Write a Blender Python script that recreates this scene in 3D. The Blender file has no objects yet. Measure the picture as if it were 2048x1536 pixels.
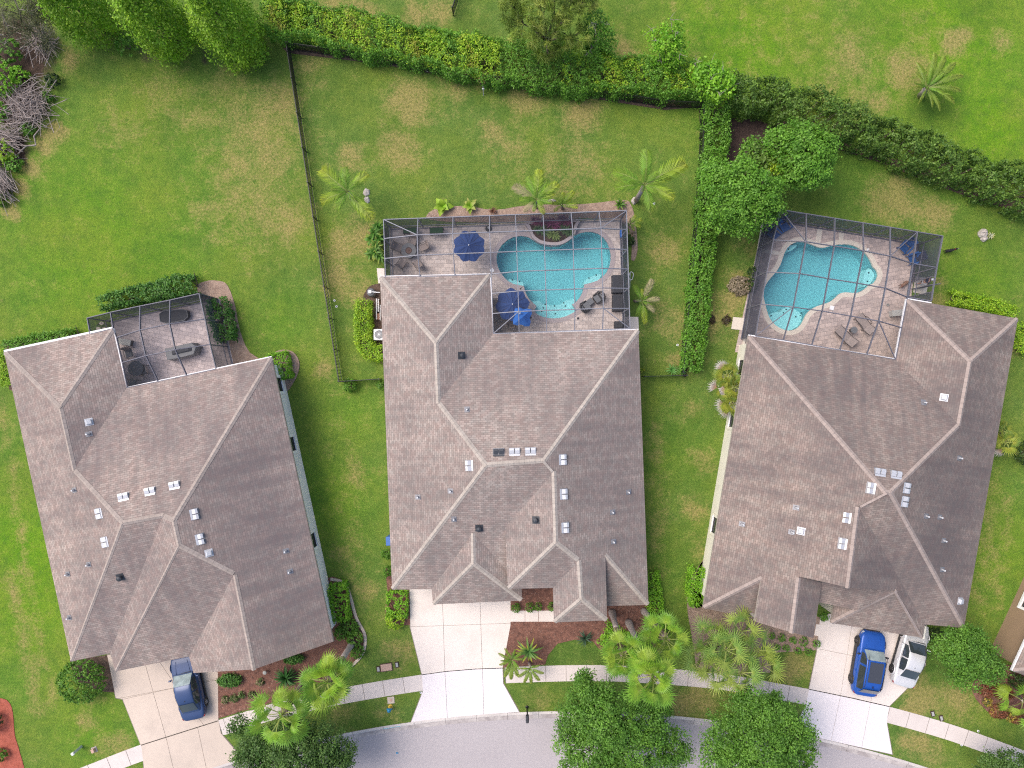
import bpy, math, random
import numpy as np
from mathutils import Vector, Matrix
from mathutils.geometry import delaunay_2d_cdt, tessellate_polygon

# ------------------------------------------------------------------ camera, sky, sun, exposure
SC = bpy.context.scene
COL = SC.collection
CAMH = 50.0
cam = bpy.data.cameras.new('drone_camera'); cam.sensor_width = 36; cam.lens = 24; cam.sensor_fit = 'HORIZONTAL'
cam.clip_start = 0.5; cam.clip_end = 3000
camo = bpy.data.objects.new('drone_camera', cam); COL.objects.link(camo)
camo.location = (0, 0, CAMH); SC.camera = camo

SUN_EL, SUN_AZ = math.radians(55), math.radians(294)       # azimuth clockwise from +Y (top of the photo)
W = bpy.data.worlds.new('World'); SC.world = W; W.use_nodes = True
wn = W.node_tree.nodes; wl = W.node_tree.links
bg = wn['Background']
sky = wn.new('ShaderNodeTexSky'); sky.sky_type = 'NISHITA'; sky.sun_disc = False
sky.sun_elevation = SUN_EL; sky.sun_rotation = SUN_AZ; sky.air_density = 1.0; sky.dust_density = 4.0; sky.ozone_density = 0.6
wl.new(sky.outputs[0], bg.inputs[0]); bg.inputs[1].default_value = 0.15
sl = bpy.data.lights.new('sun', 'SUN'); sl.energy = 1.45; sl.angle = math.radians(40); sl.color = (1.0, 0.93, 0.86)
so = bpy.data.objects.new('sun', sl); COL.objects.link(so)
sd = Vector((math.sin(SUN_AZ) * math.cos(SUN_EL), math.cos(SUN_AZ) * math.cos(SUN_EL), math.sin(SUN_EL)))
so.rotation_euler = (-sd).to_track_quat('-Z', 'Y').to_euler(); so.location = sd * 80
SC.view_settings.view_transform = 'Standard'; SC.view_settings.look = 'None'
SC.view_settings.exposure = 0.62; SC.view_settings.gamma = 1
SC.render.engine = 'CYCLES'
SC.cycles.max_bounces = 6; SC.cycles.transparent_max_bounces = 24; SC.cycles.use_denoising = False; SC.cycles.filter_width = 1.15

random.seed(7)
RNG = np.random.default_rng(11)

# ------------------------------------------------------------------ helpers
K = 24 / 36 * 2048 / CAMH                                   # photo pixels per metre on the ground
def P(px, py, z=0.0):                                       # where a pixel of the photo lies at height z
    s = (CAMH - z) / CAMH / K
    return Vector(((px - 1024) * s, (768 - py) * s, z))
def P2(p, z=0.0):
    v = P(p[0], p[1], z); return (v.x, v.y)
def crop(pts, ox, oy, s): return [(ox + x / s, oy + y / s) for x, y in pts]

def tag(o, label=None, cat=None, group=None, kind=None):
    if label: o['label'] = label
    if cat: o['category'] = cat
    if group: o['group'] = group
    if kind: o['kind'] = kind
    return o
def thing(name, label, cat, loc=(0, 0, 0), rz=0.0, group=None):
    o = bpy.data.objects.new(name, None); COL.objects.link(o); o.empty_display_size = 0.3
    o.location = loc; o.rotation_euler = (0, 0, rz)
    return tag(o, label, cat, group)
def link(name, me, parent=None, loc=None, rot=None):
    o = bpy.data.objects.new(name, me); COL.objects.link(o)
    if parent is not None: o.parent = parent
    if loc is not None: o.location = loc
    if rot is not None: o.rotation_euler = rot
    return o
def kids(o): return [c for c in bpy.data.objects if c.parent == o]
def dup(root, loc, rz=None, label=None, scale=None):
    def cp(o, par):
        c = o.copy(); COL.objects.link(c)
        if par is not None: c.parent = par
        for ch in kids(o): cp(ch, c)
        return c
    r = cp(root, None); r.location = loc
    if rz is not None: r.rotation_euler = (0, 0, rz)
    if scale is not None: r.scale = (scale,) * 3 if not hasattr(scale, '__len__') else scale
    if label: r['label'] = label
    return r

class MB:                                                   # collects shapes, then builds ONE mesh object
    def __init__(s): s.v = []; s.f = []; s.uv = None
    def add(s, vs, fs):
        b = len(s.v); s.v += [tuple(v) for v in vs]; s.f += [tuple(i + b for i in f) for f in fs]; return s
    def box(s, c, size, rz=0.0, M=None, taper=1.0):
        x, y, z = (d / 2 for d in size); t = taper
        vs = [(-x, -y, -z), (x, -y, -z), (x, y, -z), (-x, y, -z), (-x * t, -y * t, z), (x * t, -y * t, z), (x * t, y * t, z), (-x * t, y * t, z)]
        R = M if M is not None else Matrix.Rotation(rz, 3, 'Z')
        c = Vector(c)
        return s.add([R @ Vector(v) + c for v in vs], [(3, 2, 1, 0), (4, 5, 6, 7), (0, 1, 5, 4), (1, 2, 6, 5), (2, 3, 7, 6), (3, 0, 4, 7)])
    def tube(s, pts, rads, n=7, cap=True):
        pts = [Vector(p) for p in pts]
        if not hasattr(rads, '__len__'): rads = [rads] * len(pts)
        vs = []; fs = []
        prev = None
        for i, p in enumerate(pts):
            d = (pts[min(i + 1, len(pts) - 1)] - pts[max(i - 1, 0)]).normalized()
            a = prev if prev is not None else (Vector((1, 0, 0)) if abs(d.x) < .8 else Vector((0, 1, 0)))
            a = (a - d * a.dot(d)).normalized(); prev = a; b = d.cross(a)
            for k in range(n):
                t = 2 * math.pi * k / n
                vs.append(p + (a * math.cos(t) + b * math.sin(t)) * rads[i])
        for i in range(len(pts) - 1):
            for k in range(n):
                q = (k + 1) % n
                fs.append((i * n + k, i * n + q, (i + 1) * n + q, (i + 1) * n + k))
        if cap:
            fs.append(tuple(range(n))[::-1]); fs.append(tuple((len(pts) - 1) * n + k for k in range(n)))
        return s.add(vs, fs)
    def bar(s, p, q, w, h):                                 # rectangular beam w wide, h deep, top face along p-q
        p, q = Vector(p), Vector(q); d = (q - p).normalized()
        side = d.cross(Vector((0, 0, 1)))
        if side.length < 1e-3: side = Vector((1, 0, 0))
        side.normalize(); up = side.cross(d)
        vs = []
        for e in (p, q):
            vs += [e + side * w / 2, e - side * w / 2, e - side * w / 2 - up * h, e + side * w / 2 - up * h]
        return s.add(vs, [(0, 1, 2, 3), (7, 6, 5, 4), (0, 4, 5, 1), (1, 5, 6, 2), (2, 6, 7, 3), (3, 7, 4, 0)])
    def lathe(s, prof, n=16, c=(0, 0, 0), sx=1.0, sy=1.0, cap=True):
        vs = []; fs = []
        for r, z in prof:
            for k in range(n):
                t = 2 * math.pi * k / n
                vs.append((c[0] + r * sx * math.cos(t), c[1] + r * sy * math.sin(t), c[2] + z))
        for i in range(len(prof) - 1):
            for k in range(n):
                q = (k + 1) % n; fs.append((i * n + k, i * n + q, (i + 1) * n + q, (i + 1) * n + k))
        if cap: fs.append(tuple(range(n))[::-1]); fs.append(tuple((len(prof) - 1) * n + k for k in range(n)))
        return s.add(vs, fs)
    def prism(s, poly, z0, z1, holes=(), bottom=True, side=True):
        loops = [poly] + list(holes)
        tris = tessellate_polygon([[Vector((x, y, 0)) for x, y in lp] for lp in loops])
        flat = [p for lp in loops for p in lp]
        n = len(flat)
        vs = [(x, y, z1) for x, y in flat]; fs = []
        for t in tris:
            a, b, c = (Vector(flat[i]) for i in t)
            cr = (b - a).cross(c - a)
            fs.append(tuple(t) if cr > 0 else tuple(t)[::-1])
        if side:
            vs += [(x, y, z0) for x, y in flat]
            b0 = 0
            for li, lp in enumerate(loops):
                m = len(lp)
                area = sum(lp[i][0] * lp[(i + 1) % m][1] - lp[(i + 1) % m][0] * lp[i][1] for i in range(m))
                fl = (area > 0) == (li == 0)
                for i in range(m):
                    a, b = b0 + i, b0 + (i + 1) % m
                    f = (a, n + a, n + b, b)
                    fs.append(f if fl else f[::-1])
                b0 += m
        if side and bottom and not holes:
            fs += [tuple(i + n for i in t)[::-1] for t in fs[:len(tris)]]
        return s.add(vs, fs)
    def grid(s, rows, closed=False):
        n = len(rows[0]); vs = [v for r in rows for v in r]; fs = []
        for i in range(len(rows) - 1):
            for k in range(n if closed else n - 1):
                q = (k + 1) % n; fs.append((i * n + k, i * n + q, (i + 1) * n + q, (i + 1) * n + k))
        return s.add(vs, fs)
    def mesh(s, name, mat, smooth=False, org=None):
        me = bpy.data.meshes.new(name)
        vs = s.v if org is None else [(x - org[0], y - org[1], z - org[2]) for x, y, z in s.v]
        me.from_pydata(vs, [], s.f)
        if s.uv is not None:
            l = me.uv_layers.new(name='UVMap'); l.data.foreach_set('uv', [c for f in s.uv for p in f for c in p])
        for m in (mat if isinstance(mat, (list, tuple)) else [mat]): me.materials.append(m)
        if smooth: me.polygons.foreach_set('use_smooth', [True] * len(me.polygons))
        me.update(); return me
    def build(s, name, mat, parent=None, smooth=False, org=None, loc=None, bevel=0.0, sub=0):
        o = link(name, s.mesh(name, mat, smooth, org), parent, loc)
        if bevel:
            b = o.modifiers.new('bevel', 'BEVEL'); b.width = bevel; b.segments = 2; b.limit_method = 'ANGLE'
        if sub:
            b = o.modifiers.new('sub', 'SUBSURF'); b.levels = sub; b.render_levels = sub
        return o

def npmesh(name, V, F, mat, tint=None):                     # big meshes straight from arrays; F is (M,4) or (M,3)
    me = bpy.data.meshes.new(name); V = np.asarray(V, np.float32); F = np.asarray(F, np.int32)
    k = F.shape[1]
    me.vertices.add(len(V)); me.vertices.foreach_set('co', V.ravel())
    me.loops.add(F.size); me.loops.foreach_set('vertex_index', F.ravel())
    me.polygons.add(len(F)); me.polygons.foreach_set('loop_start', np.arange(0, F.size, k, dtype=np.int32))
    me.polygons.foreach_set('loop_total', np.full(len(F), k, np.int32))
    if tint is not None:
        a = me.attributes.new('tint', 'FLOAT_COLOR', 'POINT')
        t = np.ones((len(V), 4), np.float32); t[:, :3] = tint; a.data.foreach_set('color', t.ravel())
    me.materials.append(mat); me.update(calc_edges=True); return me

def ccw(p):
    n = len(p); return p if sum(p[i][0] * p[(i + 1) % n][1] - p[(i + 1) % n][0] * p[i][1] for i in range(n)) > 0 else p[::-1]
def offset_poly(poly, d):                                   # d > 0 moves inwards for a counter-clockwise polygon
    n = len(poly)
    if sum(poly[i][0] * poly[(i + 1) % n][1] - poly[(i + 1) % n][0] * poly[i][1] for i in range(n)) < 0: d = -d
    out = []
    for i in range(n):
        a, b, c = (Vector(poly[(i + k) % n]) for k in (-1, 0, 1))
        e1, e2 = (b - a).normalized(), (c - b).normalized()
        n1, n2 = Vector((-e1.y, e1.x)), Vector((-e2.y, e2.x))
        m = n1 + n2; L = m.length_squared
        m = m * (2 / L) if L > .25 else n1
        out.append(tuple(b + m * d))
    return out
def smooth_poly(pts, n=3, closed=True):                     # Catmull-Rom
    out = []; N = len(pts)
    rng = range(N) if closed else range(N - 1)
    g = (lambda i: pts[i % N]) if closed else (lambda i: pts[max(0, min(N - 1, i))])
    for i in rng:
        p0, p1, p2, p3 = (np.array(g(i + k), float) for k in (-1, 0, 1, 2))
        for j in range(n):
            t = j / n
            out.append(tuple(.5 * (2 * p1 + (p2 - p0) * t + (2 * p0 - 5 * p1 + 4 * p2 - p3) * t * t + (3 * p1 - p0 - 3 * p2 + p3) * t ** 3)))
    if not closed: out.append(tuple(pts[-1]))
    return out
def split(polys, a, b, gap):                                # cut polygons along the line a-b, leaving a joint
    a, b = Vector(a), Vector(b); d = (b - a).normalized(); nn = Vector((-d.y, d.x)); out = []
    for poly in polys:
        for sg in (1, -1):
            q = []; m = len(poly)
            dist = [(Vector(p) - a).dot(nn) * sg - gap / 2 for p in poly]
            for i in range(m):
                j = (i + 1) % m
                if dist[i] >= 0: q.append(poly[i])
                if (dist[i] >= 0) != (dist[j] >= 0):
                    t = dist[i] / (dist[i] - dist[j]); q.append(tuple(Vector(poly[i]).lerp(Vector(poly[j]), t)))
            if len(q) > 2: out.append(q)
    return out
def inside(poly, X, Y):
    poly = np.asarray(poly); r = np.zeros(X.shape, bool); n = len(poly)
    for i in range(n):
        x1, y1 = poly[i]; x2, y2 = poly[(i + 1) % n]
        c = ((y1 > Y) != (y2 > Y))
        with np.errstate(divide='ignore', invalid='ignore'):
            r ^= c & (X < (x2 - x1) * (Y - y1) / (y2 - y1 + 1e-12) + x1)
    return r

# ------------------------------------------------------------------ materials
class NT:
    def __init__(s, name):
        s.m = bpy.data.materials.new(name); s.m.use_nodes = True; s.t = s.m.node_tree
        s.b = s.t.nodes['Principled BSDF']; s.out = s.t.nodes['Material Output']
    def n(s, typ, **kw):
        x = s.t.nodes.new(typ)
        for k, v in kw.items():
            if k.startswith('i_'): x.inputs[int(k[2:]) if k[2:].isdigit() else k[2:]].default_value = v
            else: setattr(x, k, v)
        return x
    def l(s, a, b): s.t.links.new(a, b)
    def noise(s, scale, detail=3, rough=.55, vec=None, out='Fac'):
        x = s.n('ShaderNodeTexNoise'); x.inputs['Scale'].default_value = scale; x.inputs['Detail'].default_value = detail; x.inputs['Roughness'].default_value = rough
        s.l(vec if vec is not None else s.pos(), x.inputs['Vector']); return x.outputs[out]
    def pos(s):
        if not hasattr(s, '_p'): s._p = s.n('ShaderNodeNewGeometry').outputs['Position']
        return s._p
    def obj(s):
        if not hasattr(s, '_o'): s._o = s.n('ShaderNodeTexCoord').outputs['Object']
        return s._o
    def ramp(s, fac, stops):
        r = s.n('ShaderNodeValToRGB'); e = r.color_ramp.elements
        while len(e) < len(stops): e.new(.5)
        for i, (p, c) in enumerate(stops):
            e[i].position = p; e[i].color = (*c, 1) if hasattr(c, '__len__') else (c, c, c, 1)
        s.l(fac, r.inputs[0]); return r.outputs[0]
    def mix(s, fac, a, b, mode='MIX'):
        x = s.n('ShaderNodeMix', data_type='RGBA', blend_type=mode)
        for v, i in ((fac, 0), (a, 6), (b, 7)):
            if hasattr(v, 'is_linked') or hasattr(v, 'links'): s.l(v, x.inputs[i])
            elif i == 0: x.inputs[0].default_value = v
            else: x.inputs[i].default_value = (*v, 1)
        return x.outputs[2]
    def math(s, op, a, b=0.0):
        x = s.n('ShaderNodeMath', operation=op)
        for v, i in ((a, 0), (b, 1)):
            if hasattr(v, 'links'): s.l(v, x.inputs[i])
            else: x.inputs[i].default_value = v
        return x.outputs[0]
    def bump(s, h, dist=.02, strength=.6):
        x = s.n('ShaderNodeBump'); x.inputs['Strength'].default_value = strength; x.inputs['Distance'].default_value = dist
        s.l(h, x.inputs['Height']); s.l(x.outputs[0], s.b.inputs['Normal'])
    def done(s, col=None, rough=.7, metal=0.0, spec=.5):
        if col is not None:
            if hasattr(col, 'links'): s.l(col, s.b.inputs['Base Color'])
            else: s.b.inputs['Base Color'].default_value = (*col, 1)
        s.b.inputs['Roughness'].default_value = rough; s.b.inputs['Metallic'].default_value = metal
        s.b.inputs['Specular IOR Level'].default_value = spec
        return s.m
def plain(name, c, rough=.6, metal=0.0, var=.12, scale=9.0, spec=.5, coat=0.0):    # one colour with a little wear
    t = NT(name); n = t.noise(scale, 4, .6, t.obj())
    a = tuple(x * (1 - var) for x in c); b = tuple(min(1, x * (1 + var)) for x in c)
    if coat: t.b.inputs['Coat Weight'].default_value = coat; t.b.inputs['Coat Roughness'].default_value = .05
    return t.done(t.ramp(n, [(.3, a), (.7, b)]), rough, metal, spec)
M = {}
def shingle(name, c, dark, streak, spots=()):
    t = NT(name); uv = t.n('ShaderNodeUVMap').outputs[0]
    b = t.n('ShaderNodeTexBrick', offset=.5); t.l(uv, b.inputs['Vector'])
    b.inputs['Scale'].default_value = 1; b.inputs['Brick Width'].default_value = .31; b.inputs['Row Height'].default_value = .142
    b.inputs['Mortar Size'].default_value = .014; b.inputs['Mortar Smooth'].default_value = .3; b.inputs['Bias'].default_value = -.05
    b.inputs['Color1'].default_value = (*[x * 1.17 for x in c], 1); b.inputs['Color2'].default_value = (c[0] * .78, c[1] * .745, c[2] * .74, 1)
    b.inputs['Mortar'].default_value = (*[x * .55 for x in c], 1)
    n1 = t.noise(.22, 5, .6)                                              # weathering over the roof
    mp = t.n('ShaderNodeMapping'); mp.inputs['Scale'].default_value = (1.5, .22, 1); t.l(uv, mp.inputs[0])
    n2 = t.noise(1.0, 4, .65, mp.outputs[0])                               # run-off streaks down the slope
    n3 = t.noise(2.6, 2, .5)
    mp2 = t.n('ShaderNodeMapping'); mp2.inputs['Scale'].default_value = (.9, .12, 1); t.l(uv, mp2.inputs[0])
    n4 = t.noise(1.6, 5, .7, mp2.outputs[0]); acc = None
    for px, py, rad, st in spots:                                          # roof stains, with the shade of slopes away from the sun painted in
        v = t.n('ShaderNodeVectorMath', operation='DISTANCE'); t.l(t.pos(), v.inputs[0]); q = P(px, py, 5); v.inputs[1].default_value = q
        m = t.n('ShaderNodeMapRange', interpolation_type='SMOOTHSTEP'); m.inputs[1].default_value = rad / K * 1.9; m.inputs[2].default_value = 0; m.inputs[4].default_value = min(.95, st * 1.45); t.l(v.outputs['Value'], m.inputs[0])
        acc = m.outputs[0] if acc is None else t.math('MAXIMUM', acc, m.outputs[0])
    w = t.math('ADD', t.math('MULTIPLY', n1, .55), t.math('MULTIPLY', n2, .45))
    wf = t.ramp(w, [(.40, 0), (.60, streak)])
    col = t.mix(wf, b.outputs['Color'], dark, 'MIX')
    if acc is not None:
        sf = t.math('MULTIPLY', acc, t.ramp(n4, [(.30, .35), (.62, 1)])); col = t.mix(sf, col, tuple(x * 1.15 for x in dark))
    pk = t.ramp(n3, [(.35, (.96, 1.0, 1.0)), (.65, (1.04, .99, .98))])
    col = t.mix(1.0, col, pk, 'MULTIPLY')
    t.bump(b.outputs['Fac'], .02, -.5)
    return t.done(col, .9, 0, .25)
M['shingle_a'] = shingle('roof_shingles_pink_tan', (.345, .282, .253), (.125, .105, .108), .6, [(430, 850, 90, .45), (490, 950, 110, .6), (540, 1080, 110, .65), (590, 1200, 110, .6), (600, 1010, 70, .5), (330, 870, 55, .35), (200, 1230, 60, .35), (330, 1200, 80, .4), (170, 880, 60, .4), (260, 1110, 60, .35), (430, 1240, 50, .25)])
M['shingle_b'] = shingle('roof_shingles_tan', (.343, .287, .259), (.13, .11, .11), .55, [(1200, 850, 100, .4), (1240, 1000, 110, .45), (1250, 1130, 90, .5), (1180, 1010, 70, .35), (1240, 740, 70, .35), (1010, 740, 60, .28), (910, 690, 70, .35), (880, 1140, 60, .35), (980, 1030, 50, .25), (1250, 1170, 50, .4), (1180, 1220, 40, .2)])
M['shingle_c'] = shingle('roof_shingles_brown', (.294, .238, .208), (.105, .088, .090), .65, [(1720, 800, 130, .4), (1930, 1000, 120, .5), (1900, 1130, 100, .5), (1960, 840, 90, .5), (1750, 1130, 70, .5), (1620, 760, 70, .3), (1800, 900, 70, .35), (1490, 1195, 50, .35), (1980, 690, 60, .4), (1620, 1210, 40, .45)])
def capmat(name, c):
    t = NT(name); n = t.noise(3, 4); n2 = t.noise(.5, 3)
    uv = t.n('ShaderNodeUVMap').outputs[0]; wv = t.n('ShaderNodeTexWave', wave_type='BANDS', bands_direction='X'); t.l(uv, wv.inputs[0]); wv.inputs['Scale'].default_value = .9
    a = t.ramp(n, [(.3, tuple(x * .86 for x in c)), (.7, tuple(x * 1.12 for x in c))])
    a = t.mix(t.ramp(wv.outputs[0], [(.0, .45), (.12, 0)]), a, tuple(x * .6 for x in c))
    a = t.mix(t.ramp(n2, [(.45, 0), (.75, .35)]), a, tuple(x * .6 for x in c))
    return t.done(a, .9, 0, .25)
M['cap_a'] = capmat('ridge_shingles', (.345, .292, .264)); M['cap_b'] = capmat('ridge_shingles_pale', (.39, .345, .308)); M['cap_c'] = capmat('ridge_shingles_brown', (.335, .275, .25))
def stucco(name, c):
    t = NT(name); n = t.noise(.7, 4); n2 = t.noise(40, 2)
    t.bump(n2, .01, .3)
    return t.done(t.ramp(n, [(.3, tuple(x * .9 for x in c)), (.7, c)]), .85)
M['wall_white'] = stucco('white_stucco', (.87, .87, .89)); M['wall_cream'] = stucco('cream_stucco', (.72, .69, .60)); M['wall_beige'] = stucco('beige_stucco', (.66, .58, .48))
M['fascia'] = plain('fascia_paint', (.36, .32, .29), .6); M['gutter'] = plain('white_gutter', (.70, .70, .72), .4, var=.06)
M['soffit'] = plain('soffit_paint', (.6, .58, .55), .8)
M['white'] = plain('white_paint', (.78, .78, .80), .4, var=.05)
M['vent'] = plain('vent_metal', (.52, .53, .56), .45, .3, .06); M['vent_dark'] = plain('dark_vent_metal_and_mouth_shade', (.045, .05, .06), .5, .2); M['lead'] = plain('pipe_flashing', (.24, .24, .26), .55, .4)
M['pipe'] = plain('vent_pipe', (.55, .56, .58), .5)
M['glass'] = plain('window_glass', (.02, .025, .03), .05, 0, 0); M['frame_dark'] = plain('dark_window_frame', (.05, .05, .055), .5)
M['alu'] = plain('bronze_aluminium', (.13, .13, .16), .62, .1, .1); M['alu_light'] = plain('grey_aluminium', (.205, .21, .245), .62, .1, .1)
def screen(name, a, c):
    t = NT(name); tr = t.n('ShaderNodeBsdfTransparent'); mx = t.n('ShaderNodeMixShader')
    uvn = t.noise(1.3, 2)
    f = t.ramp(uvn, [(.2, a * .9), (.8, a * 1.1)])
    t.l(f, mx.inputs[0]); t.l(tr.outputs[0], mx.inputs[1]); t.l(t.b.outputs[0], mx.inputs[2]); t.l(mx.outputs[0], t.out.inputs[0])
    return t.done(c, .8, 0, .2)
M['screen_roof'] = screen('insect_screen', .065, (.16, .16, .18)); M['screen_wall'] = screen('insect_screen_wall', .74, (.052, .056, .082))
def concrete(name, c, stain, f):
    t = NT(name); n = t.noise(.45, 6, .65); n2 = t.noise(5, 4, .6); n3 = t.noise(.12, 3)
    a = t.ramp(n2, [(.3, tuple(x * .95 for x in c)), (.7, tuple(x * 1.04 for x in c))])
    a = t.mix(t.ramp(n, [(.48, 0), (.74, f)]), a, stain)
    a = t.mix(t.ramp(n3, [(.4, 0), (.7, f * .6)]), a, stain)
    t.bump(n2, .004, .3); return t.done(a, .85, 0, .3)
M['conc_old'] = concrete('driveway_concrete_tan', (.58, .485, .41), (.40, .34, .295), .6)
M['conc_mid'] = concrete('driveway_concrete_cream', (.70, .63, .585), (.53, .46, .42), .5)
M['conc_new'] = concrete('apron_concrete', (.715, .665, .68), (.63, .58, .59), .3)
M['conc_walk'] = concrete('sidewalk_concrete', (.62, .555, .525), (.46, .41, .39), .45)
M['kerb'] = concrete('kerb_concrete', (.60, .55, .52), (.36, .33, .32), .7)
def gutter_mat():
    t = NT('kerb_gutter'); n = t.noise(.9, 6, .7); n2 = t.noise(6, 3)
    a = t.ramp(n2, [(.3, (.47, .43, .41)), (.7, (.55, .50, .48))])
    a = t.mix(t.ramp(n, [(.40, .8), (.62, 0)]), a, (.27, .235, .235)); return t.done(a, .85, 0, .3)
M['gutter_pan'] = gutter_mat()
M['joint'] = plain('joint_dirt', (.22, .19, .165), .9)
def asphalt():
    t = NT('road_asphalt'); n = t.noise(9, 5, .75); n2 = t.noise(.3, 5); n3 = t.noise(40, 2, .6)
    a = t.ramp(n, [(.3, (.335, .305, .315)), (.7, (.43, .395, .405))])
    a = t.mix(t.ramp(n3, [(.45, 0), (.75, .5)]), a, (.52, .48, .49))
    a = t.mix(t.ramp(n2, [(.4, 0), (.75, .25)]), a, (.29, .265, .275)); t.bump(n3, .01, .5); return t.done(a, .9, 0, .3)
M['road'] = asphalt()
def pavers(name, c1, c2, mortar, w, h, rot):
    t = NT(name); mp = t.n('ShaderNodeMapping'); mp.inputs['Rotation'].default_value = (0, 0, rot); t.l(t.pos(), mp.inputs[0])
    cols = []
    b = t.n('ShaderNodeTexBrick', offset=.5); t.l(mp.outputs[0], b.inputs['Vector'])
    b.inputs['Scale'].default_value = 1; b.inputs['Brick Width'].default_value = w; b.inputs['Row Height'].default_value = h
    b.inputs['Mortar Size'].default_value = .011; b.inputs['Mortar Smooth'].default_value = .2
    b.inputs['Color1'].default_value = (*c1, 1); b.inputs['Color2'].default_value = (*c2, 1); b.inputs['Mortar'].default_value = (*mortar, 1)
    n = t.noise(3.2, 4, .6); n2 = t.noise(.5, 4)
    a = t.mix(1.0, b.outputs['Color'], t.ramp(n, [(.3, (.84, .84, .86)), (.7, (1.14, 1.1, 1.08))]), 'MULTIPLY')
    a = t.mix(t.ramp(n2, [(.45, 0), (.75, .4)]), a, tuple(x * .62 for x in c2)); t.bump(b.outputs['Fac'], .01, -.4)
    return t.done(a, .85, 0, .3)
M['pav_a'] = pavers('grey_pavers', (.58, .505, .50), (.43, .375, .38), (.24, .21, .215), .46, .30, math.radians(12))
M['pav_b'] = pavers('pink_tan_pavers', (.59, .525, .495), (.44, .39, .37), (.27, .24, .23), .42, .28, math.radians(1.5))
M['pav_c'] = pavers('brown_tan_pavers', (.53, .44, .40), (.37, .31, .29), (.22, .185, .175), .44, .29, math.radians(-9.5))
M['coping_b'] = concrete('mauve_coping', (.37, .325, .335), (.29, .25, .26), .5); M['coping_c'] = concrete('cream_coping', (.60, .54, .465), (.50, .44, .38), .4)
M['plaster'] = concrete('pool_plaster', (.40, .55, .575), (.36, .52, .55), .4); M['plaster_step'] = concrete('pale_step_plaster', (.76, .76, .74), (.70, .71, .69), .4)
def water():
    t = NT('pool_water'); tr = t.n('ShaderNodeBsdfTransparent'); tr.inputs[0].default_value = (.56, .90, .94, 1); gl = t.n('ShaderNodeBsdfGlossy'); gl.inputs['Roughness'].default_value = .12
    lw = t.n('ShaderNodeFresnel'); lw.inputs[0].default_value = 1.33; mx = t.n('ShaderNodeMixShader')
    n = t.noise(2.2, 3); bp = t.n('ShaderNodeBump'); bp.inputs['Strength'].default_value = .08; bp.inputs['Distance'].default_value = .05; t.l(n, bp.inputs['Height'])
    t.l(bp.outputs[0], gl.inputs['Normal']); t.l(bp.outputs[0], lw.inputs['Normal'])
    t.l(t.math('MULTIPLY', lw.outputs[0], .35), mx.inputs[0]); t.l(tr.outputs[0], mx.inputs[1]); t.l(gl.outputs[0], mx.inputs[2]); t.l(mx.outputs[0], t.out.inputs['Surface'])
    return t.m
M['water'] = water()
def mulch(name, a, b, chip):
    t = NT(name); n = t.noise(3.2, 6, .7); n2 = t.noise(11, 3, .7); n3 = t.noise(.6, 3)
    c = t.ramp(n, [(.32, a), (.62, b)]); c = t.mix(t.ramp(n2, [(.60, 0), (.68, .8)]), c, chip); c = t.mix(t.ramp(n3, [(.4, 0), (.8, .45)]), c, a)
    t.bump(n2, .05, .8); return t.done(c, .95, 0, .2)
M['mulch'] = mulch('bark_mulch', (.10, .052, .042), (.235, .115, .085), (.42, .30, .25)); M['mulch_red'] = mulch('red_mulch', (.27, .07, .045), (.40, .115, .08), (.48, .17, .12))
M['mulch_dark'] = mulch('old_mulch', (.05, .035, .03), (.15, .10, .075), (.30, .24, .2)); M['mulch_tan'] = mulch('tan_mulch', (.22, .15, .12), (.38, .28, .22), (.5, .42, .38))
M['soil'] = mulch('bare_soil_and_shade', (.035, .024, .022), (.075, .05, .042), (.14, .10, .08))
def leaf(name, trans=.28):
    t = NT(name); a = t.n('ShaderNodeAttribute', attribute_name='tint'); c = a.outputs['Color']
    tl = t.n('ShaderNodeBsdfTranslucent'); mx = t.n('ShaderNodeMixShader'); mx.inputs[0].default_value = trans
    t.l(c, tl.inputs[0]); t.l(t.b.outputs[0], mx.inputs[1]); t.l(tl.outputs[0], mx.inputs[2]); t.l(mx.outputs[0], t.out.inputs[0])
    return t.done(c, .5, 0, .35)
M['leaf'] = leaf('leaves'); M['frond'] = leaf('palm_leaf', .22)
def bark(name, a, b):
    t = NT(name); n = t.noise(7, 5, .7, t.obj()); return t.done(t.ramp(n, [(.35, a), (.65, b)]), .9, 0, .2)
M['bark'] = bark('bark', (.09, .07, .055), (.20, .165, .135)); M['twig'] = bark('dry_twigs', (.21, .17, .155), (.40, .345, .325)); M['palm_bark'] = bark('palm_trunk_boots', (.12, .075, .055), (.36, .29, .24)); M['palm_smooth'] = bark('smooth_palm_trunk', (.33, .28, .26), (.46, .40, .38))
M['stone'] = bark('field_stone', (.28, .25, .22), (.52, .48, .45)); M['fence'] = plain('black_fence_paint', (.022, .022, .025), .4)

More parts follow.
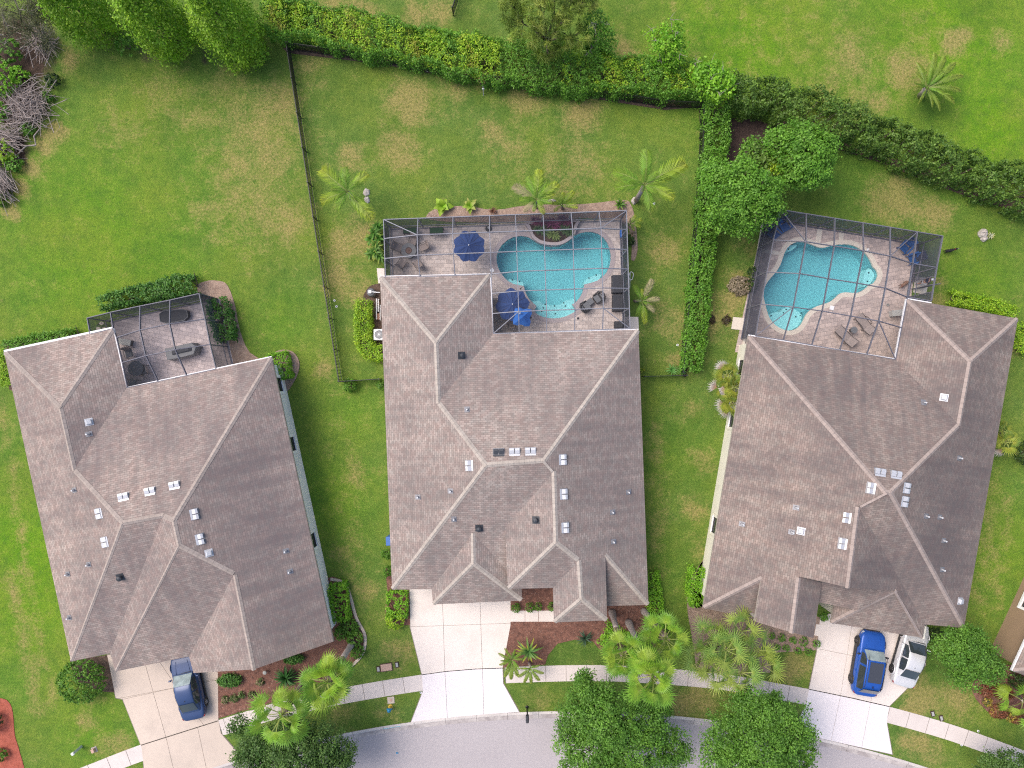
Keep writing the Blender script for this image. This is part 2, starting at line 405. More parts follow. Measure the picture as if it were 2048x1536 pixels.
# lawn: dry, lush or yellowed turf and soil; deep and soil also carry painted shade
def lawn_mat():
    t = NT('lawn_grass'); a = t.n('ShaderNodeAttribute', attribute_name='turf'); sp = t.n('ShaderNodeSeparateColor'); t.l(a.outputs['Color'], sp.inputs[0])
    dry, lush, soil = sp.outputs[0], sp.outputs[1], sp.outputs[2]; deep = a.outputs['Alpha']
    big = t.noise(.16, 4, .6); mid = t.noise(.9, 5, .65); fine = t.noise(5.5, 5, .7); vf = t.noise(17, 3, .7); mot = t.noise(1.9, 6, .72); mo2 = t.noise(.42, 5, .7)
    g1 = t.ramp(mid, [(.3, (.086, .162, .029)), (.7, (.152, .232, .048))])
    g2 = t.ramp(mid, [(.3, (.090, .240, .006)), (.7, (.176, .312, .011))])
    g = t.mix(lush, g1, g2)
    g = t.mix(t.ramp(big, [(.42, 0), (.68, .65)]), g, (.205, .262, .030))
    g = t.mix(t.ramp(mot, [(.34, .5), (.50, 0)]), g, (.062, .140, .019))
    g = t.mix(t.ramp(mot, [(.52, 0), (.70, .55)]), g, (.205, .245, .045))
    g = t.mix(t.ramp(mo2, [(.32, .45), (.50, 0)]), g, (.066, .142, .022))
    dn = t.math('ADD', dry, t.math('MULTIPLY', t.math('SUBTRACT', mid, .5), 1.5))
    dn = t.math('ADD', dn, t.math('MULTIPLY', t.math('SUBTRACT', fine, .5), 1.1))
    d = t.ramp(fine, [(.3, (.245, .205, .062)), (.7, (.385, .31, .125))])
    g = t.mix(t.ramp(dn, [(.14, 0), (.72, .88)]), g, d)
    g = t.mix(t.ramp(fine, [(.28, .55), (.52, 0)]), g, (.05, .122, .016))
    g = t.mix(t.ramp(vf, [(.53, 0), (.74, .6)]), g, (.26, .29, .085))
    g = t.mix(t.ramp(vf, [(.28, .55), (.45, 0)]), g, (.042, .098, .014))
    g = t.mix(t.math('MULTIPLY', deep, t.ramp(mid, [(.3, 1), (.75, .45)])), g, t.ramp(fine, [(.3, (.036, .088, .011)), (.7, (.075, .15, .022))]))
    sn = t.math('ADD', soil, t.math('MULTIPLY', t.math('SUBTRACT', mid, .5), .8))
    g = t.mix(t.ramp(sn, [(.45, 0), (.85, 1)]), g, t.ramp(fine, [(.3, (.035, .024, .02)), (.7, (.10, .068, .052))]))
    t.bump(t.math('ADD', fine, t.math('MULTIPLY', vf, .7)), .09, .9); return t.done(g, .9, 0, .15)
M['lawn'] = lawn_mat()

# ------------------------------------------------------------------ plan of roads and pools (metres)
KC, KR = P2((1140, 3741)), 2319 / K                          # the kerb line is an arc
def arc(r, a0, a1, n): return [(KC[0] + r * math.sin(a0 + (a1 - a0) * i / n), KC[1] + r * math.cos(a0 + (a1 - a0) * i / n)) for i in range(n + 1)]
A0, A1 = -.62, .62
kerb_in = KR - .55
road_poly = arc(KR - .02, A0, A1, 60) + arc(KR - 8.6, A1, A0, 60)
c3 = lambda pts: crop(pts, 980, 400, 6.4)
c4 = lambda pts: crop(pts, 960, 540, 6.4)
c5 = lambda pts: crop(pts, 1480, 400, 2048 / 280)
c7 = lambda pts: crop(pts, 1480, 560, 2048 / 340)
pool2 = c3([(555, 515), (490, 475), (400, 460), (300, 475), (220, 515), (150, 580), (105, 650), (82, 730), (85, 800), (105, 870), (140, 940), (190, 1000), (230, 1040), (300, 1075), (370, 1092), (430, 1100)]) + \
    c4([(565, 225), (585, 300), (630, 375), (680, 425), (725, 462), (690, 525)]) + c4([(740, 572), (800, 600), (870, 616), (945, 621), (1020, 615), (1100, 592), (1170, 558), (1232, 520), (1178, 440)]) + \
    c4([(1225, 415), (1275, 355), (1310, 290), (1325, 235), (1337, 185)]) + c3([(1300, 1058), (1370, 1033), (1430, 995), (1490, 930), (1530, 850), (1545, 770), (1545, 700), (1530, 620), (1500, 545), (1450, 480), (1390, 435), (1310, 410), (1230, 408), (1150, 425), (1075, 460), (1020, 510), (960, 555), (880, 588), (790, 600), (710, 588), (650, 565), (600, 540)])
pool3 = c5([(960, 625), (860, 612), (780, 632), (710, 680), (665, 740), (635, 810), (605, 900), (560, 1000), (500, 1080), (430, 1160), (380, 1230), (350, 1310), (343, 1390)]) + \
    c7([(280, 200), (300, 290), (330, 400), (360, 470), (420, 540), (500, 590), (580, 610), (650, 600), (712, 560), (755, 500), (792, 420), (850, 360), (930, 315), (1020, 287), (1090, 260), (1150, 210), (1200, 165), (1260, 150), (1340, 155), (1410, 155)]) + \
    c5([(1800, 1320), (1860, 1270), (1890, 1243), (1945, 1222), (1990, 1170), (2013, 1100), (2000, 1040), (1965, 1000), (1940, 975), (1925, 930), (1890, 860), (1830, 780), (1740, 710), (1640, 665), (1520, 648), (1400, 657), (1300, 680), (1210, 700), (1140, 692), (1060, 660)])
pool2 = [P2(p) for p in pool2]; pool3 = [P2(p) for p in smooth_poly(pool3, 2)]

# ------------------------------------------------------------------ lawn sheet with holes for the road and the pools
DRY = [(500, 250, 70, .5), (470, 335, 60, .45), (525, 260, 110, .42), (500, 400, 120, .36), (565, 450, 60, .5), (400, 230, 80, .3), (560, 205, 50, .6), (545, 320, 50, .55), (330, 190, 80, .3), (590, 430, 45, .45), (410, 420, 60, .3), (140, 120, 22, .8), (112, 262, 26, .9), (85, 292, 22, .9), (62, 335, 24, .9), (40, 375, 22, .9), (20, 425, 22, .8),
       (460, 170, 60, .4), (240, 260, 60, .3), (820, 205, 55, .75), (800, 300, 50, .65), (700, 315, 38, .55), (690, 490, 45, .65), (725, 475, 42, .7), (680, 560, 50, .6), (725, 590, 40, .6), (1050, 195, 45, .75), (1165, 228, 42, .75), (985, 262, 32, .6), (910, 175, 50, .4), (1330, 500, 42, .55), (1340, 640, 45, .45), (1360, 720, 30, .5), (1150, 330, 80, .35), (1020, 300, 60, .3), (650, 740, 26, .6), (620, 130, 40, .45),
       (1810, 140, 55, .65), (1830, 60, 50, .25), (1905, 85, 30, .8), (1925, 70, 22, .9), (1700, 110, 60, .45), (1660, 175, 40, .4), (1740, 200, 50, .45), (2000, 80, 30, .5), (1250, 100, 26, .8), (720, 30, 40, .7), (830, 30, 30, .7), (660, 15, 40, .6), (880, 20, 40, .5),
       (1790, 395, 60, .75), (1870, 430, 40, .7), (1740, 415, 22, .8), (1480, 570, 32, .95), (1465, 600, 28, .85), (1430, 640, 45, .55), (1500, 500, 26, .55), (1400, 600, 30, .55), (1990, 700, 30, .7), (2030, 690, 25, .7), (1870, 600, 22, .85), (1875, 560, 14, .8), (1380, 690, 24, .6), (1480, 680, 30, .3),
       (1590, 1330, 32, .75), (1565, 1345, 26, .8), (1610, 1320, 22, .7), (1845, 1390, 40, .85), (1825, 1420, 30, .85), (1830, 1340, 22, .75), (1915, 1400, 50, .55), (1840, 1490, 34, .7), (1870, 1510, 26, .6), (1810, 1480, 20, .7), (685, 1430, 40, .4), (800, 1300, 40, .45), (770, 1425, 26, .45), (1400, 1400, 50, .6), (1350, 1415, 36, .75), (1080, 1400, 30, .5), (1000, 1290, 8, .0), (170, 1440, 22, .6), (185, 1400, 22, .55), (230, 1500, 50, .45),
       (690, 1100, 40, .35), (735, 1185, 40, .35), (712, 950, 40, .35), (1390, 1020, 32, .55), (1405, 920, 30, .55), (1400, 1090, 26, .5), (1380, 820, 26, .4), (1310, 900, 30, .35), (1320, 1050, 30, .35), (790, 1230, 40, .25)]
LUSH = [(200, 500, 330, .8), (60, 1150, 300, 1.0), (300, 350, 200, .5), (1900, 60, 300, 1.0), (1500, 60, 260, 1.0), (2000, 250, 200, 1.0), (1750, 300, 160, .5), (660, 1000, 140, .6), (1950, 560, 130, .8), (1980, 1100, 160, .8), (180, 1450, 140, .7), (1360, 900, 100, .4), (1320, 1150, 100, .3), (700, 830, 100, .5), (560, 640, 110, .5)]
SOIL_SHADE = [(40, 100, 90, 1.0), (30, 200, 80, 1.0), (15, 300, 55, 1.0), (2, 375, 34, .9), (1510, 270, 46, 1.0), (1475, 300, 30, .9), (250, 60, 60, .5), (300, 105, 30, .7), (410, 115, 20, .8), (1500, 585, 26, .7), (1510, 640, 18, .6), (1200, 95, 26, .7), (1350, 130, 16, .8)]  # bare soil; spots between hedge and large trees paint in dark shade
STRIPE = [((1265, 0), (1225, 80), 8, .45), ((1345, 0), (1300, 110), 8, .4), ((1425, 0), (1385, 110), 9, .45), ((1490, 20), (1455, 130), 8, .4), ((1585, 10), (1545, 140), 9, .45), ((1705, 0), (1660, 100), 9, .4), ((1335, 800), (1330, 1150), 8, .35), ((700, 850), (720, 1180), 9, .35), ((655, 860), (700, 1130), 8, .3), ((30, 980), (90, 1330), 8, .5), ((2020, 1000), (1985, 1220), 12, .5), ((8, 820), (55, 1180), 9, .6), ((20, 1150), (75, 1420), 10, .8), ((75, 1250), (110, 1400), 8, .6), ((1530, 0), (1500, 150), 12, .4), ((1640, 0), (1600, 160), 12, .4), ((1985, 960), (1960, 1200), 16, .5), ((1310, 850), (1300, 1150), 10, .4)]
DEEP = [(1700, 360, 120, .75), (1850, 350, 90, .5), (1980, 480, 100, .6), (1900, 600, 90, .5), (1430, 520, 60, .7), (1500, 520, 60, .6), (1470, 700, 60, .6), (1330, 430, 60, .35), (1360, 860, 80, .6), (1390, 960, 70, .5), (1350, 1100, 80, .45), (1320, 1230, 60, .5), (420, 150, 90, .6), (520, 140, 60, .6), (300, 130, 70, .45), (330, 260, 60, .3), (700, 150, 70, .4), (880, 150, 60, .45), (1020, 185, 60, .4), (1250, 220, 60, .4), (960, 200, 34, .5), (780, 260, 60, .3), (1060, 1390, 60, .5), (1130, 1390, 60, .6), (1590, 1295, 40, .6), (1560, 1320, 40, .5), (1860, 1340, 50, .7), (1130, 1300, 50, .55), (1170, 1310, 50, .5), (700, 1420, 60, .55), (740, 1450, 50, .5), (190, 1390, 40, .5), (1850, 215, 50, .7), (1900, 230, 40, .5), (1760, 60, 60, .3), (1250, 40, 60, .45), (1400, 100, 50, .4), (940, 60, 40, .5), (1960, 20, 50, .6), (680, 900, 40, .3), (620, 830, 50, .35), (740, 1050, 50, .3), (110, 1150, 40, .35), (60, 950, 60, .3), (1990, 1050, 50, .3), (560, 560, 60, .35), (300, 520, 60, .25), (1950, 1480, 60, .4), (2030, 1470, 50, .5)]  # darker turf, with shade beside hedges and trees painted in
def build_lawn():
    xs = np.arange(-40, 40.01, .7); ys = np.arange(-31, 31.01, .7)
    X, Y = np.meshgrid(xs, ys); X = X.ravel(); Y = Y.ravel()
    far = [(-700, -700), (700, -700), (700, 700), (-700, 700), (-120, -90), (120, -90), (120, 90), (-120, 90), (0, 90), (0, -90), (-120, 0), (120, 0)]
    loops = [road_poly, pool2, pool3]
    pts = [Vector(p) for lp in loops for p in lp]; edges = []; b = 0
    for lp in loops:
        edges += [(b + i, b + (i + 1) % len(lp)) for i in range(len(lp))]; b += len(lp)
    pts += [Vector(p) for p in far] + [Vector((x, y)) for x, y in zip(X, Y)]
    vs, es, fs, *_ = delaunay_2d_cdt(pts, edges, [], 0, 1e-5)
    V = np.array([(v.x, v.y, 0) for v in vs]); F = np.array([f for f in fs if len(f) == 3])
    c = V[F].mean(1)
    keep = ~(inside(road_poly, c[:, 0], c[:, 1]) | inside(pool2, c[:, 0], c[:, 1]) | inside(pool3, c[:, 0], c[:, 1]))
    F = F[keep]
    a = V[F[:, 1]] - V[F[:, 0]]; d = V[F[:, 2]] - V[F[:, 0]]; fl = (a[:, 0] * d[:, 1] - a[:, 1] * d[:, 0]) < 0
    F[fl] = F[fl][:, ::-1]
    px = V[:, 0] * K + 1024; py = 768 - V[:, 1] * K
    T = np.zeros((len(V), 3), np.float32)
    for x, y, r, s in DRY: T[:, 0] = np.maximum(T[:, 0], 1.2 * s * np.exp(-(((px - x) ** 2 + (py - y) ** 2) / (r * r * .8)) ** 1.2))
    for x, y, r, s in LUSH: T[:, 1] = np.maximum(T[:, 1], s * np.exp(-((px - x) ** 2 + (py - y) ** 2) / (r * r * .7)))
    for x, y, r, s in SOIL_SHADE: T[:, 2] = np.maximum(T[:, 2], s * np.exp(-(((px - x) ** 2 + (py - y) ** 2) / (r * r)) ** 2))
    for (x1, y1), (x2, y2), r, s in STRIPE:
        L = (x2 - x1) ** 2 + (y2 - y1) ** 2; t = np.clip(((px - x1) * (x2 - x1) + (py - y1) * (y2 - y1)) / L, 0, 1)
        d2 = (px - x1 - t * (x2 - x1)) ** 2 + (py - y1 - t * (y2 - y1)) ** 2
        T[:, 0] = np.maximum(T[:, 0], s * .75 * np.exp(-d2 / (r * r * 1.5)))
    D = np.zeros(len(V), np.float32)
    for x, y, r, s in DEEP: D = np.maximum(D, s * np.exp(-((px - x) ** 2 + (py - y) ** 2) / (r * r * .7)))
    far_m = (np.abs(V[:, 0]) > 41) | (np.abs(V[:, 1]) > 32); T[far_m] = (.1, .5, 0)
    me = npmesh('lawn', V, F, M['lawn'])
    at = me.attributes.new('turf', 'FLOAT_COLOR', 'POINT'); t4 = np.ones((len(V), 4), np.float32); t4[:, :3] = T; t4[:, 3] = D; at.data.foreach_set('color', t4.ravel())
    tag(link('lawn', me), kind='structure')
build_lawn()

def slab(name, polys, z1, mat, z0=-.12, kind='structure', org=None):
    b = MB()
    for p in polys: b.prism(p, z0, z1)
    return tag(b.build(name, mat), kind=kind)
# road, kerb, gutter
rb = MB(); rb.prism(arc(kerb_in + .02, A0, A1, 60) + arc(KR - 8.6, A1, A0, 60), -.4, -.085, side=False); tag(rb.build('road', M['road']), kind='structure')
kb = MB(); gb = MB(); nj = 46
for i in range(nj):
    a0 = A0 + (A1 - A0) * i / nj; a1 = A0 + (A1 - A0) * (i + 1) / nj - .00022
    def row(r, z): return [(KC[0] + r * math.sin(a0 + (a1 - a0) * k / 3), KC[1] + r * math.cos(a0 + (a1 - a0) * k / 3), z) for k in range(4)]
    kb.grid([row(KR, -.3), row(KR, .05), row(KR - .14, .05), row(KR - .20, .035), row(KR - .24, -.04), row(KR - .24, -.3)][::-1])
    gb.grid([row(KR - .24, -.045), row(KR - .55, -.075), row(KR - .56, -.3)][::-1])
kerb = tag(kb.build('kerb', M['kerb']), kind='structure'); tag(gb.build('gutter', M['gutter_pan']), kind='structure')
# sidewalk
up = [(60, 1572), (160, 1536), (282, 1489), (437, 1440), (560, 1403), (692, 1374), (844, 1349), (940, 1339), (1040, 1333), (1200, 1330), (1349, 1338), (1450, 1348), (1536, 1363), (1618, 1378), (1700, 1395), (1778, 1413), (1910, 1451), (2048, 1501), (2130, 1535)]
upw = smooth_poly([P2(p) for p in up], 4, False)
def band(pts, w):
    out = []
    for i, p in enumerate(pts):
        a = Vector(pts[max(0, i - 1)]); b = Vector(pts[min(len(pts) - 1, i + 1)]); d = (b - a).normalized()
        out.append(tuple(Vector(p) + Vector((d.y, -d.x)) * w))
    return out
dnw = band(upw, 1.17)
gaps = [(P2((282, 1489))[0], P2((437, 1440))[0]), (P2((844, 1349))[0], P2((1005, 1336))[0]), (P2((1618, 1378))[0], P2((1778, 1413))[0])]
sw = MB(); L = 0; panels = []; cur = [0]
for i in range(1, len(upw)):
    L += (Vector(upw[i]) - Vector(upw[i - 1])).length
    near = any(min(abs(upw[i][0] - g) for g in gp) < .55 for gp in gaps)
    if L > 1.45 or near: cur.append(i); L = 0
segs = []
for i in range(len(upw) - 1):
    mx = (upw[i][0] + upw[i + 1][0]) / 2
    if any(g0 < mx < g1 for g0, g1 in gaps): continue
    q = [upw[i], upw[i + 1], dnw[i + 1], dnw[i]][::-1]
    sw.prism(q, -.1, .03, side=True)
sidewalk = tag(sw.build('sidewalk', M['conc_walk']), kind='structure')
jb = MB(); L = 0
for i in range(1, len(upw)):
    a, b = Vector(upw[i - 1]), Vector(upw[i]); seg = (b - a).length; t = 0
    while L + (seg - t) >= 1.5:
        t += 1.5 - L; L = 0; p = a.lerp(b, t / seg); d = (b - a).normalized(); q = p + Vector((d.y, -d.x)) * 1.17
        if not any(g0 < p.x < g1 for g0, g1 in gaps): jb.add([(p.x - d.x * .016, p.y - d.y * .016, .0345), (p.x + d.x * .016, p.y + d.y * .016, .0345), (q.x + d.x * .016, q.y + d.y * .016, .0345), (q.x - d.x * .016, q.y - d.y * .016, .0345)], [(3, 2, 1, 0)])
    L += seg - t
jb.build('expansion_joint', M['joint'], sidewalk)

def drive(name, poly, cuts, mat, z=.036, gap=.024):
    polys = [[P2(p) for p in poly]]
    polys = [p if sum(p[i][0] * p[(i + 1) % len(p)][1] - p[(i + 1) % len(p)][0] * p[i][1] for i in range(len(p))) > 0 else p[::-1] for p in polys]
    base = polys[0]
    for a, b in cuts: polys = split(polys, P2(a), P2(b), gap)
    o = slab(name, polys, z, mat); jo = MB(); jo.prism(offset_poly(base, -.055), -.1, .014, side=False); jo.build('expansion_joint', M['joint'], o); return o
# driveways: upper slab by the garage, then the apron down to the kerb
drive('driveway', [(215, 1310), (232, 1395), (246, 1398), (282, 1489), (437, 1440), (436, 1345), (390, 1300), (300, 1300)], [((292, 1332), (333, 1476)), ((240, 1396), (345, 1376)), ((346, 1376), (436, 1356)), ((366, 1390), (408, 1450))], M['conc_old'])
drive('driveway_apron', [(283, 1491), (438, 1442), (442, 1466), (486, 1518), (478, 1523), (430, 1537), (290, 1580), (288, 1530)], [((333, 1476), (348, 1540)), ((396, 1456), (414, 1540))], M['conc_old'])
drive('driveway', [(819, 1170), (821, 1255), (844, 1348.5), (890, 1342), (950, 1337), (1005, 1335), (1021, 1250), (1021, 1200), (1000, 1170)], [((885, 1200), (890, 1345)), ((960, 1200), (965, 1345)), ((815, 1253.5), (1025, 1246))], M['conc_mid'])
drive('driveway_apron', [(844, 1350), (890, 1343.5), (950, 1338.5), (1005, 1336.5), (1006, 1366), (1038, 1423.3), (980, 1427.5), (900, 1434.5), (822, 1445), (846, 1382)], [((890, 1343), (895, 1440)), ((965, 1337), (968, 1440))], M['conc_new'])
drive('driveway', [(1640, 1232), (1634, 1300), (1618, 1377.5), (1700, 1394), (1778, 1412), (1815, 1375), (1850, 1330), (1853, 1240), (1700, 1220)], [((1705, 1240), (1680, 1395)), ((1757, 1300), (1741, 1404)), ((1630, 1296), (1720, 1314))], M['conc_mid'])
drive('driveway_apron', [(1617.5, 1379), (1700, 1396), (1777.5, 1413.5), (1773, 1445), (1784, 1508), (1720, 1494), (1635, 1475), (1597, 1437), (1611, 1412)], [((1680, 1394), (1661, 1485)), ((1741, 1402), (1722, 1500))], M['conc_new'])
slab('paver_walkway', split(split([[P2(p) for p in [(1108, 1243), (1021, 1243), (1021, 1221), (1108, 1221)]]], P2((1050, 1200)), P2((1050, 1300)), .03), P2((1077, 1200)), P2((1077, 1300)), .03), .035, M['conc_mid'])
slab('entry_step', [[P2(p) for p in [(1650, 1275), (1628, 1270), (1632, 1248), (1653, 1250)]]], .05, M['conc_mid'])

# planting beds
def bed(pts, mat, z=.03, sm=3):
    poly = [P2(p) for p in (smooth_poly(pts, sm) if sm > 1 else pts)]
    if sum(poly[i][0] * poly[(i + 1) % len(poly)][1] - poly[(i + 1) % len(poly)][0] * poly[i][1] for i in range(len(poly))) < 0: poly = poly[::-1]
    return slab('planting_bed', [poly], z, M[mat])
bed([(1000, 1160), (1021, 1190), (1021, 1243), (1014, 1290), (1006, 1335), (1090, 1329), (1096, 1310), (1115, 1287), (1150, 1279), (1185, 1282), (1200, 1300), (1300, 1320), (1330, 1240), (1300, 1180), (1150, 1150)], 'mulch', sm=1)
bed([(432, 1345), (436, 1437), (560, 1400), (612, 1380), (665, 1352), (700, 1338), (726, 1310), (734, 1270), (716, 1235), (703, 1190), (690, 1162), (665, 1153), (640, 1160), (560, 1260)], 'mulch', sm=1)
bed([(1385, 1150), (1372, 1190), (1376, 1230), (1388, 1300), (1392, 1340), (1470, 1350), (1540, 1345), (1545, 1305), (1632, 1300), (1640, 1235), (1500, 1180), (1420, 1100)], 'mulch_tan', sm=1)
bed([(770, 1135), (775, 1180), (770, 1220), (778, 1250), (820, 1250), (819, 1175), (800, 1150)], 'mulch', sm=1)
bed([(0, 1396), (18, 1404), (26, 1425), (30, 1470), (40, 1505), (42, 1550), (-60, 1550), (-60, 1390)], 'mulch_red')
bed([(1950, 1355), (1945, 1385), (1962, 1410), (1990, 1432), (2048, 1443), (2120, 1445), (2120, 1340), (2010, 1330)], 'mulch', sm=2)
bed([(395, 585), (410, 563), (440, 562), (456, 572), (470, 610), (480, 660), (500, 705), (545, 735), (470, 745), (440, 700)], 'mulch_tan')
bed([(545, 715), (560, 700), (585, 703), (599, 725), (592, 755), (572, 785), (552, 770)], 'mulch_tan')
bed([(215, 1310), (232, 1385), (200, 1382), (150, 1360), (140, 1320)], 'mulch_dark', sm=1)
bed([(862, 440), (870, 418), (930, 412), (990, 420), (1060, 410), (1170, 408), (1245, 400), (1262, 410), (1270, 440), (1275, 500), (1262, 520), (1240, 440), (1000, 445)], 'mulch_tan')
bed([(728, 590), (745, 570), (775, 575), (790, 640), (790, 725), (760, 725), (728, 705), (720, 640)], 'mulch_dark')
bed([(1440, 1095), (1412, 1115), (1395, 1140), (1385, 1200), (1400, 1215), (1440, 1180)], 'mulch_dark')
bed([(10, 690), (40, 682), (110, 672), (180, 668), (200, 690), (80, 760), (20, 780)], 'mulch_dark')
bed([(565, 96), (575, 106), (760, 128), (965, 166), (1140, 190), (1330, 220), (1400, 214), (1400, 205), (1140, 175), (960, 152), (760, 114)], 'mulch_dark', sm=1)
bed([(1398, 215), (1402, 320), (1385, 560), (1362, 750), (1372, 755), (1400, 560), (1416, 320), (1412, 215)], 'soil', sm=1)
bed([(1450, 240), (1530, 246), (1560, 270), (1480, 330), (1452, 330)], 'soil')  # dark sheet painted for the shade between hedge and large trees
bed([(1540, 262), (1680, 300), (1760, 325), (1870, 370), (1960, 402), (2060, 430), (2060, 410), (1870, 345), (1680, 280), (1560, 240)], 'mulch_dark', sm=1)
# ------------------------------------------------------------------ houses
ZE = 3.0
class Roof:
    """Roof planes from the photo: corners are pixels, heights come from making every plane flat."""
    def __init__(s, V, F):
        names = list(V); idx = {n: i for i, n in enumerate(names)}; nV = len(names); fn = list(F); nU = nV + 3 * len(fn)
        S = 47.0 ** 2; A = []; B = []
        def eq(c, b, w):
            r = np.zeros(nU)
            for k, v in c: r[k] += v * w
            A.append(r); B.append(b * w)
        for n in names:
            px, py, dz = V[n][:3]; fixed = len(V[n]) > 3
            eq([(idx[n], 1)], (1 / (CAMH - ZE - dz) - 1 / 47) * S, 40 if fixed else .12)
        for k, f in enumerate(fn):
            for n in F[f]:
                px, py = V[n][:2]; o = nV + 3 * k
                eq([(o, (px - 1024) / 500), (o + 1, (py - 768) / 500), (o + 2, 1), (idx[n], -1)], 0, 4)
        x = np.linalg.lstsq(np.array(A), np.array(B), rcond=None)[0]
        s.z = {n: CAMH - 1 / (x[idx[n]] / S + 1 / 47) for n in names}; s.V = V; s.F = F
        s.co = {n: P(V[n][0], V[n][1], s.z[n]) for n in names}
        s.pl = {f: x[nV + 3 * k:nV + 3 * k + 3] for k, f in enumerate(fn)}; s.S = S
    def at(s, f, px, py):                                   # the point of plane f seen at a pixel
        a, b, c = s.pl[f]; w = (a * (px - 1024) / 500 + b * (py - 768) / 500 + c) / s.S + 1 / 47
        return P(px, py, CAMH - 1 / w)
    def frame(s, f):                                        # along the eave, up the slope, outward normal
        p = [s.co[n] for n in s.F[f]]
        u = (p[1] - p[0]).normalized(); n = Vector((0, 0, 0))
        for i in range(len(p)): n += (p[i] - p[0]).cross(p[(i + 1) % len(p)] - p[0])
        n.normalize(); n = -n if n.z < 0 else n
        v = n.cross(u)
        if v.z < 0: v = -v; u = -u
        return u, v, n

def build_roof(R, house, mat, capm, caps, mono=(), drop=.2):
    b = MB(); uv = []; org = house.location; cnt = {}
    for f, ns in R.F.items():
        p = [R.co[n] for n in ns]; u, v, n = R.frame(f)
        cr = sum(((p[i] - p[0]).cross(p[(i + 1) % len(p)] - p[0]).z for i in range(len(p))))
        if cr < 0: p = p[::-1]
        b.add(p, [tuple(range(len(p)))]); uv.append([((q - p[0]).dot(u), q.dot(v)) for q in p])
        for i in range(len(ns)):
            e = frozenset((ns[i], ns[(i + 1) % len(ns)])); cnt[e] = cnt.get(e, 0) + 1
    b.uv = uv
    roof = b.build('roof', mat, house, org=org)
    fb = MB()
    for e, k in cnt.items():
        if k == 1:
            q = [R.co[n] for n in e]; d = Vector((0, 0, drop)); o = Vector((0, 0, .012))
            fb.add([q[0] - o, q[1] - o, q[1] - d, q[0] - d], [(0, 1, 2, 3)])
    fb.build('fascia', M['fascia'], house, org=org)
    cb = MB(); cuv = []
    for a, c, f1, f2, *wd in caps:
        A, C = R.co[a] if isinstance(a, str) else a, R.co[c] if isinstance(c, str) else c
        w = wd[0] if wd else .165; d = (C - A).normalized(); L = (C - A).length; A = A + d * .06 if A.z < C.z else A - d * .04; C = C + d * .06 if C.z > A.z - .05 else C - d * .06
        n1 = R.frame(f1)[2]; n2 = R.frame(f2)[2]; up = ((n1 + n2).normalized()) * .045
        s1 = d.cross(n1).normalized(); s2 = d.cross(n2).normalized()
        mid = lambda f: sum((R.co[n] for n in R.F[f]), Vector()) / len(R.F[f])
        if s1.dot(mid(f1) - A) < 0: s1 = -s1
        if s2.dot(mid(f2) - A) < 0: s2 = -s2
        r1 = [A + s1 * w + n1 * .014, A + s1 * w * .3 + n1 * .03, A + up, A + s2 * w * .3 + n2 * .03, A + s2 * w + n2 * .014]
        r2 = [q + (C - A) for q in r1]
        cb.grid([r1, r2])
        for k in range(4): cuv.append([(0, k * .1), (0, k * .1 + .1), (L, k * .1 + .1), (L, k * .1)])
    cb.uv = cuv
    # faces of a grid come out as (i, i+1, next row i+1, next row i)
    cap = cb.build('ridge_cap', capm, house, org=org)
    return roof

def window(house_wall, a, t, w, h, zc, out, org, name='window'):
    """a window set in the wall line a=(p,q) at fraction t; out = outward direction"""
    p, q = a; d = (q - p).normalized(); c = p.lerp(q, t) + Vector((0, 0, zc)) + out * .012; fr = MB(); s = .07
    for sx in (-1, 1): fr.bar(c + d * sx * (w / 2 - s / 2) + Vector((0, 0, h / 2)) + out * .02, c + d * sx * (w / 2 - s / 2) - Vector((0, 0, h / 2)) + out * .02, s, .05)
    for sz in (-1, 0, 1): fr.bar(c - d * w / 2 + Vector((0, 0, sz * (h / 2 - s))) + out * .02 + Vector((0, 0, s / 2)), c + d * w / 2 + Vector((0, 0, sz * (h / 2 - s))) + out * .02 + Vector((0, 0, s / 2)), .05, s)
    o = fr.build(name, M['frame_dark'], house_wall, org=org)
    g = MB(); up = Vector((0, 0, h / 2)); g.add([c - d * w / 2 - up, c + d * w / 2 - up, c + d * w / 2 + up, c - d * w / 2 + up], [(0, 1, 2, 3)])
    g.build('pane', M['glass'], o, org=org)
    sl = MB(); e = c - up - Vector((0, 0, .06)); sl.bar(e - d * (w / 2 + .08) + out * .04, e + d * (w / 2 + .08) + out * .04, .14, .08); sl.build('sill', M['white'], o, org=org)
    return o

VENT = {}
def vent_box(dark=False):
    k = 'd' if dark else 'w'
    if k not in VENT:
        b = MB()
        for sx in (-.235, .235):                            # two hoods side by side; the open mouth faces down the slope
            vs = [(sx - .19, -.24, .02), (sx + .19, -.24, .02), (sx + .19, -.24, .20), (sx - .19, -.24, .20), (sx - .19, .20, .02), (sx + .19, .20, .02), (sx + .19, .20, .06), (sx - .19, .20, .06), (sx - .19, -.05, .20), (sx + .19, -.05, .20)]
            b.add(vs, [(0, 1, 2, 3), (3, 2, 9, 8), (8, 9, 6, 7), (7, 6, 5, 4), (1, 5, 6, 9, 2), (0, 3, 8, 7, 4)])
        b.box((0, .30, .018), (.88, .16, .015)); b.box((0, -.02, .012), (.96, .62, .012))
        me = b.mesh('roof_vent', [M['vent_dark' if dark else 'vent'], M['lead'], M['vent_dark']]); nf = len(me.polygons)
        for i_, p_ in enumerate(me.polygons): p_.material_index = (2 if i_ in (0, 6) else 0) if i_ < 12 else (0 if i_ < 18 else 1)  # closed mouth faces painted dark for the shade inside the hoods
        VENT[k] = me
    return VENT[k]
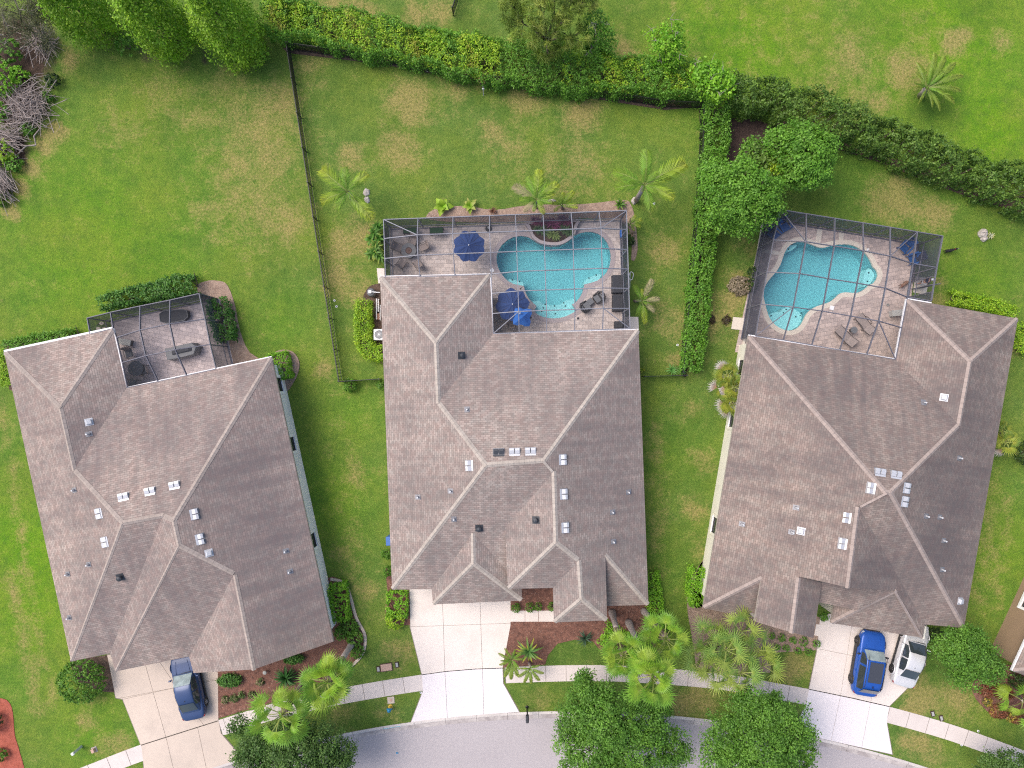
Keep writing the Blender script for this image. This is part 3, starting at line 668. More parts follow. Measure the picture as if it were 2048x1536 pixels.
def vents(R, house, roof, lst, kind):
    org = house.location
    for f, px, py, *dk in lst:
        u, v, n = R.frame(f); p = R.at(f, px, py) - org
        if kind == 'double':
            o = link('roof_vent', vent_box(bool(dk)), roof)
            o.matrix_local = Matrix.Translation(p) @ Matrix((u, v, n)).transposed().to_4x4() @ Matrix.Scale(.78, 4)
        elif kind == 'pipe':
            if 'p' not in VENT:
                b = MB(); b.lathe([(.055, -.1), (.055, .34), (.045, .34)], 8); VENT['p'] = b.mesh('vent_pipe', M['pipe'])
                b = MB(); b.box((0, 0, .012), (.34, .40, .02)); b.lathe([(.11, .01), (.075, .14)], 8); VENT['pf'] = b.mesh('flashing', M['lead'])
            o = link('vent_pipe', VENT['p'], roof, p)
            q = link('vent_flashing', VENT['pf'], roof); q.matrix_local = Matrix.Translation(p) @ Matrix((u, v, n)).transposed().to_4x4()
        else:                                               # square or round cap vent
            key = 'c' + str(dk)
            if key not in VENT:
                b = MB(); mt = M['vent_dark' if dk else 'vent']
                if dk: b.lathe([(.12, 0), (.12, .16), (.19, .17), (.17, .27), (.05, .32)], 12)
                else: b.box((0, 0, .07), (.30, .30, .14), taper=.9); b.box((0, 0, .16), (.36, .36, .05), taper=.7)
                b.box((0, 0, .012), (.5, .5, .02)); VENT[key] = b.mesh('cap_vent', mt)
            o = link('cap_vent', VENT[key], roof); o.matrix_local = Matrix.Translation(p) @ Matrix((u, v, n)).transposed().to_4x4()

def walls(house, poly, z1, mat, d, z0=-.1, eave=None):
    pts = [P2(p[:2], p[2] if len(p) > 2 else ZE) for p in poly]
    q = offset_poly(pts, d); b = MB(); n = len(q)
    ar = sum(q[i][0] * q[(i + 1) % n][1] - q[(i + 1) % n][0] * q[i][1] for i in range(n))
    if ar < 0: q = q[::-1]
    b.prism(q, z0, z1); w = b.build('wall', mat, house, org=house.location)
    s = MB(); pp = ccw([P2(p[:2], p[2] if len(p) > 2 else ZE) for p in (eave or poly)]); s.prism(offset_poly(pp, .03), z1 - .02, z1 + .05, side=False); so_ = s.build('soffit', M['soffit'], house, org=house.location)
    return w, [Vector((*p, 0)) for p in q]
def gable(house, R, a, b, mat, z0=2.7, inset=.25):
    A, B = R.co[a], R.co[b]; w = MB(); c = house.location
    d = (B - A); nrm = Vector((d.y, -d.x, 0)).normalized()
    if nrm.dot((A + B) / 2 - c) > 0: nrm = -nrm
    A = A + nrm * inset - Vector((0, 0, .15)); B = B + nrm * inset - Vector((0, 0, .15))
    w.add([A, B, Vector((B.x, B.y, z0)), Vector((A.x, A.y, z0))], [(0, 1, 2, 3)]); w.build('gable_wall', mat, house, org=c)
def gutter(house, pts, w=.13):
    b = MB()
    for p, q in zip(pts, pts[1:]): b.bar(p, q, w, .13)
    b.build('gutter', M['gutter'], house, org=house.location)

# house 1 -- left
V1 = dict(a=(8, 704, 0, 1), b=(226, 657, 0, 1), c=(253, 776, 0, 1), d=(543, 714, 0, 1), e=(667, 1283, 0, 1), n=(142, 1323, 0, 1), o=(220, 1307, 0, 1), p=(231, 1343, 0, 1), s=(378, 1313, 0, 1), g2=(387, 1346, 0, 1), g1=(507, 1339, 2.2),
          P1=(120, 815, 1.9), P2=(148, 940, 1.9), P3=(245, 1046, 3.3), Q=(326, 1031, 3.3), P4=(347, 1041, 3.3), P5=(358, 1091, 3.3), P6=(469, 1148, 2.15))
F1 = dict(west=['n', 'a', 'P1', 'P2', 'P3'], wing_n=['a', 'b', 'P1'], wing_e=['b', 'c', 'P2', 'P1'], north=['c', 'd', 'P4', 'Q', 'P3', 'P2'], east=['d', 'e', 'g1', 'P6', 'P5', 'P4'],
          south=['o', 'n', 'P3', 'Q'], gar_w=['p', 'o', 'Q', 'P4', 'P5'], gar_s=['p', 's', 'P6', 'P5'], front_w=['s', 'g2', 'g1', 'P6'])
R1 = Roof(V1, F1)
c1 = P(330, 1010, 0); c1.z = 0
H1 = thing('house', 'left house with pink tan hip roof and white side wall beside the left lawn', 'house', c1)
roof1 = build_roof(R1, H1, M['shingle_a'], M['cap_a'], [('a', 'P1', 'west', 'wing_n'), ('b', 'P1', 'wing_n', 'wing_e'), ('P1', 'P2', 'west', 'wing_e'), ('P2', 'P3', 'west', 'north'), ('d', 'P4', 'north', 'east'), ('P3', 'Q', 'north', 'south'), ('Q', 'P4', 'north', 'gar_w'), ('P4', 'P5', 'gar_w', 'east'), ('P5', 'P6', 'gar_s', 'east'), ('n', 'P3', 'west', 'south', .12), ('p', 'P5', 'gar_w', 'gar_s', .1), ('P6', 'g1', 'front_w', 'east', .15)])
vents(R1, H1, roof1, [('north', 247, 993), ('north', 300, 982), ('north', 349, 970), ('west', 198, 1027), ('west', 210, 1084), ('east', 390, 1028), ('east', 401, 1078)], 'double')
vents(R1, H1, roof1, [('west', 149, 980), ('west', 178, 1129), ('west', 136, 1148), ('west', 139, 1235), ('east', 572, 1102), ('east', 580, 1143), ('wing_e', 178, 868)], 'pipe')
vents(R1, H1, roof1, [('wing_e', 178, 844), ('east', 418, 1106), ('south', 241, 1154, 1)], 'cap')
wall1, wp1 = walls(H1, [(8, 704), (150, 673), (176, 793), (543, 714), (667, 1283), (507, 1318), (387, 1346), (378, 1313), (231, 1343), (220, 1307), (142, 1323)], 2.8, M['wall_white'], .42, eave=[(8, 704), (226, 657), (253, 776), (543, 714), (667, 1283), (507, 1318), (387, 1346), (378, 1313), (231, 1343), (220, 1307), (142, 1323)])
gable(H1, R1, 'e', 'g1', M['wall_white']); gable(H1, R1, 'g1', 'g2', M['wall_white'])
eastline = sorted([(p, wp1[(i + 1) % len(wp1)]) for i, p in enumerate(wp1)], key=lambda s_: -(s_[0] - s_[1]).length)
def side_wall(wp, sgn):                                     # the long side wall facing +x or -x
    return max(((wp[i], wp[(i + 1) % len(wp)]) for i in range(len(wp))), key=lambda s_: abs(s_[0].y - s_[1].y) * (1 if sgn * (s_[0].x + s_[1].x - 2 * sum(p.x for p in wp) / len(wp)) > 0 else 0))
es = side_wall(wp1, 1); es = es if es[0].y > es[1].y else es[::-1]
dd = (es[1] - es[0]).normalized(); outd = Vector((-dd.y, dd.x, 0)); outd = outd if outd.x > 0 else -outd
for t in (.075, .30, .665): window(wall1, es, t, 1.0, 1.5, 1.75, outd, c1)
def trim(house, seg, t, w, out, org, zc=1.75, mat=None):    # raised stucco band round a window
    b = MB(); p, q = seg; d = (q - p).normalized(); c = p.lerp(q, t)
    for sx in (-1, 1): b.box(c + d * sx * (w / 2 + .1) + Vector((0, 0, zc)) + out * .03, (.2, .10, 1.9), M=Matrix((d, out, Vector((0, 0, 1)))).transposed())
    b.box(c + Vector((0, 0, zc - .95)) + out * .04, (w + .4, .12, .16), M=Matrix((d, out, Vector((0, 0, 1)))).transposed())
    b.build('window_trim', mat, house, org=org)
for t in (.075, .30, .665): trim(H1, es, t, 1.0, outd, c1, mat=M['wall_white'])
gutter(H1, [R1.co['a'] + Vector((0, .06, .02)), R1.co['b'] + Vector((0, .06, .02))]); gutter(H1, [R1.co['d'], R1.co['c'], R1.co['b']])

# house 2 -- centre
V2 = dict(a=(760, 553, 0, 1), b=(980, 548, 0, 1), c=(986, 668, 0, 1), d=(1277, 659, 0, 1), e=(1297, 1210, 0, 1), f=(1213, 1212, 0, 1), n=(784, 1179, 0, 1), r=(1044, 1177, 0, 1),
          m=(863, 1178, 0, 1), l=(866, 1209, 0, 1), k=(1044, 1201, 0, 1), kk=(1043, 1150, 0, 1), g=(1214, 1241, 1.3, 1), h=(1108, 1245, 1.3, 1), i=(1106, 1176, 1.3, 1), j=(1016, 1178, 1.3, 1), q=(1010, 1056, 1.3, 1),
          P1=(872, 685, 1.7), P2=(877, 805, 1.7), P3=(972, 930, 3.05), P4=(1088, 921, 3.05), P4b=(1108, 943, 2.75), P5=(1112, 1085, 2.75), P6=(1158, 1121, 2.05), P7=(1163, 1198, 2.0), T=(1211, 1111, 1.3), G1=(947, 1127, 1.37), G2=(946, 1068, 1.37))
F2 = dict(west=['n', 'a', 'P1', 'P2', 'P3'], wing_n=['a', 'b', 'P1'], wing_e=['b', 'c', 'P2', 'P1'], north=['c', 'd', 'P4', 'P3', 'P2'], east=['d', 'e', 'T', 'g', 'P7', 'P6', 'P5', 'P4b', 'P4'], south=['r', 'n', 'P3', 'P4', 'P4b', 'q'],
          mid_w=['j', 'q', 'P4b', 'P5'], mid_s=['i', 'j', 'P5', 'P6'], ent_w=['h', 'i', 'P6', 'P7'], ent_s=['g', 'h', 'P7'], tri_s=['e', 'f', 'T'], gar_w=['l', 'm', 'G2', 'G1'], gar_s=['k', 'l', 'G1'], gar_e=['kk', 'k', 'G1', 'G2'])
R2 = Roof(V2, F2)
c2 = P(1030, 900, 0); c2.z = 0
H2 = thing('house', 'centre house with tan hip roof and pale ridge caps behind the empty white driveway', 'house', c2)
roof2 = build_roof(R2, H2, M['shingle_b'], M['cap_b'], [('a', 'P1', 'west', 'wing_n'), ('b', 'P1', 'wing_n', 'wing_e'), ('P1', 'P2', 'west', 'wing_e'), ('P2', 'P3', 'west', 'north'), ('d', 'P4', 'north', 'east'), ('P3', 'P4', 'north', 'south'), ('P4', 'P4b', 'south', 'east'), ('P4b', 'P5', 'mid_w', 'east'), ('P5', 'P6', 'mid_s', 'east'), ('P6', 'P7', 'ent_w', 'east'),
    ('n', 'P3', 'west', 'south'), ('j', 'P5', 'mid_w', 'mid_s'), ('h', 'P7', 'ent_w', 'ent_s'), ('g', 'P7', 'east', 'ent_s'), ('e', 'T', 'east', 'tri_s'), ('l', 'G1', 'gar_w', 'gar_s'), ('k', 'G1', 'gar_e', 'gar_s'), ('G1', 'G2', 'gar_w', 'gar_e')])
vents(R2, H2, roof2, [('north', 997, 904, 1), ('north', 1029, 903), ('north', 1061, 902), ('west', 938, 931), ('east', 1126, 919), ('east', 1128, 988), ('east', 1131, 1055)], 'double')
vents(R2, H2, roof2, [('north', 934, 819), ('west', 901, 982), ('south', 908, 1038), ('east', 1225, 1024), ('east', 1227, 1083), ('west', 836, 994), ('east', 1257, 984)], 'pipe')
vents(R2, H2, roof2, [('wing_e', 923, 711, 1), ('south', 958, 1056, 1), ('mid_w', 1072, 1040, 1)], 'cap')
wall2, wp2 = walls(H2, [(760, 553), (930, 549), (936, 669), (1277, 659), (1297, 1210), (1213, 1212), (1106, 1176), (1044, 1177), (1044, 1201), (866, 1209), (863, 1178), (784, 1179)], 2.8, M['wall_beige'], .42)
walls(H2, [(1010, 1056, 4.3), (1016, 1178, 4.3), (1106, 1176, 4.3), (1108, 1245, 4.3), (1214, 1241, 4.3), (1211, 1111, 4.3)], 4.12, M['wall_beige'], .4)
gutter(H2, [R2.co['d'], R2.co['c'], R2.co['b'], R2.co['a']], .09)

# house 3 -- right
V3 = dict(a=(1497, 671, 0, 1), c=(1791, 719, 0, 1), b=(1814, 598, 0, 1), d=(2036, 637, 0, 1), e=(1928, 1256, 0, 1), w=(1850, 1249, 0, 1), f=(1846, 1276, 0, 1), g=(1662, 1246, 0, 1), gg=(1670, 1203, 0, 1), i=(1406, 1216, 0, 1), t2=(1508, 1237, 0, 1),
          T=(1523, 1157, 1.4), P1=(1941, 722, 1.7), P2=(1918, 850, 1.9), R0=(1771, 984, 4.0), R0b=(1781, 985, 4.0), R1=(1717, 1012, 3.4), R2=(1696, 1175, 3.4), J=(1791, 1181, 1.45), E1=(1598, 1153, 2.45), E2=(1584, 1265, 2.4), E3=(1509, 1243, 1.4), X1=(1643, 1165, 1.6), X2=(1627, 1276, 1.6),
          B1=(1643, 1164, 1.5, 1), B2=(1636, 1204, .95, 1), B3=(1712, 1220, .95, 1), B4=(1793, 1181, 1.5, 1))
F3 = dict(west=['i', 'a', 'R0', 'R1', 'R2', 'E1', 'E2', 'E3', 'T'], north=['a', 'c', 'P2', 'R0b', 'R0'], wing_w=['c', 'b', 'P1', 'P2'], wing_n=['b', 'd', 'P1'], east=['d', 'e', 'R0b', 'P2', 'P1'], south=['e', 'w', 'R1', 'R0', 'R0b'],
          gar_e=['w', 'f', 'J', 'R2', 'R1'], gar_s=['f', 'g', 'J'], gar_w=['g', 'gg', 'J'], ent_e=['X2', 'X1', 'E1', 'E2'], tri_s=['t2', 'i', 'T'], link_s=['B3', 'B2', 'B1', 'B4'])
R3 = Roof(V3, F3)
c3_ = P(1740, 930, 0); c3_.z = 0
H3 = thing('house', 'right house with brown hip roof and cream side wall above the blue and silver cars', 'house', c3_)
roof3 = build_roof(R3, H3, M['shingle_c'], M['cap_c'], [('a', 'R0', 'west', 'north'), ('b', 'P1', 'wing_n', 'wing_w'), ('d', 'P1', 'wing_n', 'east'), ('P1', 'P2', 'wing_w', 'east'), ('P2', 'R0b', 'north', 'east'), ('R0', 'R0b', 'north', 'south'), ('R0', 'R1', 'west', 'south'), ('R1', 'R2', 'west', 'gar_e'), ('e', 'R0b', 'south', 'east'), ('i', 'T', 'west', 'tri_s'), ('E1', 'E2', 'west', 'ent_e'), ('g', 'J', 'gar_s', 'gar_w'), ('f', 'J', 'gar_s', 'gar_e')])
vents(R3, H3, roof3, [('north', 1760, 944), ('north', 1792, 949), ('west', 1741, 976), ('west', 1692, 1035), ('west', 1684, 1087), ('east', 1813, 976), ('east', 1809, 1003)], 'double')
vents(R3, H3, roof3, [('west', 1592, 1015), ('west', 1583, 1064), ('west', 1484, 1048), ('east', 1918, 916), ('east', 1852, 1032), ('east', 1879, 1034), ('east', 1887, 1081), ('east', 1884, 1139), ('north', 1847, 805)], 'pipe')
vents(R3, H3, roof3, [('wing_w', 1888, 795), ('west', 1602, 1062), ('east', 1920, 1202)], 'cap')
wall3, wp3 = walls(H3, [(1497, 671), (1868, 732), (1891, 611), (2036, 637), (1928, 1256), (1850, 1249), (1846, 1276), (1662, 1246), (1668, 1210), (1560, 1190), (1508, 1237), (1406, 1216)], 2.8, M['wall_cream'], .42, eave=[(1497, 671), (1791, 719), (1814, 598), (2036, 637), (1928, 1256), (1850, 1249), (1846, 1276), (1662, 1246), (1668, 1210), (1560, 1190), (1508, 1237), (1406, 1216)])
ws = side_wall(wp3, -1); ws = ws if ws[0].y > ws[1].y else ws[::-1]
dd = (ws[1] - ws[0]).normalized(); outw = Vector((-dd.y, dd.x, 0)); outw = outw if outw.x < 0 else -outw
for t in (.095, .30, .72): window(wall3, ws, t, 1.1, 1.6, 1.75, outw, c3_); trim(H3, ws, t, 1.1, outw, c3_, mat=M['wall_cream'])
gable(H3, R3, 'R2', 'J', M['wall_cream'], 3.6, .1); gable(H3, R3, 'E1', 'R2', M['wall_cream'], 3.6, .1); gable(H3, R3, 'E3', 'E2', M['wall_cream'], 0, .2); gable(H3, R3, 'E2', 'X2', M['wall_cream'], 0, .2)
gutter(H3, [R3.co['a'], R3.co['c'], R3.co['b'], R3.co['b'].lerp(R3.co['d'], .22)], .15)
b = MB(); pw = P(1846, 1252, 2.7); b.box(P(1846, 1264, 2.4), (.16, .9, .3), rz=math.radians(-10)); b.build('wall', M['wall_cream'], H3, org=c3_)

# corner of the next house on the right edge
V4 = dict(a=(2048, 1278, 0, 1), b=(2025, 1342, 0, 1), c=(2290, 1440, 0, 1), d=(2330, 1180, 0, 1), z=(2110, 1158, 0, 1), p=(2170, 1330, 2.4), q=(2190, 1260, 2.4))
F4 = dict(west=['b', 'z', 'q', 'p'], south=['c', 'b', 'p'], east=['d', 'c', 'p', 'q'], north=['z', 'd', 'q'])
R4 = Roof({k: v for k, v in V4.items() if k != 'a'}, F4); c4_ = P(2170, 1300, 0)
H4 = thing('house', 'grey roof corner of a neighbouring house with white gutter at the right edge', 'house', c4_)
build_roof(R4, H4, M['shingle_c'], M['cap_c'], [('b', 'p', 'west', 'south'), ('p', 'q', 'west', 'east')])
wall4, wp4 = walls(H4, [(2110, 1158), (2025, 1342), (2290, 1440), (2330, 1158)], 2.8, stucco('brown_stucco', (.30, .205, .135)), .4)
w4 = min(((wp4[i], wp4[(i + 1) % 4]) for i in range(4)), key=lambda s_: s_[0].x + s_[1].x); w4 = w4 if w4[0].y > w4[1].y else w4[::-1]; d4 = (w4[1] - w4[0]).normalized(); o4 = Vector((d4.y, -d4.x, 0)); o4 = o4 if o4.x < 0 else -o4
window(wall4, w4, .30, 1.0, 1.5, 1.7, o4, c4_); trim(H4, w4, .30, 1.0, o4, c4_, zc=1.7, mat=M['white'])
gutter(H4, [R4.co['z'], R4.co['b']], .22)
# ------------------------------------------------------------------ patios and pools
pool2, pool3 = ccw(pool2), ccw(pool3)
cop2, cop3 = offset_poly(pool2, -.33), offset_poly(pool3, -.34)
def patio(poly, hole, mat):
    b = MB(); b.prism(ccw(poly), -.1, .045, holes=[hole] if hole else []); return tag(b.build('patio', mat), kind='structure')
pat1 = [P2(p, ZE) for p in [(170, 637), (402, 586), (436, 745), (172, 802), (150, 690), (182, 683)]]
pat2 = [P2(p, ZE) for p in [(763, 436), (1256, 417), (1266, 680), (988, 690), (978, 580), (768, 585)]]
pat3 = [P2(p, ZE) for p in [(1560, 415), (1890, 469), (1866, 625), (1890, 630), (1868, 750), (1498, 700)]]
patio(pat1, None, M['pav_a']); patio(pat2, cop2, M['pav_b']); patio(pat3, cop3, M['pav_c'])
def pool(name, label, poly, outer, cop_mat, shelves, jets, loc):
    t = thing(name, label, 'pool', loc); n = len(poly)
    b = MB(); zt, zb = .06, -1.45
    b.grid([[(x, y, -.3) for x, y in outer], [(x, y, zt) for x, y in outer], [(x, y, zt) for x, y in poly], [(x, y, -.16) for x, y in poly]], closed=True)
    b.build('coping', cop_mat, t, org=loc)
    b = MB(); b.grid([[(x, y, -.04) for x, y in offset_poly(poly, -.01)], [(x, y, zb) for x, y in poly]], closed=True); b.prism(poly, zb, zb, side=False); b.build('basin', M['plaster'], t, org=loc)
    wp = offset_poly(poly, .012)
    b = MB(); b.prism(wp, -.1, -.07, side=False); b.build('water', M['water'], t, org=loc)
    for sp, z in shelves:
        b = MB(); b.prism(ccw([P2(p) for p in sp]), zb + .03, z); b.build('step', M['plaster_step'], t, org=loc)
    jb_ = MB(); jb_.lathe([(.055, -.01), (.05, .02)], 10); jm = jb_.mesh('return_jet', M['frame_dark'])
    for (px, py), z in jets: link('return_jet', jm, t, P(px, py, z) - loc)
    return t
l2 = P(1105, 540); l3 = P(1620, 570)
pool('swimming_pool', 'three lobed turquoise pool with mauve coping inside the centre screen cage', pool2, cop2, M['coping_b'],
     [(c4([(672, 388), (760, 380), (800, 415), (860, 432), (950, 440), (1030, 432), (1100, 380), (1220, 356), (1222, 415), (1178, 440), (1228, 520), (1170, 556), (1100, 590), (1020, 613), (945, 619), (870, 614), (800, 598), (740, 570), (692, 525), (724, 462), (690, 428)]), -.55),
      (c4([(718, 462), (760, 500), (850, 512), (950, 508), (1060, 505), (1170, 470), (1182, 442), (1228, 520), (1170, 556), (1100, 590), (1020, 613), (945, 619), (870, 614), (800, 598), (740, 570), (692, 525)]), -.32),
      (c4([(330, 120), (380, 102), (480, 125), (545, 142), (560, 170), (562, 212), (440, 200), (390, 182)]), -.5), (c4([(1333, 180), (1345, 130), (1390, 88), (1525, 34), (1560, 50), (1540, 112), (1500, 135), (1430, 163), (1370, 183)]), -.5)],
     [(p, -.48) for p in c4([(413, 125), (507, 147), (1395, 103), (1488, 63), ])] + [(p, -.3) for p in c4([(812, 486), (790, 530), (963, 558)])] + [(p, -.53) for p in c4([(833, 440), (952, 460), (1070, 420), (1093, 461)])], l2)
pool('swimming_pool', 'curvy turquoise pool with cream coping inside the right screen cage', pool3, cop3, M['coping_c'],
     [(c7([(342, 420), (400, 395), (450, 381), (530, 372), (640, 375), (700, 395), (770, 440), (755, 498), (712, 558), (650, 597), (580, 607), (500, 587), (420, 537), (362, 468)]), -.34), (c7([(530, 372), (550, 335), (600, 318), (660, 325), (700, 345), (760, 382), (785, 418), (770, 440), (640, 420)]), -.6),
      (c5([(1930, 985), (1900, 1005), (1862, 1060), (1842, 1130), (1840, 1205), (1858, 1262), (1888, 1240), (1943, 1218), (1986, 1168), (2008, 1100), (1996, 1042), (1962, 1004)]), -.4),
      (c5([(712, 684), (780, 640), (860, 622), (880, 640), (840, 690), (760, 735), (700, 745), (680, 735)]), -.6)],
     [(p, -.31) for p in c7([(375, 430), (524, 394), (672, 443)])] + [(p, -.58) for p in c7([(556, 355), (740, 397), (726, 432)])] + [(p, -.37) for p in c5([(1884, 1065), (1863, 1190)])] + [(p, -.57) for p in c5([(712, 720)])], l3)
# cream paver bands across the right patio
b = MB()
for q in [[(1635, 455), (1645, 456), (1640, 487), (1629, 486)], [(1677, 461), (1688, 463), (1684, 490), (1677, 488)], [(1524, 498), (1567, 505), (1565, 512), (1523, 505)], [(1515, 543), (1541, 549), (1538, 553), (1514, 548)]]:
    b.prism(ccw([P2(p) for p in q]), .04, .052)
tag(b.build('paver_band', M['coping_c']), kind='structure')
# landings outside the screen doors
slab('landing', [ccw([P2(p) for p in [(754, 537), (769, 537), (770, 566), (757, 567)]])], .09, M['conc_mid'])
slab('landing', [ccw([P2(p) for p in [(1246, 634), (1276, 634), (1278, 668), (1248, 668)]])], .09, M['conc_mid'])
slab('landing', [ccw([P2(p) for p in [(1466, 634), (1494, 637), (1490, 661), (1462, 658)]])], .07, M['coping_c'])
slab('landing', [ccw([P2(p) for p in [(1829, 552), (1858, 557), (1851, 590), (1826, 585)]])], .06, M['coping_c'])
b = MB()
for q in [[(1522, 449), (1527, 450), (1489, 690), (1484, 689)], [(1453, 541), (1456, 541), (1457, 600), (1454, 600)]][:1]: b.prism(ccw([P2(p) for p in q]), -.1, .08)
tag(b.build('patio_edge', M['coping_c']), kind='structure')

# ------------------------------------------------------------------ screen cages
def cage(label, nodes, beams, panels, wallrun, loc, mat, diag=(), doors=(), rail=.85):
    t = thing('screen_cage', label, 'screen enclosure', loc)
    C = {k: P(*v) for k, v in nodes.items()}
    for i, j in beams:
        b = MB(); b.bar(C[i] + Vector((0, 0, .03)), C[j] + Vector((0, 0, .03)), .052, .15); b.build('roof_beam', mat, t, org=loc)
    for i, j in diag:
        b = MB(); b.bar(C[i] + Vector((0, 0, .02)), C[j] + Vector((0, 0, .02)), .05, .08); b.build('roof_brace', mat, t, org=loc)
    b = MB()
    for q in panels: b.add([C[k] - Vector((0, 0, .02)) for k in q], [tuple(range(len(q)))])
    b.build('roof_screen', M['screen_roof'], t, org=loc)
    for run in wallrun:
        for k, (i, j) in enumerate(zip(run, run[1:])):
            A, B = C[i], C[j]; A0_, B0_ = Vector((A.x, A.y, .05)), Vector((B.x, B.y, .05))
            for p in ([A] if k < len(run) - 2 else [A, B]):
                b = MB(); b.box((p.x, p.y, 1.5), (.075, .075, 2.95)); b.build('post', mat, t, org=loc)
            b = MB(); b.bar(A0_ + Vector((0, 0, .06)), B0_ + Vector((0, 0, .06)), .08, .08); b.bar(A0_ + Vector((0, 0, rail)), B0_ + Vector((0, 0, rail)), .05, .05); b.build('wall_rail', mat, t, org=loc)
            if (i, j) in doors:                             # the opening where a door stands ajar
                m0, m1 = doors[(i, j)]
                for s0, s1 in ((0, m0), (m1, 1)):
                    b = MB(); b.add([A0_.lerp(B0_, s0), A0_.lerp(B0_, s1), A.lerp(B, s1), A.lerp(B, s0)], [(0, 1, 2, 3)]); b.build('wall_screen', M['screen_wall'], t, org=loc)
                    p = A.lerp(B, m0 if s0 == 0 else m1); b = MB(); b.box((p.x, p.y, 1.5), (.06, .06, 2.95)); b.build('post', mat, t, org=loc)
            else:
                b = MB(); b.add([A0_, B0_, B, A], [(0, 1, 2, 3)]); b.build('wall_screen', M['screen_wall'], t, org=loc)
    return t, C
E, RZ = 3.0, 3.75
n1 = {'A0': (174, 636, E), 'A1': (220.6, 624.5, E), 'A2': (280, 612, E), 'A3': (340, 600, E), 'A4': (398, 587, E), 'B1': (232.6, 675, E), 'B2': (279.5, 660, RZ), 'B3': (339, 647.5, RZ), 'B4': (410, 638, E), 'C1': (244, 725, E), 'C2': (291, 711.5, RZ), 'C3': (350, 699, RZ), 'C4': (420, 689, E),
      'D1': (254, 775, E), 'D2': (316, 763, E), 'D3': (373, 751, E), 'D4': (432, 738, E), 'W0': (180, 668, E), 'b': (226, 657, E)}
cage('charcoal screen cage over the small grey patio of the left house', n1,
     [('A0', 'A1'), ('A1', 'A2'), ('A2', 'A3'), ('A3', 'A4'), ('A4', 'B4'), ('B4', 'C4'), ('C4', 'D4'), ('A0', 'W0'), ('W0', 'b'), ('A1', 'b'), ('b', 'B1'), ('B1', 'C1'), ('C1', 'D1'), ('D1', 'D2'), ('D2', 'D3'), ('D3', 'D4'), ('A2', 'B2'), ('B2', 'C2'), ('C2', 'D2'), ('A3', 'B3'), ('B3', 'C3'), ('C3', 'D3'), ('B1', 'B2'), ('B2', 'B3'), ('B3', 'B4'), ('C1', 'C2'), ('C2', 'C3'), ('C3', 'C4')],
     [('A0', 'A1', 'b', 'W0'), ('A1', 'A2', 'B2', 'B1', 'b'), ('A2', 'A3', 'B3', 'B2'), ('A3', 'A4', 'B4', 'B3'), ('B1', 'B2', 'C2', 'C1'), ('B2', 'B3', 'C3', 'C2'), ('B3', 'B4', 'C4', 'C3'), ('C1', 'C2', 'D2', 'D1'), ('C2', 'C3', 'D3', 'D2'), ('C3', 'C4', 'D4', 'D3')],
     [['W0', 'A0', 'A1', 'A2', 'A3', 'A4', 'B4', 'C4', 'D4']], P(310, 680), M['alu'])
# centre cage: a 9 x 7 grid with the corner of the house cut out
def bil(s, t): return tuple((1 - s) * ((1 - t) * a + t * d) + s * ((1 - t) * b_ + t * c) for a, b_, c, d in ((767, 1253, 1260, 775), (439, 421, 657, 675)))
S2 = [0, .142, .286, .436, .543, .656, .772, .887, 1]; T2 = [0, .161, .33, .496, .66, .83, 1]
n2 = {}; ok = lambda c, r: not (c < 3 and r > 3)
for c in range(9):
    for r in range(7):
        if not ok(c, r): continue
        px, py = bil(S2[c], T2[r]); bd = c in (0, 8) or r in (0, 6) or (c <= 3 and r == 3) or (c == 3 and r >= 3)
        if not bd: k_ = (CAMH - E) / (CAMH - RZ); px, py = 1024 + (px - 1024) * k_, 768 + (py - 768) * k_
        n2[f'{c}{r}'] = (px, py, E if bd else RZ)
bm2 = [(f'{c}{r}', f'{c + 1}{r}') for c in range(8) for r in range(7) if f'{c}{r}' in n2 and f'{c + 1}{r}' in n2] + [(f'{c}{r}', f'{c}{r + 1}') for c in range(9) for r in range(6) if f'{c}{r}' in n2 and f'{c}{r + 1}' in n2]
pn2 = [(f'{c}{r}', f'{c + 1}{r}', f'{c + 1}{r + 1}', f'{c}{r + 1}') for c in range(8) for r in range(6) if not (c < 3 and r >= 3)]
cage('grey screen cage over the centre patio with three lobed pool', n2, bm2, pn2, [['03', '02', '01', '00'] + [f'{c}0' for c in range(1, 9)] + [f'8{r}' for r in range(1, 7)]], P(1010, 540), M['alu_light'],
     diag=[('00', '11'), ('80', '71'), ('86', '75'), ('36', '45')])
n3 = {'N0': (1561, 419, E), 'N1': (1613, 427.5, E), 'N2': (1670, 436.5, E), 'N3': (1726, 445.5, E), 'N4': (1781, 454.5, E), 'N5': (1835, 463.5, E), 'N6': (1886, 472, E), 'A0': (1547, 480, E), 'A1': (1612, 483, 3.85), 'A2': (1669, 492, 3.85), 'A3': (1728, 501.5, 3.85), 'A4': (1781, 512, 3.85), 'A5': (1826, 527, E), 'A6': (1874, 535, E),
      'B0': (1534, 544, E), 'B1': (1600, 547, 3.85), 'B2': (1657, 557, 3.85), 'B3': (1715, 566, 3.85), 'B4': (1771, 576, 3.85), 'B5': (1815, 594, E), 'B6': (1863, 602, E), 'C0': (1522, 608, E), 'C1': (1587, 614, 3.85), 'C2': (1645, 622, 3.85), 'C3': (1702, 632, 3.85), 'C4': (1758, 642, 3.85), 'C5': (1803, 655, E),
      'D0': (1511, 672, E), 'D1': (1567, 680, E), 'D2': (1624, 690, E), 'D3': (1680, 700, E), 'D4': (1734, 709, E), 'D5': (1791, 719, E)}
bm3 = []
for L_, m in (('N', 7), ('A', 7), ('B', 7), ('C', 6), ('D', 6)): bm3 += [(f'{L_}{i}', f'{L_}{i + 1}') for i in range(m - 1)]
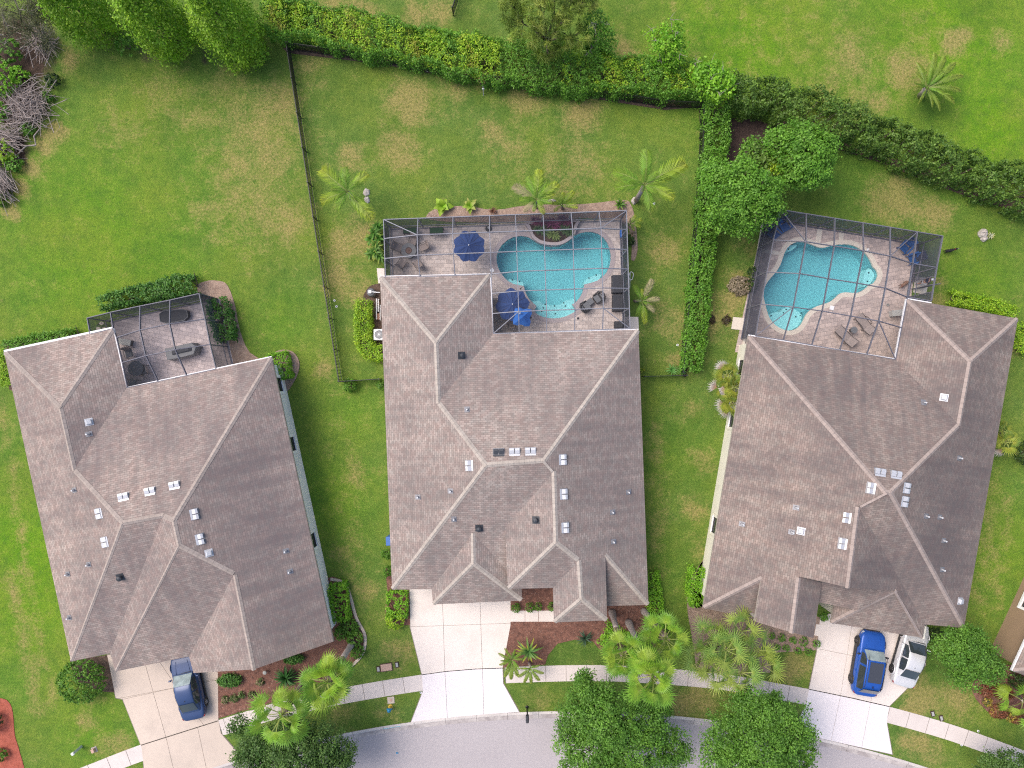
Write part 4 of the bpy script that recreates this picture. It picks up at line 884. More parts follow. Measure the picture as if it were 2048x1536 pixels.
for a_, b_, m in (('N', 'A', 7), ('A', 'B', 7), ('B', 'C', 6), ('C', 'D', 6)): bm3 += [(f'{a_}{i}', f'{b_}{i}') for i in range(m)]
pn3 = [(f'{a_}{i}', f'{a_}{i + 1}', f'{b_}{i + 1}', f'{b_}{i}') for a_, b_, m in (('N', 'A', 6), ('A', 'B', 6), ('B', 'C', 5), ('C', 'D', 5)) for i in range(m)]
cage3, C3 = cage('charcoal screen cage over the right patio with curvy pool', n3, bm3, pn3, [['D0', 'C0', 'B0', 'A0', 'N0', 'N1', 'N2', 'N3', 'N4', 'N5', 'N6', 'A6', 'B6']], P(1690, 560), M['alu'],
     diag=[('N0', 'A1'), ('N5', 'A4'), ('D0', 'C1'), ('D5', 'C4')], doors={('A6', 'B6'): (.25, .72)})
b = MB(); d0 = P(1824, 578, .1); d1 = P(1848, 575, .1)
for z in (.1, .95, 2.0): b.bar(Vector((d0.x, d0.y, z + .05)), Vector((d1.x, d1.y, z + .05)), .05, .06)
for p in (d0, d1): b.box((p.x, p.y, 1.05), (.05, .05, 2.0))
dr = b.build('screen_door', M['alu'], cage3, org=cage3.location)
b = MB(); b.add([d0, d1, d1 + Vector((0, 0, 1.95)), d0 + Vector((0, 0, 1.95))], [(0, 1, 2, 3)]); b.build('door_screen', M['screen_wall'], dr, org=cage3.location)
# ------------------------------------------------------------------ foliage
def unit(v): return v / (np.linalg.norm(v, axis=-1, keepdims=True) + 1e-9)
PAL = dict(column=[(.095, .22, .013), (.135, .28, .018), (.185, .325, .024)], oak=[(.055, .145, .022), (.075, .185, .028), (.10, .225, .035)], oak_dark=[(.035, .085, .022), (.055, .12, .03), (.075, .15, .04)], bright=[(.085, .24, .016), (.12, .30, .02), (.17, .35, .03)], mid=[(.06, .17, .018), (.085, .215, .025), (.11, .25, .035)],
           hedge=[(.045, .125, .016), (.07, .18, .02), (.10, .225, .03)], hedge_b=[(.042, .100, .017), (.068, .142, .024), (.105, .192, .038)], lime=[(.11, .25, .015), (.17, .32, .02), (.24, .37, .03)], yellow=[(.14, .20, .02), (.18, .225, .028), (.22, .235, .04)], ixora=[(.03, .10, .02), (.055, .155, .03), (.085, .205, .045)],
           pine=[(.085, .15, .02), (.125, .195, .03), (.165, .22, .045)], grey=[(.055, .075, .042), (.085, .105, .06), (.13, .14, .09)], dark=[(.015, .04, .012), (.03, .065, .018), (.05, .09, .025)], red=[(.12, .02, .05), (.20, .04, .09), (.06, .05, .03)], copper=[(.20, .06, .03), (.30, .12, .07), (.16, .10, .04)], flower=[(.55, .42, .10), (.5, .35, .05), (.08, .15, .03)], tan=[(.30, .25, .17), (.40, .33, .24), (.22, .18, .12)], daylily=[(.04, .13, .02), (.06, .17, .03), (.09, .21, .04)])
for _k in PAL:
    if _k not in ('red', 'copper', 'flower', 'tan'): PAL[_k] = [(r * 1.5, g * 1.38, b_ * 1.1) for r, g, b_ in PAL[_k]]
def leafquads(p, out, L, tint, width=.62, up=.5, rnd=.8, axis=None):
    n = len(p); nm = unit(out * .6 + np.array([0, 0, up]) + RNG.normal(0, rnd * .6, (n, 3)))
    a = RNG.normal(0, 1, (n, 3)) if axis is None else axis + RNG.normal(0, .15, (n, 3))
    a = unit(a - nm * (a * nm).sum(1, keepdims=True)); b = np.cross(nm, a)
    l = (L * RNG.uniform(.65, 1.3, n))[:, None]; w = l * width * .5
    V = np.stack([p - a * l * .5, p + b * w - a * l * .05, p + a * l * .5 - nm * l * .12, p - b * w - a * l * .05], 1).reshape(-1, 3)
    return V, np.arange(4 * n).reshape(n, 4), np.repeat(tint, 4, 0)
def tints(pal, n, jit=.18):
    c = np.array(PAL[pal] if isinstance(pal, str) else pal); k = RNG.integers(0, len(c), n)
    return np.clip(c[k] * RNG.uniform(1 - jit, 1 + jit, (n, 1)), 0, 1)
def clumped(cent, out, rc, k, L, pal, cj=.22, **kw):         # k leaves around every clump centre
    n = len(cent); cc = np.array(PAL[pal] if isinstance(pal, str) else pal); base = cc[RNG.integers(0, len(cc), n)] * RNG.uniform(1 - cj, 1 + cj, (n, 1))
    p = np.repeat(cent, k, 0); o = np.repeat(out, k, 0); d = RNG.normal(0, 1, (n * k, 3)) * (rc if np.isscalar(rc) else np.repeat(rc, k)[:, None]) * .55
    d -= o * np.minimum(0, (d * o).sum(1, keepdims=True)) * .4
    t = np.repeat(base, k, 0) * RNG.uniform(.8, 1.22, (n * k, 1)) * .75 + tints(pal, n * k) * .25
    return leafquads(p + d, unit(o + unit(d) * .8), L, t, **kw)
def cat(parts):
    Vs, Fs, Ts = [], [], []; b = 0
    for V, F, T in parts: Vs.append(V); Fs.append(F + b); Ts.append(T); b += len(V)
    return np.concatenate(Vs), np.concatenate(Fs), np.concatenate(Ts)
def sphere_dirs(n, zmin=-.35):
    z = RNG.uniform(zmin, 1, n); a = RNG.uniform(0, 2 * math.pi, n); r = np.sqrt(1 - z * z); return np.stack([r * np.cos(a), r * np.sin(a), z], 1)
def foliage_obj(name, parts, parent, org, mat='leaf'):
    V, F, T = cat(parts); V = V - np.array(org); return link(name, npmesh(name, V, F, M[mat], T), parent)

def tree(name, label, cat_, blobs, base, pal, leaf=.17, dens=9, k=34, rc=.34, trunk_r=.16, group=None, pals=None, tuft=False, twigs=0, width=.6, zmin=-.35, depth=(.55, 1.02), fork=.35):
    """blobs: (px, py, z, radius in pixels[, flatten])"""
    B0 = P(*base); t = thing(name, label, cat_, B0, 0, group); tb = MB(); parts = []
    zmid = min(b[2] for b in blobs) * fork; fk = B0 + Vector((0, 0, max(.5, zmid)))
    C0 = sum((P(b[0], b[1], b[2]) for b in blobs), Vector()) / len(blobs); fk.x += (C0.x - B0.x) * .25; fk.y += (C0.y - B0.y) * .25
    tb.tube([B0 - Vector((0, 0, .1)), B0.lerp(fk, .5) + Vector((.05, -.04, 0)), fk], [trunk_r * 1.25, trunk_r, trunk_r * .85], 9)
    for i, bl in enumerate(blobs):
        px, py, z, rp = bl[:4]; fl = bl[4] if len(bl) > 4 else .75; r = rp * (CAMH - z) / CAMH / K; c = np.array(P(px, py, z))
        n = int(dens * 4 * r * r) + 6; d = sphere_dirs(n, zmin); f = RNG.uniform(*depth, n) * (1 + .13 * np.sin(d[:, 0] * 7 + i) * np.cos(d[:, 1] * 6 + 2 * i))
        cen = c + d * np.array([r, r, r * fl]) * f[:, None]; cen[:, 2] = np.maximum(cen[:, 2], .25)
        pl = pals[i] if pals else pal
        kw = dict(axis=None)
        if tuft:
            kk = np.repeat(d * 0, k, 0); ax = RNG.normal(0, 1, (n * k, 3)) + np.array([0, 0, .5]); ax = unit(ax); cc = np.array(PAL[pl])
            tt = np.repeat(cc[RNG.integers(0, len(cc), n)] * RNG.uniform(.7, 1.25, (n, 1)), k, 0)
            parts.append(leafquads(np.repeat(cen, k, 0) + ax * leaf * .5, ax, leaf, tt * RNG.uniform(.8, 1.2, (n * k, 1)), width=width, axis=ax))
        else: parts.append(clumped(cen, d, rc, k, leaf, pl, width=width))
        C = Vector(c); mid = fk.lerp(C, .55) + Vector((RNG.normal(0, .15), RNG.normal(0, .15), .2)); rr = trunk_r * .5
        tb.tube([fk - Vector((0, 0, .1)), mid, C], [rr, rr * .65, rr * .35], 6)
        for j in range(min(n, 9)):
            e = Vector(cen[RNG.integers(0, n)]); tb.tube([C.lerp(mid, .3), C.lerp(e, .6) + Vector((0, 0, .08)), e], [rr * .35, rr * .22, .012], 5, False)
    tr = tb.build('trunk', M['bark'], t, True, org=B0)
    foliage_obj('crown', parts, t, B0)
    if twigs:
        wb = MB()
        for j in range(twigs):
            bl = blobs[RNG.integers(0, len(blobs))]; c = P(*bl[:3]); r = bl[3] / K; a = RNG.uniform(0, 6.28); s0 = c - Vector((0, 0, .05)); e = c + Vector((math.cos(a) * r * RNG.uniform(.4, 1), math.sin(a) * r * RNG.uniform(.4, 1), r * RNG.uniform(.6, 1.1)))
            m_ = s0.lerp(e, .5) + Vector((RNG.normal(0, .15), RNG.normal(0, .15), .1)); wb.tube([s0, m_, e], [.03, .022, .01], 5, False)
            for q in range(3): f_ = m_.lerp(e, RNG.uniform(.1, .8)); wb.tube([f_, f_ + Vector((RNG.normal(0, .3), RNG.normal(0, .3), RNG.uniform(.0, .3)))], [.014, .006], 4, False)
        wb.build('twig', M['twig'], t, org=B0)
    return t

def shrub(name, label, px, py, rp, h, pal, cat_='shrub', leaf=.11, dens=95, group=None, sq=None, rz=0, tight=.09, fl=1.0, k=9):
    """a clipped or loose shrub: leaves over a dome (or a rounded block when sq=(half x, half y) in pixels)"""
    B0 = P(px, py, 0); B0.z = 0; dens = max(dens, 1.5 / (.31 * leaf * leaf)) * (.5 if leaf < .085 else 1)
    if sq is None:
        r = rp / K; n = int(dens * 2 * math.pi * r * max(r, h * .7) / k) + 8; d = sphere_dirs(n, -.2); f = RNG.uniform(.82, 1.04, n)
        cen = np.array(B0) + np.array([0, 0, h * .42]) + d * np.array([r, r * fl, h * .58]) * f[:, None]; nv = d
    else:
        hx, hy = sq[0] / K, sq[1] / K; ar = 4 * hx * hy + 4 * (hx + hy) * h; n = int(dens * ar / k)
        u = RNG.uniform(-1, 1, (n, 3)); u[:, 2] = RNG.uniform(0, 1, n); face = RNG.uniform(0, ar, n); top = face < 4 * hx * hy; ex = (~top) & (face < 4 * hx * hy + 4 * hy * h); ey = ~(top | ex)
        u[top, 2] = RNG.uniform(.93, 1.03, top.sum()); u[ex, 0] = np.sign(u[ex, 0]) * RNG.uniform(.9, 1.02, ex.sum()); u[ey, 1] = np.sign(u[ey, 1]) * RNG.uniform(.9, 1.02, ey.sum())
        nv = np.zeros((n, 3)); nv[top, 2] = 1; nv[ex, 0] = np.sign(u[ex, 0]); nv[ey, 1] = np.sign(u[ey, 1])
        rr = np.maximum(np.abs(u[:, 0]), np.abs(u[:, 1])); cor = np.minimum(1, 1.28 / (np.abs(u[:, 0]) ** 6 + np.abs(u[:, 1]) ** 6 + .01) ** (1 / 6)); u[:, :2] *= np.minimum(cor, 1)[:, None]
        q = u * np.array([hx, hy, h]); c_, s_ = math.cos(rz), math.sin(rz); q = np.stack([q[:, 0] * c_ - q[:, 1] * s_, q[:, 0] * s_ + q[:, 1] * c_, q[:, 2]], 1); nv = np.stack([nv[:, 0] * c_ - nv[:, 1] * s_, nv[:, 0] * s_ + nv[:, 1] * c_, nv[:, 2]], 1)
        cen = np.array(B0) + q
    cen[:, 2] = np.maximum(cen[:, 2], .04)
    V, F, T = clumped(cen, nv, tight, k, leaf, pal, cj=.2)
    t = thing(name, label, cat_, B0, 0, group); foliage_obj('foliage', [(V, F, T)], t, B0)
    b = MB()
    hh = h * .55
    for j in range(6):
        a = j * 1.05; e = Vector((math.cos(a), math.sin(a), 0)) * ((rp if sq is None else min(sq)) / K * .55) + Vector((0, 0, hh)); b.tube([Vector((0, 0, -.05)), e * .5 + Vector((0, 0, .1)), e], [.03, .02, .01], 5, False)
    b.build('stem', M['bark'], t)
    return t

def hedge(name, label, pts, hw, h, pal, leaf=.17, dens=105, pals=None, rough=.12, k=7, nper=.8, cat_='hedge', round_=.25):
    """pts: pixels of the centre line on the ground; hw: half width in metres along it"""
    dens = max(dens, 1.6 / (.31 * leaf * leaf))
    C = np.array([P2(p) for p in smooth_poly(pts, 5, False)]); seg = np.linalg.norm(np.diff(C, axis=0), axis=1); S = np.concatenate([[0], np.cumsum(seg)]); Lh = S[-1]
    hw = np.asarray(hw if hasattr(hw, '__len__') else [hw] * len(pts), float); hwf = lambda s: np.interp(s / Lh, np.linspace(0, 1, len(hw)), hw)
    hs = np.asarray(h if hasattr(h, '__len__') else [h] * len(pts), float); hf = lambda s: np.interp(s / Lh, np.linspace(0, 1, len(hs)), hs)
    per = 2 * hw.mean() + 2 * hs.mean(); n = int(dens * per * Lh / k)
    s = RNG.uniform(0, Lh, n); q = RNG.uniform(-per / 2, per / 2, n); W_, H_ = hwf(s), hf(s)
    top = np.abs(q) < W_; lat = np.where(top, q / W_, np.sign(q)); z = np.where(top, 1.0, 1 - (np.abs(q) - hw.mean()) / hs.mean()); z = np.clip(z, .02, 1)
    d = np.stack([np.interp(s, S[:-1], np.diff(C[:, 0]) / seg), np.interp(s, S[:-1], np.diff(C[:, 1]) / seg)], 1); d = unit(d); nn = np.stack([-d[:, 1], d[:, 0]], 1)
    wob = 1 + rough * (np.sin(s * 2.1 + lat * 2) + np.sin(s * 5.3 + 1.7 * lat + 1) * .6 + np.sin(s * .83 + 2) * .8)
    dep = RNG.uniform(.86, 1.0, n)
    edge = np.where(top, 1 - round_ * np.abs(lat) ** 4, 1.0)
    X = np.stack([np.interp(s, S, C[:, 0]), np.interp(s, S, C[:, 1])], 1) + nn * (lat * W_ * np.where(top, 1, wob) * np.where(top, 1, dep) * np.where(z > .85, .95, 1))[:, None]
    Z = z * H_ * np.where(top, wob * dep * edge, 1)
    cen = np.concatenate([X, Z[:, None]], 1); out = np.where(top[:, None], np.array([0, 0, 1.0]), np.concatenate([nn * np.sign(lat)[:, None], np.full((n, 1), .2)], 1))
    parts = []
    if pals is None: parts.append(clumped(cen, out, .17, k, leaf, pal, cj=.25))
    else:
        w = np.zeros(n, int); px = cen[:, 0] * K + 1024; nz = np.sin(s * 1.3) + np.sin(s * 3.1 + lat * 3) + RNG.normal(0, .8, n)
        for (x0, x1, thr, idx) in pals[1]: w[(px > x0) & (px < x1) & top & (nz > thr)] = idx
        for i, pl in enumerate(pals[0]):
            m = w == i
            if m.any(): parts.append(clumped(cen[m], out[m], .17, k, leaf, pl, cj=.25))
    B0 = Vector((C[len(C) // 2][0], C[len(C) // 2][1], 0)); t = thing(name, label, cat_, B0); foliage_obj('foliage', parts, t, B0)
    b = MB()
    for sx in np.arange(.4, Lh, nper):
        p = Vector((np.interp(sx, S, C[:, 0]), np.interp(sx, S, C[:, 1]), 0))
        for j in range(3):
            e = p + Vector((RNG.normal(0, .35), RNG.normal(0, .35), float(hf(sx)) * .75)); b.tube([p - Vector((0, 0, .05)), p.lerp(e, .5), e], [.05, .035, .015], 5, False)
    b.build('stem', M['bark'], t, org=B0); return t

# --- palms: one leaf mesh per kind, every frond a part
def arrs(V, F, T): return np.array(V, float), np.array(F), np.array(T, float)
def fan_leaf(R, pet, nseg=26, spread=150, droop=.25, pal=((.16, .30, .03), (.10, .24, .025)), hub=(.30, .38, .04), seed=0, jn=.62):
    rg = np.random.default_rng(seed); V = []; F = []; T = []
    def quad(a, b, c, d, ta, tb): i = len(V); V.extend([a, b, c, d]); F.append((i, i + 1, i + 2, i + 3)); T.extend([ta, ta, tb, tb])
    for k in range(5):                                       # petiole
        x0, x1 = pet * k / 5, pet * (k + 1) / 5; z = lambda x: .10 * math.sin(math.pi * x / pet) * pet
        quad((x0, -.03, z(x0)), (x0, .03, z(x0)), (x1, .024, z(x1)), (x1, -.024, z(x1)), (.26, .30, .08), (.30, .36, .08))
        quad((x0, 0, z(x0) - .04), (x0, .03, z(x0)), (x1, .024, z(x1)), (x1, 0, z(x1) - .04), (.2, .22, .06), (.2, .25, .06))
    for k in range(nseg):
        a0 = math.radians(-spread + 2 * spread * k / nseg); a1 = math.radians(-spread + 2 * spread * (k + 1) / nseg); am = (a0 + a1) / 2
        r = R * (.78 + .22 * math.cos(am * .8)) * rg.uniform(.9, 1.06); rj = r * rg.uniform(jn - .06, jn + .06)
        c = np.array(pal[0]) * rg.uniform(.8, 1.2); c2 = np.array(pal[1]) * rg.uniform(.8, 1.2)
        pt = lambda a, rr, dz: (pet + rr * math.cos(a), rr * math.sin(a), dz - droop * (rr / R) ** 2 * R * (.6 + .6 * abs(math.sin(a / 2))))
        fz = .05 * rj
        quad((pet, 0, 0), (pet, 0, 0), pt(a0, rj, 0), pt(am, rj, fz), hub, tuple(c)); quad((pet, 0, 0), (pet, 0, 0), pt(am, rj, fz), pt(a1, rj, 0), hub, tuple(c * .82))
        dr = rg.uniform(-.05, .02) * R; am2 = am + rg.normal(0, .03)
        quad(pt(a0, rj, 0), pt(a1, rj, 0), pt(am2 + .02, r * .85, dr * .4), pt(am2 - .02, r * .85, dr * .4), tuple(c), tuple(c2))
        quad(pt(am2 + .02, r * .85, dr * .4), pt(am2 - .02, r * .85, dr * .4), pt(am2, r * 1.08, dr - .05 * R), pt(am2, r * 1.08, dr - .05 * R), tuple(c2), tuple(c2 * 1.1))
    return arrs(V, F, T)
def feather(L, w=.42, n=24, arch=.55, pal=((.12, .25, .025), (.20, .30, .03)), seed=0, lw=.022, pet=.18):
    rg = np.random.default_rng(seed); V = []; F = []; T = []
    def quad(a, b, c, d, ta, tb): i = len(V); V.extend([a, b, c, d]); F.append((i, i + 1, i + 2, i + 3)); T.extend([ta, ta, tb, tb])
    ax = lambda t: np.array([L * (t - .12 * t * t), 0, L * (arch * .55 * t - arch * 1.05 * t * t)])
    for k in range(10):
        a, b = ax(k / 10), ax((k + 1) / 10); e = np.array([0, .022 * (1 - k / 12), 0]); quad(a - e, a + e, b + e * .9, b - e * .9, (.22, .27, .07), (.22, .27, .07))
    for k in range(n):
        t = pet + (1 - pet) * (k + .5) / n; p = ax(t); fw = w * L * (math.sin(math.pi * min(1, (t - pet) / (1 - pet) * .86 + .14)) ** .6)
        for sg in (-1, 1):
            d = np.array([.62 + .5 * t, sg * .8, -.28 + rg.normal(0, .1)]); d /= np.linalg.norm(d); q = p + d * fw * rg.uniform(.85, 1.1); m_ = (p + q) / 2 + np.array([0, 0, .05 * fw]); q = q - np.array([0, 0, .18 * fw])
            e = np.array([.8, -sg * .3, 0.]); e = e / np.linalg.norm(e) * lw; mixc = np.array(pal[0]) * (1 - t) + np.array(pal[1]) * t; c = mixc * rg.uniform(.75, 1.2)
            quad(p - e * .6, p + e * .6, m_ + e, m_ - e, tuple(c), tuple(c)); quad(m_ - e, m_ + e, q, q, tuple(c), tuple(c * 1.15))
    return arrs(V, F, T)
def strap(L, w, arch=.4, pal=((.06, .17, .025), (.10, .22, .03)), seed=0, nseg=5, fold=.25, lift=.6, tipcol=None):
    rg = np.random.default_rng(seed); V = []; F = []; T = []
    pr = None
    for k in range(nseg + 1):
        t = k / nseg; x = L * (t - .1 * t * t); z = L * (lift * t - (lift + arch) * t * t); ww = w * math.sin(math.pi * (.12 + .88 * t) ** .8) * .5 + .004; c = np.array(pal[0]) * (1 - t) + np.array(pal[1]) * t
        if tipcol is not None and t > .5: c = c * (1 - (t - .5) * 2) + np.array(tipcol) * (t - .5) * 2
        row = [(x, -ww, z + fold * ww), (x, 0, z), (x, ww, z + fold * ww)]
        i = len(V); V += row; T += [tuple(c * .9), tuple(c * 1.15), tuple(c)]
        if k: F += [(i - 3, i - 2, i + 1, i), (i - 2, i - 1, i + 2, i + 1)]
    return arrs(V, F, T)
_LM = {}
def leaf_mesh(key, fn):
    if key not in _LM: V, F, T = fn(); _LM[key] = npmesh('frond', V, F, M['frond'], T)
    return _LM[key]
def put_leaf(me, parent, loc, az, el, sc=1.0, roll=0.0, name='frond'):
    o = link(name, me, parent); o.matrix_local = Matrix.Translation(loc) @ Matrix.Rotation(az, 4, 'Z') @ Matrix.Rotation(-el, 4, 'Y') @ Matrix.Rotation(roll, 4, 'X') @ Matrix.Scale(sc, 4); return o
def palm_trunk(t, B0, top, r0, r1, swollen=False, boots=.5, lean=None):
    b = MB(); T_ = top - B0; n = 9; pts = []; rad = []
    for i in range(n + 1):
        f = i / n * (1 - boots if boots < 1 else 1); pts.append(T_ * f + Vector((0, 0, -.1 if i == 0 else 0))); rad.append(r0 * (1.5 - .5 * min(1, f * 6)) if swollen else r0 * (1 - .25 * f))
    o = b.tube(pts, rad, 12).build('trunk', M['palm_smooth'], t, True)
    if boots > 0:                                            # old leaf bases stuck to the upper trunk
        bb = MB(); m_ = int(44 * boots * T_.length / 5)
        s0 = 1 - boots; bb.tube([T_ * s0, T_ * .98], [r1, r1 * 1.05], 10)
        for i in range(m_):
            f = s0 + boots * i / m_; a = i * 2.4; p = T_ * f; d = Vector((math.cos(a), math.sin(a), .55)).normalized(); s_ = d.cross(Vector((0, 0, 1))).normalized()
            q0 = p + d * r1 * .6; q1 = p + d * (r1 + .17); bb.add([q0 - s_ * .075, q0 + s_ * .075, q1 + s_ * .035, q1 - s_ * .035, q0 - s_ * .05 - Vector((0, 0, .1)), q0 + s_ * .05 - Vector((0, 0, .1))], [(0, 1, 2, 3), (4, 3, 2, 5), (0, 3, 4), (1, 5, 2)])
        bb.build('leaf_base', M['palm_bark'], t)
def fan_palm(label, base, crown, z, R=1.0, pet=1.1, n=17, r0=.2, r1=.22, seed=0, group=None, boots=.55, swollen=True, pal='fan', el=(-50, 72), name='fan_palm', dead=0):
    B0 = P(*base); top = P(crown[0], crown[1], z); t = thing(name, label, 'palm', B0, 0, group); palm_trunk(t, B0, top, r0, r1, swollen, boots)
    rg = np.random.default_rng(seed + 5); T_ = top - B0
    for i in range(n):
        az = i * 2.399 + rg.normal(0, .2); e = math.radians(el[0] + (el[1] - el[0]) * (i + .5) / n); v = int(rg.integers(0, 4)); s = rg.uniform(.85, 1.1)
        me = leaf_mesh((pal, v), lambda: fan_leaf(.92, (.62, 1.0, 1.3, .85)[v], seed=v, droop=.16 + .1 * v, spread=108, nseg=22, pal=(((.20, .37, .03), (.15, .30, .025)), ((.13, .28, .025), (.11, .25, .025)), ((.18, .36, .03), (.15, .31, .03)), ((.26, .38, .04), (.20, .34, .03)))[v], hub=(.27, .40, .04)))
        put_leaf(me, t, T_ + Vector((0, 0, -.1 + .02 * i)), az, e, s * R, rg.normal(0, .25))
    for i in range(dead):
        me = leaf_mesh(('dead', i % 2), lambda: fan_leaf(1.0, 1.0, seed=9 + i % 2, droop=.7, spread=110, pal=((.33, .28, .25), (.45, .41, .40)), hub=(.36, .22, .12)))
        put_leaf(me, t, T_ - Vector((0, 0, .2)), rg.uniform(0, 6.28), math.radians(-50), R, 0)
    return t
def feather_palm(label, base, crown, z, tips, zt=.55, pal=0, group=None, name='feather_palm', r0=.09, cat_='palm', arch=.55, w=.32, n=18, lw=.0145, drys=()):
    """tips: pixels where the frond ends are seen"""
    B0 = P(*base); top = P(crown[0], crown[1], z); t = thing(name, label, cat_, B0, 0, group); T_ = top - B0
    b = MB(); b.tube([Vector((0, 0, -.1)), T_ * .5 + Vector((.03, .02, 0)), T_], [r0 * 1.3, r0, r0 * .9], 10); b.build('trunk', M['palm_smooth'], t, True)
    pals = [((.09, .25, .02), (.20, .31, .03)), ((.08, .23, .025), (.16, .30, .04)), ((.11, .21, .02), (.21, .27, .035)), ((.24, .23, .10), (.36, .31, .18)), ((.13, .28, .02), (.31, .36, .03))]
    for i, tp in enumerate(tips):
        e = P(tp[0], tp[1], z * zt); d = e - top; hl = math.hypot(d.x, d.y); az = math.atan2(d.y, d.x); k = pal if i not in drys else 3
        k = tp[2] if len(tp) > 2 else k
        me = leaf_mesh(('f', k, i % 3, arch, w, n), lambda: feather(1.0, w, n, arch, pals[k], i % 3, lw)); L = hl / .88
        put_leaf(me, t, T_, az, math.radians(12), max(.5, L), 0); ml = max(.5, L)
    for i in range(5):                                       # young fronds in the heart
        me = leaf_mesh(('f', 0, i % 3, arch, w, n), lambda: feather(1.0, w, n, arch, pals[0], i % 3, lw)); put_leaf(me, t, T_, i * 2.399 + .7, math.radians(38 + 6 * i), ml * .62, 0)
    return t
def rosette(name, label, px, py, L, w, n, pal, z=0.0, cat_='plant', group=None, el=(5, 75), arch=.35, seed=0, tip=None, sub=None, lift=.3, fold=.25):
    """a plant of strap leaves from one or several hearts; single foliage mesh"""
    B0 = P(px, py, 0); rg = np.random.default_rng(seed); parts = []
    for (ox, oy, oz, sc) in (sub or [(0, 0, z, 1)]):
        for i in range(n):
            V, F, T = strap(L * sc * rg.uniform(.75, 1.1), w, arch * rg.uniform(.6, 1.3), (tuple(np.array(pal[0]) * rg.uniform(.7, 1.25)), tuple(np.array(pal[1]) * rg.uniform(.75, 1.2))), i, 5, fold, lift, tip if rg.uniform() < .6 else None)
            az = i * 2.399 + rg.normal(0, .2); e = math.radians(el[0] + (el[1] - el[0]) * (i + .5) / n)
            Mx = np.array((Matrix.Rotation(az, 3, 'Z') @ Matrix.Rotation(-e, 3, 'Y'))); parts.append((V @ Mx.T + np.array([ox, oy, oz + .04]), F, T))
    t = thing(name, label, cat_, B0, 0, group); V, F, T = cat(parts); link('foliage', npmesh('foliage', V, F, M['frond'], T), t)
    if sub or z > .3:
        b = MB()
        for (ox, oy, oz, sc) in (sub or [(0, 0, z, 1)]): b.tube([Vector((ox * .3, oy * .3, -.05)), Vector((ox, oy, oz + .05))], [.06, .045], 7)
        b.build('stem', M['bark'], t)
    return t
# ------------------------------------------------------------------ hedges and trees
hedge('hedge', 'long yellow green hedge along the back of the centre lawn', [(548, 52), (660, 72), (760, 92), (870, 116), (965, 134), (1060, 146), (1140, 154), (1260, 168), (1350, 178), (1400, 184)], [1.3, 1.35, 1.35, 1.3, 1.35, 1.6, 1.6, 1.4, 1.2, 1.0], [2.2, 2.2, 2.1, 2.0, 2.0, 2.2, 2.2, 2.1, 2.1, 2.0], 'mid', .13, 125,
      pals=(['mid', 'lime', 'yellow', 'hedge'], [(540, 1000, -1.2, 1), (540, 760, 1.7, 2), (820, 960, 1.6, 2), (1000, 1180, .0, 3), (1120, 1400, .1, 1), (1180, 1400, 1.9, 2)]))
hedge('hedge', 'rough dark green hedge along the upper right lawn edge', [(1440, 205), (1500, 212), (1560, 232), (1620, 250), (1690, 272), (1765, 300), (1870, 342), (1960, 374), (2080, 408)], [.95, 1.1, 1.2, 1.15, 1.1, 1.05, 1.1, 1.25, 1.3], [2.6, 3.0, 3.0, 2.8, 2.7, 2.6, 2.6, 2.7, 2.7], 'hedge_b', .16, 105, rough=.20, round_=.5)
hedge('hedge', 'narrow straight green hedge between the centre and right lots', [(1424, 215), (1424, 270), (1420, 330), (1412, 400), (1404, 480), (1394, 560), (1388, 640), (1380, 700), (1376, 742)], [.85, .85, .85, .75, .68, .7, .68, .66, .68], [2.0, 1.9, 1.9, 1.8, 1.6, 1.6, 1.5, 1.5, 1.5], 'mid', .15, 115, rough=.09,
      pals=(['mid', 'hedge'], [(1380, 1440, .1, 1)]))
shrub('shrub', 'loose dark green vine bush behind the left end of the long hedge', 575, 30, 46, 1.8, 'hedge', leaf=.17, fl=.5, dens=80)
shrub('shrub', 'bright green vine mound behind the middle of the long hedge', 880, 92, 50, 1.5, 'bright', leaf=.2, fl=.4, dens=75)
shrub('shrub', 'small bright green vine bush beside the pine tree', 965, 108, 34, 1.5, 'mid', leaf=.2, fl=.6, dens=75)
def column_tree(label, base, R_, h, pal, seed):
    B0 = P(*base); n = int(h * R_ * 42); z = RNG.uniform(.02, 1, n); a = RNG.uniform(0, 6.283, n)
    prof = np.interp(z, [0, .1, .3, .5, .8, 1], [.72, .92, 1.0, .90, .50, .05]); f = RNG.uniform(.60, 1.10, n) * (1 + .09 * np.sin(a * 5 + z * 9 + seed))
    o = np.stack([np.cos(a), np.sin(a), .25 + .5 * z], 1); c = np.stack([np.cos(a) * prof * f * R_, np.sin(a) * prof * f * R_, .25 + z * (h - .3)], 1) + np.array(B0)
    t = thing('column_tree', label, 'tree', B0, 0, 'tall clipped trees in the top left corner'); foliage_obj('crown', [clumped(c, unit(o), .36, 22, .17, pal, cj=.36)], t, B0)
    b = MB(); b.tube([Vector((0, 0, -.1)), Vector((0, 0, h * .5)), Vector((0, 0, h * .9))], [.2, .13, .04], 9)
    for i in range(14):
        zz = h * (.12 + .055 * i); an = i * 2.4; r = R_ * .7 * (1 - i / 18); b.tube([Vector((0, 0, zz)), Vector((math.cos(an) * r, math.sin(an) * r, zz + r * .45))], [.05, .012], 5, False)
    b.build('trunk', M['bark'], t, True); return t
column_tree('tall green column tree nearest the top left brush thicket', (208, 62), 1.85, 9.0, 'column', 0)
column_tree('tall green column tree, middle of the row of three', (356, 88), 1.9, 8.6, 'column', 2)
column_tree('tall green column tree next to the black fence corner', (490, 96), 2.05, 8.4, 'column', 4)
shrub('shrub', 'low leafy sprout between two of the column trees', 262, 98, 20, 1.2, 'mid', leaf=.18, dens=60)
